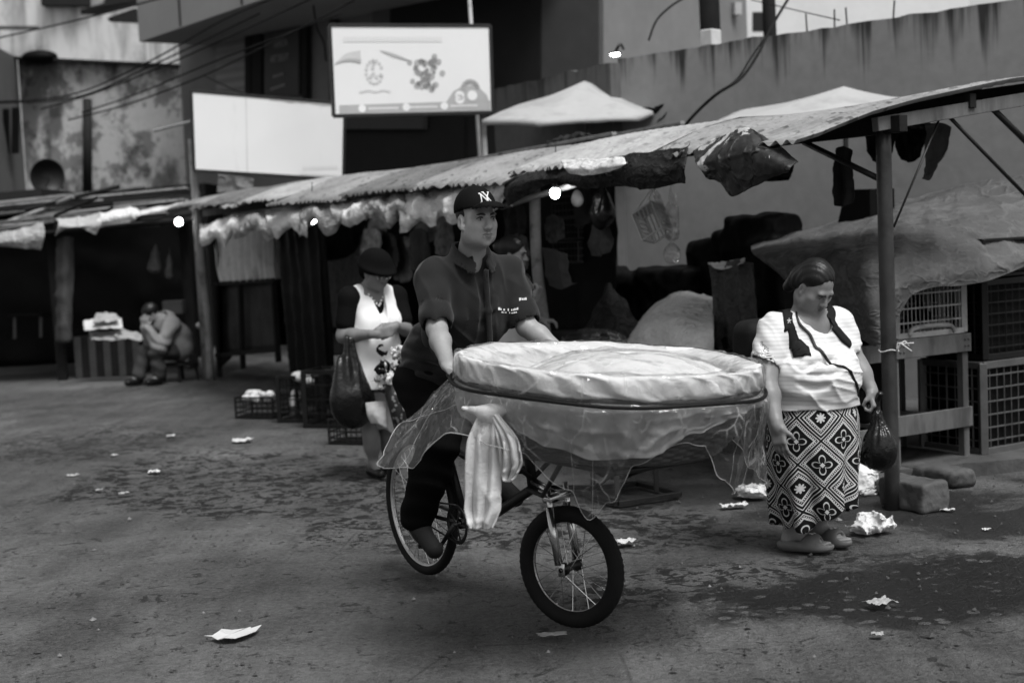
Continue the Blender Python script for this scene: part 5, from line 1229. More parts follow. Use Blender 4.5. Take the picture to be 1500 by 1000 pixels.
for p, q, w_, h_, mt in ((S(-.06, -.12, 2.10), S(-.06, 1.30, 2.275), .05, .075, m['wood']), (S(-.15, 0, 2.10), S(4.0, 0, 2.10), .06, .09, m['wood_dark']), (S(4.0, .02, 2.09), S(11.3, .02, 2.04), .06, .09, m['wood_dark']), (S(-.1, .6, 2.23), S(11.2, .6, 2.23), .05, .08, m['wood_dark']), (S(-.1, 1.12, 2.30), S(11.2, 1.12, 2.30), .05, .08, m['wood_dark'])):
    MB().beam(p, q, w_, h_).build('beam', mt, canopy)
bb_ = MB(); bb_.tube(spline([RWP(735, 303, -.12), RWP(800, 283, -.12), RWP(885, 259, -.12), RWP(1000, 238, -.12)], 14), .022, 10); bb_.build('beam', m['bamboo'], canopy, smooth=True)
for p, q, r in ((S(.62, 0, 2.06), S(0, 0, 1.80), .018), (S(-.03, .8, 2.22), S(-.03, 1.2, 1.95), .018), (S(-.03, .45, 2.17), S(-.03, 1.21, 1.62), .011), (S(-.03, .42, 2.16), S(-.03, .03, 1.55), .006)):
    MB().tube([p, q], r, 8).build('brace', m['dark_metal'], canopy, smooth=True)
# string tied round the near post
k = MB(); pz = S(0, 0, .88); k.tube([pz + V(.052*math.cos(t), .052*math.sin(t), .006*math.sin(3*t)) for t in np.linspace(0, 12.4, 50)], .004, 6)
kt = pz + V(.03, -.05, .0); [k.tube(spline([kt, kt + V(*RNG.normal(0, .02, 3)) + V(.03, -.01, .02), kt + V(*RNG.normal(0, .02, 3)) + V(.06, -.01, .01)], 8), .004, 5) for _ in range(4)]
tag(k.build('knotted_string', m['rope'], smooth=True), 'white string knotted round the dark pipe post of the stall', 'string')
cbk = S(.02, .03, .08) + V(.1, -.02, 0); s = SDF(cbk - .3, cbk + .3, .008); s.box(cbk, (.17, .10, .085), frame(UB), .02).disp(lambda x, y, z: .012*fbm(x*9, y*9, z*9, 4)); tag(s.build('concrete_block', m['concrete']), 'rough concrete block at the foot of the dark pipe post', 'block')
for i, (p, sz, r_) in enumerate(((S(.32, .35, .045), (.4, .22, .10), .2), (S(.40, .78, .05), (.46, .2, .10), .05))):
    s = SDF(p - .35, p + .35, .009); s.box(p, V(*sz)/2, frame(UB) @ _rz(r_), .03).disp(lambda x, y, z: .014*fbm(x*8, y*8, z*8, 4)); tag(s.build('stone_slab', m['concrete']), ['flat stone slab on the ground right behind the concrete block', 'longer stone slab against the raised pavement edge'][i], 'stone', 'slabs by the pavement edge')
# rags and sacks slung under the eave
eave = lambda px: np.interp(px, [295, 350, 450, 560, 650, 740, 830, 920, 1010, 1090, 1170], [330, 312, 300, 288, 274, 258, 240, 224, 208, 192, 212])
rag_w = [(296, 352, 30, 'dirty_white'), (345, 402, 26, 'pale_tarp'), (392, 452, 30, 'dirty_white'), (440, 500, 26, 'pale_tarp'), (488, 548, 26, 'dirty_white'), (536, 596, 30, 'pale_tarp'), (588, 640, 42, 'dirty_white'), (634, 702, 36, 'dirty_white'), (696, 748, 28, 'dirty_white')]
rag_l = ['drooping off-white sack at the far pole end of the eave', 'grimy grey sack over the pleated curtain', 'bulging pale sack just above the lit bulb by the black drape', 'creased grey sack between the bulb and the hat woman', 'torn off-white sack above the woman in the hat', 'grimy sack hanging above the hung clothes', 'bright rumpled sack behind the shoulder of the cyclist', 'brightest white sack directly behind the black cap', 'frayed sack end next to the pale bamboo beam']
for i, (p0, p1, dy, mt) in enumerate(rag_w):
    xs_ = np.linspace(p0, p1, 6); j = RNG.uniform(-16, 10, 6); pt = lambda x, f, b: (x + (1-f)*-3, eave(x) + 2 + f*(dy+8) + j[int((x-p0)/(p1-p0)*5)]*f, b)
    rows = [[pt(x, 0, -.45) for x in xs_], [pt(x, .3, -.66) for x in xs_], [pt(x, .7, -.70) for x in xs_], [pt(x, 1.0, -.66) for x in xs_]]
    drape('rag_valance', 'valance: ' + rag_l[i], 'rag', rows, 0, m[mt], 44, 70, .030, 4.0, 0, .03, i*1.3, 'rags along the eave')
drape('tarp_valance', 'dark torn tarp swagging under the eave behind the pale beam', 'tarp', [[(742, 262), (800, 250), (850, 240), (900, 232), (960, 222), (1012, 212)], [(738, 280), (790, 262), (850, 262), (905, 256), (965, 248), (1010, 238)], [(745, 302), (800, 272), (850, 271), (920, 276), (970, 274), (1008, 266)]], [-.66, -.74, -.70], m['dark_tarp'], 30, 90, .02, 5, 3, .02, .4)
drape('peeling_sack', 'cracked white sack lying over the top of the dark torn tarp', 'sack', [[(822, 236), (860, 234), (915, 232)], [(826, 246), (865, 246), (916, 240)], [(832, 254), (868, 256), (908, 247)]], [-.74, -.80, -.79], m['dirty_white'], 20, 30, .012, 10)
M = MatNet('peeling_black_tarp'); n1 = M.noise(3.2, 5, None, .65, 1.0); x, y, z = M.sep(M.obj())
pe = (n1 + (.0 - x)*.40 + (z-.25)*.45).step(.555, .575); M.color(pe * .42 + M.noise(6, 4) * .022 + .006); M.rough(.6); cq = (M.noise(4, 3, None, .5, .3)-.5).abs().step(.05, 0); M.bump(M.noise(9, 5, None, .6, .8)*.5 + cq, .8, .03)
drape('torn_flap', 'big torn black tarp flap with peeling white paint drooping from the roof corner', 'tarp', [[(1016, 222), (1050, 204), (1092, 188), (1125, 205), (1170, 236)], [(1022, 242), (1050, 232), (1090, 222), (1120, 232), (1160, 246)], [(1036, 262), (1055, 268), (1072, 288), (1105, 272), (1150, 251)]], [-.68, -.80, -.74], M.m, 40, 70, .012, 9)
# back wall of tarps, drapes, hung clothes
drape('back_tarp', 'black tarpaulin closing off the back of the long market stall', 'tarp', [[S(a_, 2.12, z_) for a_ in np.linspace(4.7, 11.3, 8)] for z_ in (2.42, 1.2, .02)] and [[(900, 240), (800, 262), (700, 280), (600, 300), (480, 318), (380, 335)], [(900, 400), (800, 410), (700, 415), (600, 420), (480, 425), (380, 430)], [(900, 560), (800, 545), (700, 535), (600, 525), (480, 512), (380, 502)]], 1.2, m['black_tarp'], 30, 60, .03, 2, 9, .03)
drape('side_tarp', 'black tarpaulin closing the far end of the long market stall', 'tarp', [[(312, 320, .05), (335, 318, .6), (352, 320, 1.2)], [(318, 420, .05), (338, 410, .6), (355, 405, 1.2)], [(322, 540, .05), (342, 520, .6), (360, 505, 1.2)]], 0, m['black_tarp'], 20, 30, .02, 3)
drape('pleated_curtain', 'pale pleated curtain hanging above the barred gate beside the far pole', 'curtain', [[(312, 330), (345, 326), (378, 322), (402, 320)], [(318, 372), (350, 370), (380, 368), (404, 366)], [(326, 412), (354, 413), (384, 411), (408, 408)]], .12, m['grey_tarp'] if False else mat('curtain_cloth', .5, .8, .15, .3, 4, .3, 30, stain=.4), 40, 140, .006, 6, 9, .05)
drape('black_drape', 'heavy black drape hanging beside the lit bulb and the pleated curtain', 'curtain', [[(402, 322), (430, 316), (466, 312)], [(412, 420), (440, 420), (474, 420)], [(424, 520), (448, 520), (480, 515)], [(428, 600), (450, 598), (482, 590)]], [-.05, -.1, -.12, -.15], m['black_tarp'], 60, 60, .012, 4, 4, .03)
drape('slung_tarp', 'grey tarp slung low behind the woman in the hat', 'tarp', [[(468, 382), (495, 380), (520, 370), (536, 330)], [(472, 402), (497, 412), (520, 405), (540, 372)], [(478, 440), (500, 452), (528, 450), (550, 420)], [(482, 520), (505, 520), (530, 520), (555, 510)]], .5, m['grey_tarp'], 40, 50, .02, 4, 2, .03)
hung = [(532, 560, 338, 385, .20), (560, 582, 345, 400, .03), (583, 606, 350, 410, .10), (604, 628, 338, 395, .04), (740, 770, 300, 345, .04), (846, 862, 268, 330, .03), (1228, 1246, 218, 300, .02)]
hung += [(544, 566, 318, 350, .22), (612, 640, 300, 352, .09), (640, 662, 315, 372, .15), (752, 772, 345, 398, .10), (800, 826, 318, 352, .07), (868, 892, 330, 372, .05)]
hl = ['light mottled garment hung above the hat of the older woman', 'dark garment hung beside the light mottled one', 'grey flowered garment hung behind the sleeve of the cyclist', 'dark garment hung beside the raised shoulder of the cyclist', 'small dark garment hung from the pale beam behind the cap brim', 'narrow dark cloth hung between the bulb and the big black bag', 'narrow cloth hung beside the dark pipe post', 'pale mottled scrap hung high above the hat, under the sacks', 'grey garment hung high behind the cap of the cyclist', 'mottled garment hung just behind the ear of the cyclist', 'dim garment hung between the stall woman and the pale post', 'dim cloth hung under the bulb in front of the slatted crates', 'dark cloth hung below the big limp black bag']
for i, (p0, p1, y0, y1, al) in enumerate(hung):
    mt = mat('hung_cloth', al, .85, .15, 1.3 if al > .05 else .4, 15, .4, 40)
    drape('hung_garment', hl[i], 'garment', [[(p0, y0), ((p0+p1)/2, y0-4), (p1, y0+2)], [(p0-3, (y0+y1)/2), ((p0+p1)/2, (y0+y1)/2), (p1+3, (y0+y1)/2)], [(p0-2, y1), ((p0+p1)/2, y1+4), (p1+1, y1-4)]], .3 + .1*(i % 3), mt, 24, 24, .02, 8, 2, .02, i, 'garments hung in the stall')
# lamps
m['bulb'] = emit('lit_bulb', 22)
def bulb(p, label, r=.034, hang=.25):
    t = thing('light_bulb', label, 'bulb', p, 'bare bulbs lit under the stall roofs')
    MB().sphere(p, (r, r, r*1.08), 14).build('glass_bulb', m['bulb'], t, smooth=True)
    MB().lathe([(.012, .0), (.017, .004), (.019, .05), (.006, .06)], p + V(0, 0, r*.85), (0, 0, 1), 14).tube(spline([p + V(0, 0, r+.05), p + V(.01, .01, r+.05+hang*.5), p + V(.02, 0, r+.05+hang)], 8), .004, 5).build('socket', m['black_plastic'], t, smooth=True)
bulb(RWP(457, 321, -.5), 'lit bare bulb hanging at the top of the black drape', .042); bulb(RWP(813, 283, -.25), 'lit bare bulb hanging under the pale bamboo beam', .036); 
# hanging shelves, bags and baskets in the open part
def crate(name, label, c, size, fwd, mt, rows=5, cols=9, group=None, slant=0.0, content=None, cat='crate', open_top=True):
    """a slatted plastic crate: frame rails and lattice walls, standing on c"""
    t = thing(name, label, cat, c, group); Fm = frame(fwd); sx, sy, sz = size; lined = name == 'plastic_crate' and mt is not m['pale_plastic']
    if slant: Fm = Fm @ _rx(slant)
    Lp = lambda x, y, z: np.asarray(c) + Fm @ V(x, y, z)
    b = MB(); th_ = max(.010, sz*.05)
    for zz in (th_/2, sz - th_/2):
        for s_ in (-1, 1):
            b.beam(Lp(-sx/2, s_*sy/2, zz), Lp(sx/2, s_*sy/2, zz), th_*1.1, th_*1.6); b.beam(Lp(s_*sx/2, -sy/2, zz), Lp(s_*sx/2, sy/2, zz), th_*1.0, th_*1.5)
    for s_ in (-1, 1):
        for q in (-1, 1): b.beam(Lp(s_*sx/2, q*sy/2, 0), Lp(s_*sx/2, q*sy/2, sz), th_*1.7, th_*1.7)
    for r in range(1, rows):
        zz = sz*r/rows
        for s_ in (-1, 1):
            b.beam(Lp(-sx/2, s_*sy/2, zz), Lp(sx/2, s_*sy/2, zz), .007, .010, bevel=.001); b.beam(Lp(s_*sx/2, -sy/2, zz), Lp(s_*sx/2, sy/2, zz), .007, .010, bevel=.001)
    b.build('rails', mt, t)
    b = MB(); 
    for k_ in range(1, cols):
        x_ = -sx/2 + sx*k_/cols; w_ = .006 if k_ % 3 else .012
        for s_ in (-1, 1): b.beam(Lp(x_, s_*sy/2, 0), Lp(x_, s_*sy/2, sz), w_, .005, bevel=.001)
        if k_ < cols*.8:
            y_ = -sy/2 + sy*k_/(cols*.8)
            for s_ in (-1, 1): b.beam(Lp(s_*sx/2, y_, 0), Lp(s_*sx/2, y_, sz), .005, w_, bevel=.001)
    b.build('slats', mt, t)
    if lined: MB().box(Lp(0, 0, sz*.5), (sx*.93, sy*.93, sz*.9), Fm).build('dark_core', m['black_tarp'], t)  # solid black block added to keep the crate's inside dark
    b = MB(); b.box(Lp(0, 0, .012), (sx*.96, sy*.96, .012), Fm); b.build('floor', mt, t)
    if content:
        b = MB(); mt2, n_, r_ = content
        for _ in range(n_): b.sphere(Lp(RNG.uniform(-.4, .4)*sx, RNG.uniform(-.4, .4)*sy, sz*.92 + RNG.uniform(-.02, .03)), (r_*RNG.uniform(.7, 1.2), r_*RNG.uniform(.7, 1.2), r_*RNG.uniform(.6, 1)), 9)
        cc = thing('vegetables', None, None, c) if False else b.build('produce', mt2, smooth=True); tag(cc, 'pale produce heaped in the ' + label.split(',')[0], 'produce', 'produce in the crates')
        if len(cc['label'].split()) > 16: cc['label'] = ' '.join(cc['label'].split()[:16])
    return t
for i, (px, py, lab) in enumerate(((836, 384, 'lowest slatted crate of the shelf stack behind the bulb'), (836, 350, 'middle slatted crate of the shelf stack behind the bulb'), (834, 318, 'topmost slatted crate of the shelf stack behind the bulb'))):
    crate('slatted_crate', lab, RWP(px + 14, py, 1.3), (.40, .30, .19), -UB, m['wood_dark'] if False else mat('dim_crate', .05, .7, .2, .4), 3, 7, 'stack behind the bulb')
def bag(label, px, y0, y1, wpx, b, mt, cat='bag', seed=0, name='hanging_bag', group=None, flat=.6):
    top, bot = RWP(px, y0, b), RWP(px, y1, b); H_ = np.linalg.norm(top - bot); wd = wpx / FPX * top[1] / 2
    s = SDF(np.minimum(top, bot) - wd*1.6 - .04, np.maximum(top, bot) + wd*1.6 + .04, max(.006, wd/14)); ax_ = unit(bot - top)
    s.path([top, top + ax_*H_*.35, top + ax_*H_*.6], [.012, wd*.45, wd*.7], .05); s.ell(top + ax_*(H_ - wd*.85), V(wd, wd*flat, wd*.9), frame(UB), .06)
    s.disp(lambda x, y, z: wd*.10*np.sin((x*UA[0]+y*UA[1])*60/wd*.08 + 4*noise3(x*7+seed, y*7, z*4))*np.clip((z-bot[2])/H_*1.6-.3, 0, 1) + wd*.12*fbm(x*8+seed, y*8, z*8, 2))
    return tag(s.build(name, mt), label, cat, group)
bag('large limp black bag hanging from the eave to the side of the bulb', 882, 268, 336, 46, .2, m['bag_plastic'], seed=2)
drape('hung_cloth', 'dark sheet standing in for the shaded underside just behind the torn flap', 'cloth', [[(1080, 238), (1122, 234), (1166, 238)], [(1084, 252), (1122, 252), (1164, 250)], [(1092, 262), (1124, 266), (1158, 264)]], .9, m['black_tarp'], 20, 30, .025, 7)  # dark sheet painting the shade of the underside
drape('hung_cloth', 'black cloth bunched under the roof behind the top of the dark pipe post', 'cloth', [[(1276, 188), (1300, 186), (1318, 184)], [(1272, 212), (1296, 216), (1314, 208)], [(1282, 236), (1298, 240), (1308, 228)]], 1.0, m['black_tarp'], 24, 24, .03, 7)
drape('hung_cloth', 'black cloth bunched under the roof next to the pale hanging sack', 'cloth', [[(1312, 184), (1340, 182), (1362, 178)], [(1316, 210), (1338, 212), (1356, 206)], [(1322, 234), (1336, 238), (1348, 230)]], 1.2, m['black_tarp'], 24, 24, .03, 7)
drape('hanging_sack', 'pale limp sack hanging from the cross beam of the stall', 'sack', [[(1360, 182), (1378, 180), (1396, 186)], [(1356, 215), (1374, 218), (1390, 212)], [(1356, 245), (1368, 250), (1380, 238)], [(1356, 262), (1364, 264), (1370, 256)]], 1.0, mat('limp_sack', .11, .7, .2, .4), 30, 24, .03, 7)
bag('clear plastic bag hanging beside the white hanging basket', 985, 270, 386, 34, .1, m['clear_bag'], seed=8)
drape('clear_wrap', 'twisted strip of clear plastic hanging over the white hanging basket', 'plastic', [[(958, 274), (966, 276)], [(962, 300), (978, 302)], [(972, 330), (992, 330)], [(978, 352), (998, 350)]], .05, m['clear_bag'], 30, 14, .03, 12)
bag('flower shaped white trinket hanging beside the bulb', 846, 282, 300, 16, .2, m['produce'], 'trinket', 9, 'white_trinket')
# white openwork plastic basket, hung askew
bk = thing('hanging_basket', 'white openwork plastic basket hanging askew from the eave of the stall', 'basket', RWP(957, 326, 0))
Fb = frame(unit(V(-.55, -.83, 0))) @ _ry(R(-28)) @ _rx(R(12)); c0 = RWP(956, 326, 0); b = MB(); hw, hd, hh_ = .082, .07, .10
Q = lambda x, y, z: c0 + Fb @ V(x, y, z)
for s1 in (-1, 1):
    for s2 in (-1, 1):
        b.beam(Q(-hw, s1*hd, s2*hh_), Q(hw, s1*hd, s2*hh_), .014, .014); b.beam(Q(s1*hw, -hd, s2*hh_), Q(s1*hw, hd, s2*hh_), .014, .014); b.beam(Q(s1*hw, s2*hd, -hh_), Q(s1*hw, s2*hd, hh_), .014, .014)
for k_ in range(-2, 3):
    b.beam(Q(k_*hw/2.6, hd, -hh_), Q(k_*hw/2.6, hd, hh_), .011, .005); b.beam(Q(k_*hw/2.6, -hd, -hh_), Q(k_*hw/2.6, -hd, hh_), .011, .005)
    for s1 in (-1, 1): b.beam(Q(s1*hw, k_*hd/2.6, -hh_), Q(s1*hw, k_*hd/2.6, hh_), .005, .009); b.beam(Q(s1*hw, -hd, k_*hh_/2.6), Q(s1*hw, hd, k_*hh_/2.6), .005, .009)
b.box(Q(0, 0, hh_), (hw*2, hd*2, .006), Fb); b.build('lattice', m['paper'], bk)
b = MB(); [b.tube(spline([Q(x_, 0, hh_), Q(x_*.5, 0, hh_ + .06), RWP(962, 268, 0)], 8), .003, 5) for x_ in (-hw, hw)]; b.build('cord', m['rope'], bk)
# goods under covers in the open part
drape('goods_cover', 'pale tarp draped over heaped goods behind the basket', 'tarp', [[(918, 500, .7), (960, 446, .9), (1000, 428, 1.0), (1050, 438, 1.0)], [(920, 503, .55), (955, 468, .6), (1000, 455, .65), (1046, 462, .7)], [(918, 520, .4), (950, 478, .35), (1000, 478, .35), (1046, 490, .4)], [(915, 560, .3), (950, 540, .25), (1000, 540, .25), (1050, 545, .3)]], 0, tarp_mat('pale_cover', .72, .8, .1, .6, .5), 60, 60, .014, 6, 2, .012)
drape('box_cover', 'dark tarp pulled over tall boxes with pale corners', 'tarp', [[(1038, 392, .9), (1062, 386, 1.0), (1078, 384, 1.0), (1102, 386, 1.0)], [(1040, 398, .75), (1060, 402, .75), (1076, 392, .75), (1106, 398, .75)], [(1046, 450, .7), (1064, 455, .7), (1084, 450, .7), (1112, 455, .7)], [(1050, 560, .6), (1070, 560, .6), (1090, 560, .6), (1120, 560, .6)]], 0, tarp_mat('olive_cover', .055), 60, 50, .012, 6, 3, .02)
drape('pale_cloth', 'strip of pale cloth showing at the top of the olive box cover', 'cloth', [[(1038, 384, .95), (1060, 384, 1.0), (1092, 380, 1.05)], [(1036, 388, .72), (1058, 396, .73), (1090, 386, .74)]], 0, m['dirty_white'], 10, 30, .012, 8)
for i, (a0, b0, w_, d_, h_) in enumerate(((1.35, .95, .55, .5, 1.25), (1.95, .9, .5, .6, .8))):
    MB().box(S(a0, b0, h_/2 + .02), (w_, d_, h_), frame(UA), .02).build('box', m['wood_dark']); o = bpy.data.objects[-1] if False else [q for q in COL.objects if q.name.startswith('box') and 'label' not in q and q.parent is None][-1]
    o.name = 'goods_box'; tag(o, ['tall dark box under the olive cover with pale corners', 'dark box holding up the pale tarp'][i], 'box')
def mound(label, c, r, mt, amp, seed, name='covered_heap', cat='heap', h=.02, freq=4):
    s = SDF(V(*c) - V(r[0], r[1], .05)*1.5, V(*c) + V(r[0]*1.5, r[1]*1.5, r[2]*1.5), h); s.ell(c, r, None, .02).plane_cut(V(0, 0, c[2]), V(0, 0, -1))
    for i in range(6): s.ell(V(*c) + V(RNG.uniform(-.6, .6)*r[0], RNG.uniform(-.6, .6)*r[1], r[2]*RNG.uniform(.3, .8)), V(*r)*RNG.uniform(.25, .45), None, .05)
    s.disp(lambda x, y, z: amp*fbm(x*freq+seed, y*freq, z*freq, 3)); s.plane_cut(V(0, 0, c[2]), V(0, 0, -1)); return tag(s.build(name, mt), label, cat)
def stand(label, p0, size, top=.03, name='stall_table', mt=None, legs=True):
    t = thing(name, label, 'table', V(p0[0], p0[1], 0)); Ft = frame(UA); sx, sy, sz = size; mt = mt or m['wood_dark']
    MB().box(V(p0[0], p0[1], sz - top/2), (sx, sy, top), Ft, .005).build('tabletop', mt, t)
    for s1 in (-1, 1):
        for s2 in (-1, 1):
            q = V(p0[0], p0[1], 0) + Ft @ V(s1*(sx/2-.05), s2*(sy/2-.05), 0); MB().beam(q, q + V(0, 0, sz - top), .05, .05).build('leg', mt, t)
    return t
tq = [(1.5, 1.1, .9, 1.1, .74, 'dark trestle table in the near end of the stall'), (2.9, .7, .9, 1.3, .72, 'dark trestle table behind the bread basket'), (4.4, .8, .9, 1.3, .74, 'dark trestle table behind the raised fist of the stall woman'), (6.2, .7, .9, 1.5, .72, 'dark trestle table behind the cyclist'), (8.0, .7, .9, 1.5, .70, 'dark trestle table beside the slung grey tarp')]
for a_, b_, d_, w_, h_, lab in tq: stand(lab, S(a_, b_), (d_, w_, h_))
def boxheap(label, spots, b_, mt, name='goods_heap'):
    """a stack of boxes and sacks under black sheeting: pixel boxes (x0, y0, x1, y1) on the plane b"""
    P = [[RWP(x0, y0, b_), RWP(x1, y1, b_)] for x0, y0, x1, y1 in spots]; A_ = np.array([p for q in P for p in q]); s = SDF(A_.min(0) - .5, A_.max(0) + .5, .018)
    for p, q in P: c = (p+q)/2; w_ = abs(np.dot(q-p, UA)); s.box(c, V(max(.05, w_/2), .22, abs(p[2]-q[2])/2), frame(UB), .05, .05)
    s.disp(lambda x, y, z: .03*fbm(x*5, y*5, z*5, 3) + .02*ridge(x*4, y*4, z*4)); return tag(s.build(name, mt), label, 'heap')
boxheap('black stack of sheeted boxes against the grey wall', [(1032, 352, 1075, 470), (1068, 338, 1130, 470), (1085, 316, 1150, 400), (1125, 345, 1166, 470)], 1.95, m['black_tarp'])
boxheap('low black stack of boxes in the middle of the open stall', [(840, 392, 900, 520), (895, 400, 960, 520), (950, 392, 1036, 520)], 1.75, m['black_tarp'])
mound('heap of goods under crinkled clear plastic beside the pale tarp', RWP(868, 505, .5), V(.25, .2, .10), m['leafy'], .02, 4, h=.012)
cvr = RWP(868, 505, .5); s = SDF(cvr - .5, cvr + .5, .014); s.ell(cvr, V(.28, .23, .125), None, .02).disp(lambda x, y, z: .012*fbm(x*9, y*9, z*9, 3)); s.plane_cut(cvr, V(0, 0, -1)); tag(s.build('plastic_cover', m['clear_bag']), 'crinkled clear plastic over the low heap of goods', 'plastic')
s = SDF(RWP(898, 500, 1.0) - .7, RWP(898, 500, 1.0) + .9, .02); pk = RWP(893, 418, 1.0); bs = RWP(898, 500, 1.0); s.path([pk, pk + (bs-pk)*.5, bs], [.02, .16, .34], .05); s.disp(lambda x, y, z: .03*fbm(x*5, y*5, z*5, 3)); s.plane_cut(bs, V(0, 0, -1)); tag(s.build('peaked_heap', m['dark_tarp']), 'dark peaked heap of goods in the shade of the stall', 'heap')
drape('dark_cloth_scrap', 'limp grey cloth hanging from the leaning pale post', 'cloth', [[(796, 362), (815, 366), (830, 372)], [(800, 395), (822, 400), (838, 412)], [(806, 418), (824, 424), (846, 414)]], .1, mat('dim_cloth', .06, .85, .15, .3), 20, 20, .02, 8)
MB().box(RWP(931, 416, 1.6), (.10, .02, .05), frame(-UB), .004).build('price_card', m['paper_grey']); tag(bpy.data.objects['price_card'], 'small pale card standing in the dark behind the peaked heap', 'card')
tag(MB().prism([RWP(1238, 278, 1.9), RWP(1274, 277, 1.9), RWP(1275, 330, 1.9), RWP(1226, 332, 1.9)], UB*.25).build('hanging_sack', m['black_tarp']), 'flat black sack hanging against the grey wall behind the dark pipe post', 'sack')
# the grey tarp over the stacked goods at the near end
def RWA(px, py, a_):
    d = _ray(px, py); C = V(0, 0, CAM_H); t = (a_ - (C - R0) @ UA) / (d @ UA); return C + d*t
T0 = [[RWP(1100, 362, 1.7), RWP(1180, 338, 2.0), RWP(1270, 312, 2.2), RWP(1350, 288, 2.4), RWP(1420, 270, 2.5), RWP(1520, 254, 2.6)],
      [RWP(1104, 372, .72), RWP(1188, 366, .66), RWA(1268, 366, .70), RWA(1350, 350, .72), RWA(1428, 334, .76), RWA(1520, 322, .80)],
      [RWP(1140, 398, .60), RWP(1200, 405, .52), RWA(1270, 430, .44), RWA(1345, 398, .40), RWA(1432, 386, .42), RWA(1520, 370, .45)],
      [RWP(1175, 432, .58), RWP(1225, 458, .50), RWA(1283, 506, .42), RWA(1340, 430, .37), RWA(1438, 414, .38), RWA(1520, 382, .42)]]
drape('goods_tarp', 'large creased grey tarp draped over the stacked crates at the near end of the stall', 'tarp', None, 0, m['grey_tarp'], 140, 220, .011, 5.0, 8, .012)
mound('dark stack of goods bulking out the large creased grey tarp', V(*S(1.5, 1.5, .75)), V(.55, .7, .55), m['black_tarp'], .03, 5, 'goods_stack', 'goods')
# shelf of rough boards
sh = thing('wooden_shelf', 'rough board shelf with two open bays standing on the pavement edge', 'shelf', S(.75, .85, .08))
yd = unit(RWP(1435, 660, 1.3) - RWP(1340, 672, .4)) if False else UB
def SB(b_, z_, a_=.62): return S(a_, b_, z_)
lv = MB()
for b_, nm in ((.62, 'post'), (.67, 'post'), (1.28, 'post'), (.12, 'post')):
    for a_ in (.62, 1.15): MB().beam(SB(b_, .07, a_), SB(b_, .80, a_), .05, .05, UA).build('post', m['wood'], sh)
for (b0, b1, z_, h_) in ((.66, 1.32, .80, .115), (.66, 1.32, .33, .125), (.08, .63, .79, .11), (.08, .63, .28, .12)):
    MB().beam(SB(b0, z_, .59), SB(b1, z_, .59), .024, h_, V(0, 0, 1)).build('front_board', m['wood'], sh)
    MB().box((SB(b0, z_, .88) + SB(b1, z_, .88))/2 + V(0, 0, -.02), (b1-b0, .56, .022), frame(UA)).build('shelf_board', m['wood'], sh)
nl = MB(); [nl.sphere(SB(b_, z_, .575), .006, 6) for b_ in (.69, .72, 1.26, 1.29, .12, .58) for z_ in (.78, .82)]; nl.build('nail_heads', m['dark_metal'], sh)
crate('plastic_crate', 'pale grey lattice crate standing on its side on top of the rough board shelf', SB(1.0, .865, .80), (.60, .36, .44), -UA, m['pale_plastic'], 5, 17, 'plastic crates at the near end')
ho = MB(); hc2 = SB(1.0, .865, .61); ho.tube(spline([hc2 - UB*.20 + V(0, 0, .012), hc2 - UB*.14 + V(0, 0, .055), hc2 + UB*.14 + V(0, 0, .055), hc2 + UB*.20 + V(0, 0, .012)], 16), .016, 8); tag(ho.build('crate_handle', m['pale_plastic'], [o for o in COL.objects if o.name.startswith('plastic_crate')][-1], smooth=True))
cr_ = [(1.68, .08, (.60, .50, .58), 'grey_plastic', 'dusty grey crate on the pavement edge, lowest of the stack by the shelf'), (1.72, .68, (.60, .48, .50), 'black_plastic', 'black crate set on the dusty grey crate beside the shelf'), (1.74, 1.20, (.60, .46, .24), 'black_plastic', 'shallow black crate topmost of the stack beside the shelf')]
for b_, z_, sz, mt, lab in cr_: crate('plastic_crate', lab, SB(b_, z_, .80), sz, -UA, m[mt], 7, 9, 'plastic crates at the near end')
for (a_, b_, z_, lab) in ((1.3, .4, .08, 'black crate deep under the tarp behind the shelf'), (1.3, 1.0, .08, 'second black crate deep under the tarp behind the shelf')): crate('plastic_crate', lab, S(a_ + .1, b_, z_), (.55, .5, .7), -UA, m['black_plastic'], 6, 8, 'plastic crates at the near end')
# crates on the ground in front of the stall
gc = [((385, 612), (.40, .30, .20), 'black_plastic', 'low black crate standing alone on the street, topped with pale produce', ('dirty_white', 14, .045)),
      ((452, 618), (.40, .34, .42), 'black_plastic', 'tall black crate by the black drape heaped with white cauliflower', ('produce', 7, .07)),
      ((490, 626), (.38, .34, .50), 'black_plastic', 'black crate behind the sagging black bag', ('leafy', 9, .05)),
      ((523, 650), (.34, .30, .20), 'black_plastic', 'low black crate at the feet of the woman in the hat', None)]
for (px, py), sz, mt, lab, ct in gc:
    p = G(px, py); crate('street_crate', lab, p + unit(V(p[0], p[1], 0))*sz[1]*.5, sz, unit(-UB*.7 - UA*.55), m[mt], 4, 7, 'crates set out on the street', 0, (m[ct[0]], ct[1], ct[2]) if ct else None)
wb = thing('white_bundle', 'crumpled white bundle between the two black crates', 'bundle', G(430, 598)); s = SDF(G(430, 598) - .2, G(430, 598) + V(.2, .2, .3), .012); s.ell(G(430, 598) + V(0, 0, .06), V(.07, .07, .07), None, .02).ell(G(432, 598) + V(.02, 0, .14), V(.06, .05, .05), None, .02).disp(lambda x, y, z: .015*fbm(x*12, y*12, z*12, 2)); s.build('paper', m['dirty_white'], wb)
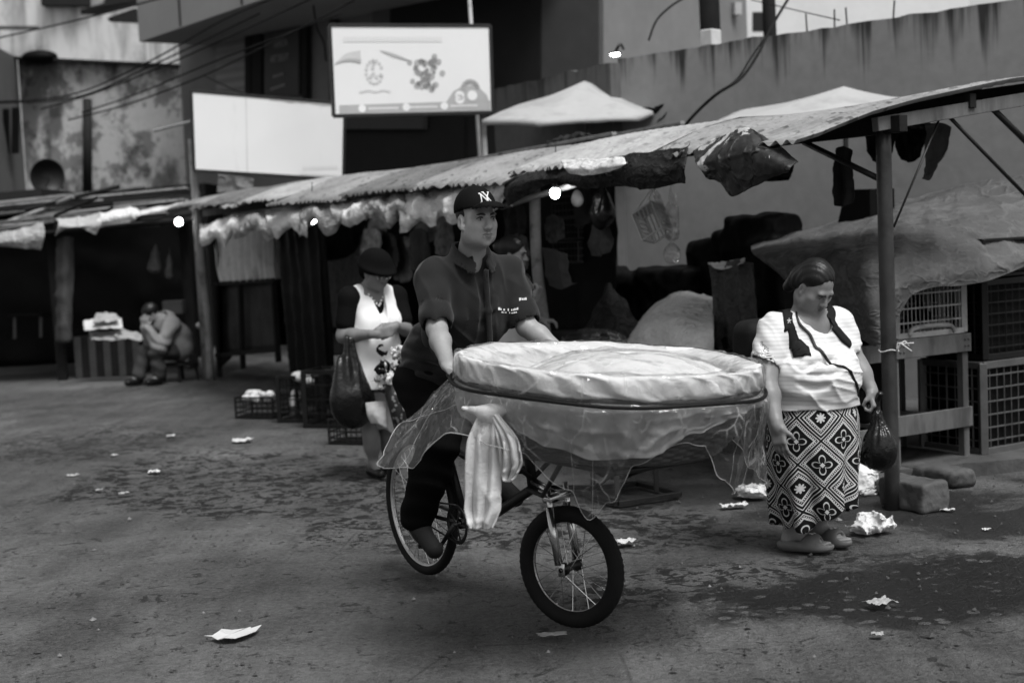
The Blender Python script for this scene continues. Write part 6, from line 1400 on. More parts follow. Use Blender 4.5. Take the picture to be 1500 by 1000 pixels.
# low iron stand beneath the basket's line of sight, on the ground by the tables
ir = thing('iron_stand', 'low black iron stand with a splayed base in front of the stall', 'stand', G(905, 735)); b = MB(); g0 = [G(845, 722), G(905, 742), G(996, 728), G(935, 712)]
for i in range(4): b.beam(g0[i] + V(0, 0, .02), g0[(i+1) % 4] + V(0, 0, .02), .035, .03)
b.build('base', m['dark_metal'], ir)
for p in (G(870, 735), G(905, 741), G(962, 728)): MB().beam(p + V(0, 0, .03), p + V(0, .02, .55), .03, .03).build('leg', m['dark_metal'], ir)
s = SDF(G(905, 728) - V(.4, .3, 0), G(905, 728) + V(.4, .5, .7), .014); cq = G(905, 722) + V(0, 0, .32); s.ell(cq, V(.27, .16, .24), None, .05).disp(lambda x, y, z: .02*fbm(x*6, y*6, z*6, 2)); tag(s.build('black_bundle', m['bag_plastic']), 'bulging black bundle resting inside the low iron stand', 'bundle')
# barred gate under the curtain
gt = thing('wooden_gate', 'dark barred gate under the pleated curtain', 'gate', RWP(360, 555, .1)); 
for (x0, y0, x1, y1) in ((313, 416, 404, 410), (318, 520, 408, 512), (316, 416, 322, 552), (352, 414, 356, 540), (400, 410, 408, 530)): MB().beam(RWP(x0, y0, .1), RWP(x1, y1, .1), .06, .05).build('bar', m['wood_dark'], gt)
M_ = mat('mottled_panel', .03, .8, .2, 1.0, 4, .3, 20); drape('panel', None, None, [[(318, 418), (400, 412)], [(322, 518), (406, 510)]], .18, M_, 12, 20, .01, 5, 5, .02, 0, None, gt)

# ---------------------------------------------------------------- the far stall cluster
far = thing('market_stall', 'low dark market stall with a roof of loose planks and rags behind the hunched person', 'stall', V(-6.2, 19.5, 0))
FZ = lambda px, py, Y: W(px, py, Y)
# platform roof: beams, then planks lying at odds
for i in range(15):
    y0_ = 336 - i*3.0 + RNG.uniform(-5, 5); x0_, x1_ = RNG.uniform(-70, 60), RNG.uniform(150, 300); Y_ = 18.0 + i*.2
    p, q = W(x0_, y0_ + 6, Y_), W(x1_, y0_ - 22 + RNG.uniform(-6, 8), Y_ + RNG.uniform(-.3, .3)); MB().beam(p, q, RNG.uniform(.08, .2), .03, V(.05, .2, 1)).build('roof_plank', [m['wood_dark'], m['wood'], m['bamboo'], m['wood_dark']][i % 4], far)
for i in range(18):
    x0_ = RNG.uniform(-30, 230); p = W(x0_, RNG.uniform(300, 340), RNG.uniform(18, 20)); q = p + V(RNG.uniform(.6, 1.6), RNG.uniform(-.5, .5), RNG.uniform(.0, .28)); MB().tube([p, q], RNG.uniform(.014, .035), 6).build('roof_stick', [m['wood_dark'], m['wood'], m['bamboo']][i % 3], far)
RP = [[W(-80, 352, 18.0), W(100, 338, 18.0), W(290, 318, 18.2)], [W(-80, 318, 20.5), W(100, 300, 20.5), W(295, 282, 20.5)]]; P = sheet(RP, 10, 60, .03, 3); sheet_obj('roof_sheet', P, m['dark_tarp'], far, .02)
for px, py, Y_ in ((92, 545, 18.3), (-40, 520, 19.0), (285, 548, 19.3)): p = W(px, py, Y_); MB().beam(V(p[0], p[1], 0), V(p[0]-.03, p[1], 2.05), .11, .11).build('post', m['wood_dark'], far)
P = sheet([[W(-120, 330, 21), W(100, 310, 21.2), W(300, 300, 21.4)], [W(-120, 420, 21), W(100, 420, 21.2), W(300, 420, 21.4)], [W(-120, 540, 21), W(100, 535, 21.2), W(300, 530, 21.4)]], 20, 40, .05, 2); sheet_obj('back_panel', P, m['black_tarp'], far, .02)
drape2 = lambda name, label, cat, rows, mt, amp=.02, freq=5, nu=30, nv=40, grp=None: tag(sheet_obj(name, sheet([[W(*p) for p in r] for r in rows], nu, nv, amp, freq), mt, None, .005), label, cat, grp)
drape2('rag_valance', 'valance: bright white rag drooping over the edge of the plank roof', 'rag', [[(82, 322, 17.9), (115, 318, 17.9), (148, 312, 17.9)], [(86, 330, 17.75), (112, 332, 17.75), (150, 326, 17.8)], [(80, 344, 17.8), (108, 330, 17.8), (140, 344, 17.8)]], m['canvas'], .03, 4, 24, 40, 'rags along the plank roof')
drape2('rag_valance', 'valance: pale folded rag stretched along the plank roof towards the lit bulb', 'rag', [[(140, 316, 17.9), (170, 310, 17.9), (200, 306, 17.9)], [(140, 326, 17.8), (170, 318, 17.8), (204, 314, 17.8)], [(146, 332, 17.85), (172, 326, 17.85), (190, 324, 17.85)]], m['dirty_white'], .03, 4, 24, 40, 'rags along the plank roof')
drape2('rag_valance', 'valance: grey mottled tarp edge hanging at the picture side of the plank roof', 'rag', [[(-30, 345, 17.8), (20, 338, 17.8), (64, 326, 17.8)], [(-30, 358, 17.7), (18, 352, 17.7), (66, 344, 17.7)], [(-30, 362, 17.75), (25, 362, 17.75), (60, 366, 17.75)]], m['pale_tarp'], .03, 4, 24, 40, 'rags along the plank roof')
drape2('rag_valance', 'valance: thin pale plank-like rag roll lying on the plank roof', 'rag', [[(185, 316, 18), (215, 307, 18), (268, 296, 18)], [(186, 322, 17.9), (216, 314, 17.9), (268, 301, 17.9)]], m['dirty_white'], .02, 4, 10, 40, 'rags along the plank roof')
drape2('cloth_column', 'long grey cloth wound down the front post of the plank roofed stall', 'cloth', [[(82, 350, 18.1), (95, 346, 18.0), (108, 348, 18.1)], [(82, 430, 18.1), (94, 430, 18.0), (106, 430, 18.1)], [(84, 500, 18.1), (94, 502, 18.0), (104, 500, 18.1)]], mat('post_cloth', .05, .85, .15, .3), .03, 3)
bulb(W(262, 325, 17.6), 'lit bare bulb hanging under the plank roof of the far stall', .045)
for px, y0, y1, w_, lab in ((228, 352, 392, 26, 'dim grey bag hanging in the dark of the far stall'), (248, 362, 404, 18, 'smaller dim bag hanging beside the dim grey bag')):
    p0, p1 = W(px, y0, 18.6), W(px, y1, 18.6); s = SDF(p1 - .25, p0 + .25, .016); s.path([p0, (p0+p1)/2, p1], [.02, w_*.0022, w_*.0034], .04).disp(lambda x, y, z: .03*fbm(x*7, y*7, z*5, 2)); tag(s.build('hanging_bag', m['grey_tarp']), lab, 'bag', 'bags in the far stall')
# display boxes with newspapers
db = thing('display_box', 'dark slatted wooden box piled with papers in front of the hunched person', 'box', G(158, 552)); pb_ = G(158, 552)
MB().box(pb_ + V(0, .35, .27), (.80, .6, .54), None, .01).build('box_body', m['wood_dark'], db)
for k_ in range(5): MB().beam(pb_ + V(-.38 + .19*k_, .035, 0), pb_ + V(-.38 + .19*k_, .035, .54), .09, .02, V(0, 1, 0)).build('slat', mat('dim_slat', .05, .8, .2, .4), db)
pl = [((122, 470), (178, 466), (180, 480), (124, 486), 'paper'), ((130, 486), (190, 484), (186, 498), (134, 500), 'paper_grey'), ((172, 478), (212, 492), (206, 502), (168, 492), 'paper_grey'), ((140, 462), (170, 460), (176, 470), (136, 472), 'paper_grey')]
lb = ['broad white paper sheet topmost on the dark display box', 'grey paper slipping down the front of the display box', 'folded grey paper leaning towards the hunched person', 'grey paper lying at the back of the display box']
for i, (p1, p2, p3, p4, mt) in enumerate(pl): drape2('paper_stack', lb[i], 'paper', [[(*p1, 17.95), (*p2, 17.95)], [(*p4, 17.7), (*p3, 17.7)]], m[mt], .03, 6, 12, 16, 'papers on the display box')
dt = thing('side_table', 'small dim table frame in the dark far end of the plank roofed stall', 'table', G(40, 500))
for x0, y0, x1, y1 in ((22, 488, 22, 462), (60, 486, 60, 462)): MB().beam(W(x0, y0 + 8, 20.0), W(x1, y1, 20.0), .04, .04).build('leg', m['wood'], dt)
MB().beam(W(16, 462, 20.0), W(66, 460, 20.0), .3, .03).build('tabletop', m['wood_dark'], dt)
for i, (px, py, w_, lab, mt) in enumerate(((272, 463, .2, 'dim box behind the back of the hunched person', 'wood'), (293, 476, .1, 'pale round object beside the far pale pole', 'produce'))):
    if i == 0: tag(MB().box(W(255, 450, 18.6), (.26, .2, .18), None, .01).build('dim_box', mat('dim_card', .06, .8, .2, .3)), lab, 'box')
    else: s = SDF(W(px, py, 18) - .2, W(px, py, 18) + .2, .014); s.ell(W(px, py, 18), V(.06, .05, .045), None, .01).disp(lambda x, y, z: .012*noise3(x*15, y*15, z*15)); tag(s.build('pale_bundle', m[mt]), lab, 'bundle')
# ---------------------------------------------------------------- walls and buildings behind
def wallmat(name, base, streak=.8, top=3.3, blot=.5, rough=.85, sc=1.0):
    """rendered wall: cloudy, blotched, dark drips that run down from the coping"""
    M = MatNet(name); x, y, z = M.sep(M.obj()); v1 = M.scaled(M.obj(), (5*sc, 5*sc, .28*sc)); v2 = M.scaled(M.obj(), (14*sc, 14*sc, .5*sc))
    d = M.noise(1, 4, v1, .6) * .5 + M.noise(1, 3, v2, .65) * .32 + M.noise(.6*sc, 3) * .22
    h = z * (1/ top); reach = (h - 1) * 2.0 + .94                    # 1 near the coping, falling off below
    drip = (d + reach * .42).step(.84, .98) * streak
    cl = M.noise(.7*sc, 5, None, .6, .6); fine = M.noise(9*sc, 5)
    b_ = (cl.step(.5, .72)) * blot
    M.color((base * (1 + (cl-.5)*.5 + (fine-.5)*.35) * (1 - drip*.9) * (1 - b_*.6)).max(.004)); M.rough(rough); M.b.inputs['Specular IOR Level'].default_value = .2; M.bump(fine + cl*.5, .25, .01)
    return M.m
def wall(name, label, pts, h, th, mt, cat='wall', jag=.0):
    mb = MB()
    for i in range(len(pts)-1):
        p, q = V(*pts[i], 0), V(*pts[i+1], 0); d = unit(q-p); n_ = V(-d[1], d[0], 0); n_ = n_ if n_[1] > 0 else -n_
        k = max(2, int(np.linalg.norm(q-p)/.12)); top = [p + (q-p)*t + V(0, 0, h + (RNG.normal(0, jag) if jag else 0)) for t in np.linspace(0, 1, k)]
        mb.prism([p + V(0, 0, -.1), q + V(0, 0, -.1)] + top[::-1], n_*th)
    return tag(mb.build(name, mt, loc=(pts[0][0], pts[0][1], 0)), label, cat)
P1, P2 = W(1620, 0, 10.45), W(905, 84, 13.8)
H1 = 3.36
def at_h(px, py, h):          # the point on a sight line at height h (for copings)
    d = _ray(px, py); t = (h - CAM_H) / d[2]; return V(d[0]*t, d[1]*t, h)
q1, q2 = at_h(1500, -2, H1), at_h(905, 86, H1)
dq = unit(q1 - q2); q0 = q1 + dq*1.6
wall('rendered_wall', 'tall grey rendered wall with dark drip stains running down from its coping', [(q0[0], q0[1]), (q2[0], q2[1])], H1, .22, wallmat('grey_render', .26, .95, H1, .25), jag=.006)
q3, q4 = at_h(722, 131, H1 - .05), at_h(902, 90, H1 - .05)
wall('rendered_wall', 'older blackened wall adjoining the grey rendered wall behind the poster board', [(q4[0]-.05, q4[1]+.12), (q3[0], q3[1])], H1 - .05, .2, wallmat('mouldy_render', .10, .6, H1, 1.0, sc=1.3), jag=.008)
# blocks, rods and things standing on the wall
def on_wall(px, h): 
    d = _ray(px, 60); n_ = V(dq[1], -dq[0], 0); t = ((q2 - V(0, 0, CAM_H)) @ n_ + .0) / (d @ n_); p = V(0, 0, CAM_H) + d*t; return V(p[0], p[1], h) - n_*.11*(1 if n_[1] < 0 else -1)
for i, (px, w_, h_, mt, lab) in enumerate(((1032, .12, .16, 'paper', 'white block sitting on the wall coping beside a concrete post'),)):
    tag(MB().box(on_wall(px, H1 + h_/2), (.17, .14, h_), frame(dq), .01).build('coping_block', m[mt]), lab, 'block')
for i, px in enumerate((1174, 1214, 1233, 1300)):
    p = on_wall(px, H1 - .05); tag(MB().tube([p, p + V(RNG.normal(0, .01), 0, .22)], .008, 6).build('steel_rod', m['dark_metal']), ['rusty rod sticking up from the wall beyond the cable', 'rusty rod on the wall coping above the pale canopy', 'short rusty rod beside the one above the pale canopy', 'last rusty rod along the coping of the grey wall'][i], 'rod', 'rods on the coping')
for i, (px, Y_, r) in enumerate(((1045, 15.5, .11), (1132, 15.0, .07))):
    p = W(px, 60, Y_); tag(MB().tube([V(p[0], p[1], 0), V(p[0]-.05, p[1], 6.5)], r, 12).build('utility_pole', m['wood_dark'], smooth=True), ['thick dark utility pole rising behind the grey wall', 'thinner dark utility pole where the cables meet the wall'][i], 'pole', 'poles behind the wall')
# pale house beyond the wall
ph = thing('house', 'pale house with dark window openings beyond the grey wall', 'house', W(1060, 60, 22)*V(1, 1, 0))
pw = mat('pale_plaster', .55, .85, .2, .12, 1.5, .2, 10)
b0, b1 = W(880, 0, 21.5), W(1420, 0, 24)
dd = unit((b1-b0)*V(1, 1, 0)); nn_ = V(-dd[1], dd[0], 0)
MB().prism([V(b0[0], b0[1], 0), V(b1[0], b1[1], 0), V(b1[0], b1[1], 9), V(b0[0], b0[1], 9)], nn_*5).build('wall', pw, ph)
def facade_box(px0, py0, px1, py1, mt, name, parent, out=.06, Yoff=0, o0=None, d0=None):
    C = V(0, 0, CAM_H); n_ = V(d0[1], -d0[0], 0); P = []
    for px, py in ((px0, py0), (px1, py0), (px1, py1), (px0, py1)):
        d = _ray(px, py); t = ((o0 - C) @ n_) / (d @ n_); P.append(C + d*t + n_*out*(1 if n_[1] < 0 else -1))
    return MB().prism(P, n_*(-.10 if n_[1] < 0 else .10)).build(name, mt, parent)
for r in ((1048, 24, 1078, 52), (1102, 18, 1118, 46), (1030, 26, 1046, 40)): facade_box(*r, m['wall_dark'], 'window', ph, .01, 0, b0, dd)
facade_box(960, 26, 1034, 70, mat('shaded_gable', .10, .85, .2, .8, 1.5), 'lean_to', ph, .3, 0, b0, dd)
facade_box(1062, 8, 1072, 26, m['canvas'], 'vent', ph, .3, 0, b0, dd)
# dark shop building with the deep overhang
sb = thing('shop_building', 'dark shop building with a deep pale overhang, roller shutter and hanging shop sign', 'building', W(560, 300, 24)*V(1, 1, 0))
e0, e1 = W(268, 170, 25.5), W(884, 150, 19.5); db_ = unit((e1-e0)*V(1, 1, 0)); nb_ = V(db_[1], -db_[0], 0); nb_ = nb_ if nb_[1] < 0 else -nb_
MB().prism([V(e0[0], e0[1], 0), V(e1[0], e1[1], 0), V(e1[0], e1[1], 9), V(e0[0], e0[1], 9)], -nb_*6).build('wall', mat('shop_wall', .17, .85, .2, .25, 1.0, .2, 12), sb)
FB = lambda x0, y0, x1, y1, mt, nm, out=.06: facade_box(x0, y0, x1, y1, mt, nm, sb, out, 0, e0, db_)
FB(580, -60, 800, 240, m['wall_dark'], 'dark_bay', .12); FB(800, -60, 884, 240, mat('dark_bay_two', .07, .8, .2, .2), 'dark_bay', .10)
shm = MatNet('roller_shutter'); x, y, z = shm.sep(shm.obj()); shm.color((z*38).sin()*.03 + .20); shm.rough(.6); shm.bump((z*38).sin(), .5, .02)
FB(322, 38, 366, 140, shm.m, 'shutter', .08)
for x0, x1 in ((368, 376), (378, 392), (452, 458), (492, 500), (555, 580)): FB(x0, -40, x1, 240, m['wall_dark'] if x0 != 555 else mat('grey_pier', .10, .85, .2, .2), 'pilaster', .14)
sgn_ = FB(398, 22, 448, 140, mat('sign_board', .05, .6, .3, .2), 'sign', .16)
def facade_text(txt, px, py, hpx, mt, wid=None):
    C = V(0, 0, CAM_H); d = _ray(px, py); t = ((e0 - C) @ nb_) / (d @ nb_); p = C + d*t + nb_*.185; v, f = text_mesh(txt, 1.0, 'CENTER'); sc = hpx/FPX*p[1]/.7; X_ = db_; 
    if np.dot(X_, V(1, 0, 0)) < 0: X_ = -X_
    sx = sc if wid is None else wid/FPX*p[1]/max(1e-3, (v[:, 0].max()-v[:, 0].min()))
    vv = p + v[:, :1]*sx*X_ + (v[:, 1:2]-.35)*sc*V(0, 0, 1); return mesh_obj('lettering', vv, f, mt, sgn_, smooth=False)
m['sign_paint'] = mat('sign_paint', .30, .8, .2, .2)
facade_text('TIENDA', 423, 65, 10, m['sign_paint'], 32); facade_text('ART DELIVY', 422, 86, 10, m['sign_paint'], 40)
mk = MB()
for (px, py, n_, w_) in ((422, 111, 4, 4.0), (421, 128, 6, 3.6)):
    for k_ in range(n_):
        C = V(0, 0, CAM_H); d = _ray(px + (k_-n_/2)*w_, py - (k_-n_/2)*1.2); t = ((e0 - C) @ nb_) / (d @ nb_); mk.box(C + d*t + nb_*.185, (.03, .004, .045), frame(nb_))
mk.build('lettering', m['sign_paint'], sgn_)
# overhang: a raked box whose fascia runs towards us
C = V(0, 0, CAM_H); o1, o2 = W(204, 62, 24.2), W(560, -66, 18.0); hgt = 1.0
do = unit((o2-o1)*V(1, 1, 0)); 
o2 = V(o2[0], o2[1], o1[2]); bk_ = V(do[1], -do[0], 0); bk_ = bk_ if bk_[1] > 0 else -bk_
MB().prism([o1, o2, o2 + bk_*3.5, o1 + bk_*3.5], V(0, 0, hgt)).build('overhang', mat('overhang_paint', .33, .8, .2, .12, 1.0, .1), sb)
for t in (.22, .5, .78): MB().beam(o1 + (o2-o1)*t + V(0, 0, .02) - bk_*.012, o1 + (o2-o1)*t + V(0, 0, hgt-.02) - bk_*.012, .03, .02, V(0, 1, 0)).build('fascia_joint', m['wall_dark'], sb)
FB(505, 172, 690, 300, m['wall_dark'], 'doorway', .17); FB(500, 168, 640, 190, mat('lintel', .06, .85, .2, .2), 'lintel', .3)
# old stained house and the one above it
oh = thing('house', 'old blotched house with peeling render, a corner pipe and slit windows', 'house', W(150, 280, 29)*V(1, 1, 0))
om = wallmat('peeling_render', .26, .7, 6.0, 1.0, sc=.85)
MO = MatNet('peeling_render_two'); v1 = MO.scaled(MO.obj(), (1, 1, .6)); n1 = MO.noise(.55, 8, v1, .68, .1); n2 = MO.noise(1.7, 8, None, .72, .15); n3 = MO.noise(1.2, 5, MO.scaled(MO.obj(), (2.5, 2.5, .3)), .6)
cc = .5 * (1 - n1.step(.46, .56)*.75) * (1 - n2.step(.50, .58)*.62) * (1 - n3.step(.55, .75)*.35) * (1 + (n2-.5)*.6)
MO.color(cc.max(.02)); MO.rough(.9); MO.bump(n2, .3, .02); om = MO.m
h0, h1 = W(26, 84, 29), W(262, 96, 28); zt = (h0[2]+h1[2])/2
MB().prism([V(h0[0], h0[1], 0), V(h1[0], h1[1], 0), V(h1[0], h1[1], h1[2]), V(h0[0], h0[1], h0[2])], V(-.5, 6, 0)).build('wall', om, oh)
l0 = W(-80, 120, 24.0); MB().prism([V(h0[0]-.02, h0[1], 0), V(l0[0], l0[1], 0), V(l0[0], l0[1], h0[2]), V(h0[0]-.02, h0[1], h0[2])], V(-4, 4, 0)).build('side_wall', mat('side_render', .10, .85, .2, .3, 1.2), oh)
for (x0, y0, x1, y1) in ((4, 160, 14, 225), (17, 158, 28, 225)): p = [W(x0, y0, 27.6), W(x1, y0, 27.9), W(x1, y1, 27.9), W(x0, y1, 27.6)]; MB().prism(p, V(.02, -.05, 0)).build('window', m['black_tarp'], oh)
MB().tube([W(128, 285, 28.3), W(128, 145, 28.3)], .09, 10).build('pipe', m['wall_dark'], oh, smooth=True)
MB().beam(W(20, 85, 28.9), W(266, 97, 27.9), .25, .05).build('coping', m['wall_dark'], oh)
s = SDF(W(58, 84, 28.6) - V(.9, .5, .3), W(58, 84, 28.6) + V(.9, .5, .5), .03); s.ell(W(58, 84, 28.6), V(.36, .25, .14), None, .02); tag(s.build('roof_bundle', m['black_tarp']), 'dark bundle lying on the coping of the old blotched house', 'bundle')
uh = thing('house', 'taller streaked pale house rising behind the old blotched house', 'house', W(90, 60, 38)*V(1, 1, 0))
u0, u1 = W(-60, 0, 38), W(206, 20, 37); um = MatNet('streaked_render'); n1 = um.noise(.8, 5, um.scaled(um.obj(), (2.2, 2.2, .35)), .6); n2 = um.noise(1.2, 6, None, .6, .8); um.color((.6*(1-n1.step(.45, .7)*.6)*(1-n2.step(.5, .7)*.4)).max(.04)); um.rough(.9)
MB().prism([V(u0[0], u0[1], 0), V(u1[0], u1[1], 0), V(u1[0], u1[1], 12), V(u0[0], u0[1], 12)], V(0, 5, 0)).build('wall', um.m, uh)
for (x0, y0, x1, y1, mt) in ((60, -30, 130, 8, 'wall_dark'), (130, -30, 150, 10, 'canvas'), (150, -30, 200, 8, 'wall_dark')): MB().prism([W(x0, y0, 37.2), W(x1, y0, 37.0), W(x1, y1, 37.0), W(x0, y1, 37.2)], V(0, .3, 0)).build('window', m[mt], uh)
MB().prism([W(118, 22, 36), W(178, 4, 35), W(206, 8, 34.5), W(150, 22, 35.5)], V(0, 0, .12)).build('awning', m['wall_dark'], uh)
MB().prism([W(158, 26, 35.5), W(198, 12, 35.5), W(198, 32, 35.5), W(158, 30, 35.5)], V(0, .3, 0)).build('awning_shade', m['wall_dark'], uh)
MB().prism([W(-40, 40, 37.5), W(58, 40, 37.3), W(58, 44, 37.3), W(-40, 44, 37.5)], V(0, -.2, 0)).build('ledge', m['concrete'], uh)
sd2 = thing('satellite_dish', 'dark satellite dish fixed low on the old blotched house', 'dish', W(66, 258, 27.5)); Fd = frame(unit(V(.55, -.75, -.1))); cD = W(66, 258, 27.4)
MB().lathe([(.36*math.sin(a_), .10*(1-math.cos(a_)) * 2.2) for a_ in np.linspace(0, 1.2, 9)], cD, Fd[:, 1], 28).build('reflector', mat('dish_paint', .012, .5, .4, .3), sd2, smooth=True, solid=.012)
MB().tube([cD, cD + V(.05, .9, -.2)], .03, 8).tube([cD - V(0, 0, .2), cD + Fd[:, 1]*.3], .012, 6).build('arm', m['dark_metal'], sd2)
# balcony-like ledges and dim roofs low between the houses and the stalls
for i, (x0, y0, x1, y1, Y_, mt, lab) in enumerate(((-60, 288, 60, 276, 24, 'wall_dark', 'dark shed roof below the satellite dish'), (150, 280, 300, 268, 23.5, 'wall_dark', 'dark shed roof between the far stall and the blank board'))):
    p, q = W(x0, y0, Y_), W(x1, y1, Y_); tag(MB().prism([V(p[0], p[1], 0), V(q[0], q[1], 0), V(q[0], q[1], q[2]), V(p[0], p[1], p[2])], V(0, 2.5, 0)).build('shed', m[mt]), lab, 'shed', 'sheds behind the far stall')
# ---------------------------------------------------------------- boards
def board(name, label, corners, Y0, Y1, th, parent_posts, mt):
    t = thing(name, label, 'billboard', W((corners[0][0]+corners[1][0])/2, 400, (Y0+Y1)/2)*V(1, 1, 0))
    P = [W(*corners[0], Y0), W(*corners[1], Y1), W(*corners[2], Y1), W(*corners[3], Y0)]; P[3][:2] = P[0][:2] + (P[3]-P[0])[:2]*.3; n_ = unit(np.cross(P[1]-P[0], P[3]-P[0])); n_ = n_ if n_[1] < 0 else -n_
    MB().prism(P, -n_*th).build('panel', mt, t)
    fr = MB()
    for i in range(4): fr.beam(P[i] - n_*th*.5, P[(i+1) % 4] - n_*th*.5, .035, th+.02, n_)
    fr.build('frame', m['dark_metal'], t); return t, P, n_
wb_ = MatNet('blank_sheet'); n1 = wb_.noise(2, 4); n2 = wb_.noise(5, 5, wb_.scaled(wb_.obj(), (1, 1, .25))); wb_.color(.68 * (1 - n2.step(.6, .8)*.12) + (n1-.5)*.06); wb_.rough(.6); wb_.bump(n1, .1, .02)
bA, PA, nA = board('blank_billboard', 'blank white billboard on a pale pole in front of the shop building', ((280, 133), (505, 152), (503, 263), (278, 250)), 17.3, 17.9, .05, None, wb_.m)
pp = S(11.28, 0); MB().tube([V(pp[0]-.06, pp[1]+.10, 0), V(pp[0]-.06, pp[1]+.10, 2.95)], .05, 10).build('pole', m['bamboo'], bA, smooth=True)
p2 = W(498, 262, 17.95); MB().tube([V(p2[0], p2[1]+.06, 0), V(p2[0], p2[1]+.06, p2[2]+.9)], .05, 10).build('pole', m['bamboo'], bA, smooth=True)
MB().tube([W(225, 192, 17.4), W(280, 178, 17.35)], .02, 8).build('strut', m['bamboo'], bA)
def PA_(u, v, o=.004): return PA[0] + (PA[1]-PA[0])*u + (PA[3]-PA[0])*v + ((PA[2]-PA[1])-(PA[3]-PA[0]))*u*v + nA*o
gm_ = mat('ghost_print', .60, .6, .3, .1); rg_ = np.random.default_rng(3); b_ = MB()
for k_ in range(11): u_, v_ = .72 + .022*k_, .86 - .004*k_; b_.add([PA_(u_, v_), PA_(u_ + .014, v_), PA_(u_ + .014, v_ + .05), PA_(u_, v_ + .05)], [(0, 1, 2, 3)])
b_.add([PA_(.70, .955), PA_(.985, .945), PA_(.985, .96), PA_(.70, .968)], [(0, 1, 2, 3)]); b_.build('faded_print', gm_, bA)
b_ = MB(); b_.add([PA_(.345, .0), PA_(.351, .0), PA_(.351, 1), PA_(.345, 1)], [(0, 1, 2, 3)]); b_.build('panel_seam', mat('seam', .5, .6, .3, .2), bA)
b_ = MB(); ed_ = [(u_, .03 + .025*abs(noise3(u_*14, 0, 2.0)) + .05*max(0, u_-.75)) for u_ in np.linspace(.5, 1, 30)]; b_.add([PA_(.5, 0)] + [PA_(u_, v_) for u_, v_ in ed_] + [PA_(1, 0)], [tuple(range(32))]); b_.build('torn_strip', mat('torn_backing', .42, .7, .2, .4, 8), bA)
bB, PB, nB = board('poster_billboard', 'printed poster billboard with pale waves, a bunch of grapes and a footer strip', ((483, 37), (718, 38), (722, 165), (487, 170)), 15.2, 15.6, .07, None, mat('poster_paper', .68, .6, .3, .04, 1.5, .1))
def PB_(u, v, o=.004): return PB[0] + (PB[1]-PB[0])*u + (PB[3]-PB[0])*v + ((PB[2]-PB[1])-(PB[3]-PB[0]))*u*v + nB*(o+.001)
art = lambda nm, polys, mt, o=.004: (lambda b: ([b.add([PB_(u, v, o) for u, v in p], [tuple(range(len(p)))]) for p in polys], b.build(nm, mt, bB)))(MB())
g1m, g2m, g3m, g4m = [mat('print_' + n_, a_*.82, .6, .3, .1) for n_, a_ in (('mist', .62), ('grey', .44), ('dark', .27), ('pale', .86))]
def ribbon(pts, ws):
    P = spline([(p[0], p[1], 0) for p in pts], 24); w_ = np.interp(np.linspace(0, 1, 24), np.linspace(0, 1, len(ws)), ws); return [[(P[i][0], P[i][1]-w_[i]), (P[i+1][0], P[i+1][1]-w_[i+1]), (P[i+1][0], P[i+1][1]+w_[i+1]), (P[i][0], P[i][1]+w_[i])] for i in range(23)]
art('printed_wave', ribbon([(.02, .43), (.09, .36), (.18, .34)], [.004, .045, .06]) + ribbon([(.30, .28), (.38, .33), (.50, .41)], [.004, .026, .006]), g1m)
art('printed_wave', ribbon([(.02, .425), (.10, .385), (.18, .40)], [.003, .014, .02]) + ribbon([(.31, .29), (.40, .345), (.49, .40)], [.002, .010, .003]), g2m, .006)
art('printed_footer', [[(.035, .885), (.985, .86), (.985, .975), (.035, .985)]], g2m)
circ = lambda u, v, r, n=14, sy=1.85: [(u + r*math.cos(t), v + r*sy*math.sin(t)) for t in np.linspace(0, 2*math.pi, n, endpoint=False)]
art('printed_icons', [circ(.175, .925, .024), circ(.45, .92, .024), circ(.69, .915, .024)] + [[(a_, .915-.006*k), (a_+w_, .915-.006*k), (a_+w_, .94-.006*k), (a_, .94-.006*k)] for k, (a0, n_) in enumerate(((.215, 13), (.475, 12), (.73, 12))) for a_, w_ in ((a0 + j*.0145, .0095) for j in range(n_))], g4m, .007)
rr_ = np.random.default_rng(5)
art('printed_grapes', [circ(.575 + .045*rr_.normal() + .03*(v_-.5), v_, .014 + .006*rr_.random(), 10) for v_ in rr_.uniform(.40, .72, 34)] + [circ(.63 + .02*rr_.normal(), .40 + .03*rr_.normal(), .018, 10) for _ in range(5)], g2m)
art('printed_grapes', [circ(.578 + .03*rr_.normal(), v_, .010, 9) for v_ in rr_.uniform(.45, .70, 14)] + [circ(.64, .40, .016), circ(.625, .435, .012)], g3m, .006)
art('printed_crest', [circ(.26 + .05*math.cos(t), .52 + .13*math.sin(t), .010, 8) for t in np.linspace(.4, 5.9, 14)] + [circ(.26 + .02*rr_.normal(), .50 + .05*rr_.normal(), .012, 8) for _ in range(7)] + [circ(.26 + (j-6)*.015, .735 + .008*math.cos(j), .007, 8) for j in range(13)], g1m)
art('printed_headline', [[(.08 + j*.022, .125), (.096 + j*.022, .125), (.096 + j*.022, .185), (.08 + j*.022, .185)] for j in range(28)], mat('print_faint', .64, .6, .3, .05))
art('printed_fruit', [[(.70, .88), (.75, .75), (.80, .70), (.90, .68), (.965, .80), (.975, .87)]] + [circ(.86 + .045*math.cos(t), .72 + .08*math.sin(t), .017, 8) for t in np.linspace(3.0, 6.5, 9)], g2m); art('printed_fruit', [circ(.79, .80, .03), circ(.79, .84, .03), circ(.87, .80, .032)], g4m, .007)
pb0 = W(703, 160, 15.75); MB().tube([V(pb0[0]+.05, pb0[1], 0), V(pb0[0]+.03, pb0[1], 3.1)], .03, 10).build('pole', m['bamboo'], bB, smooth=True)
pc0 = W(686, 20, 15.9); MB().tube([V(pc0[0]+.1, pc0[1]+.1, 0), V(pc0[0]-.0, pc0[1]+.1, 5.2)], .022, 10).build('pole', m['pale_plastic'], bB, smooth=True)
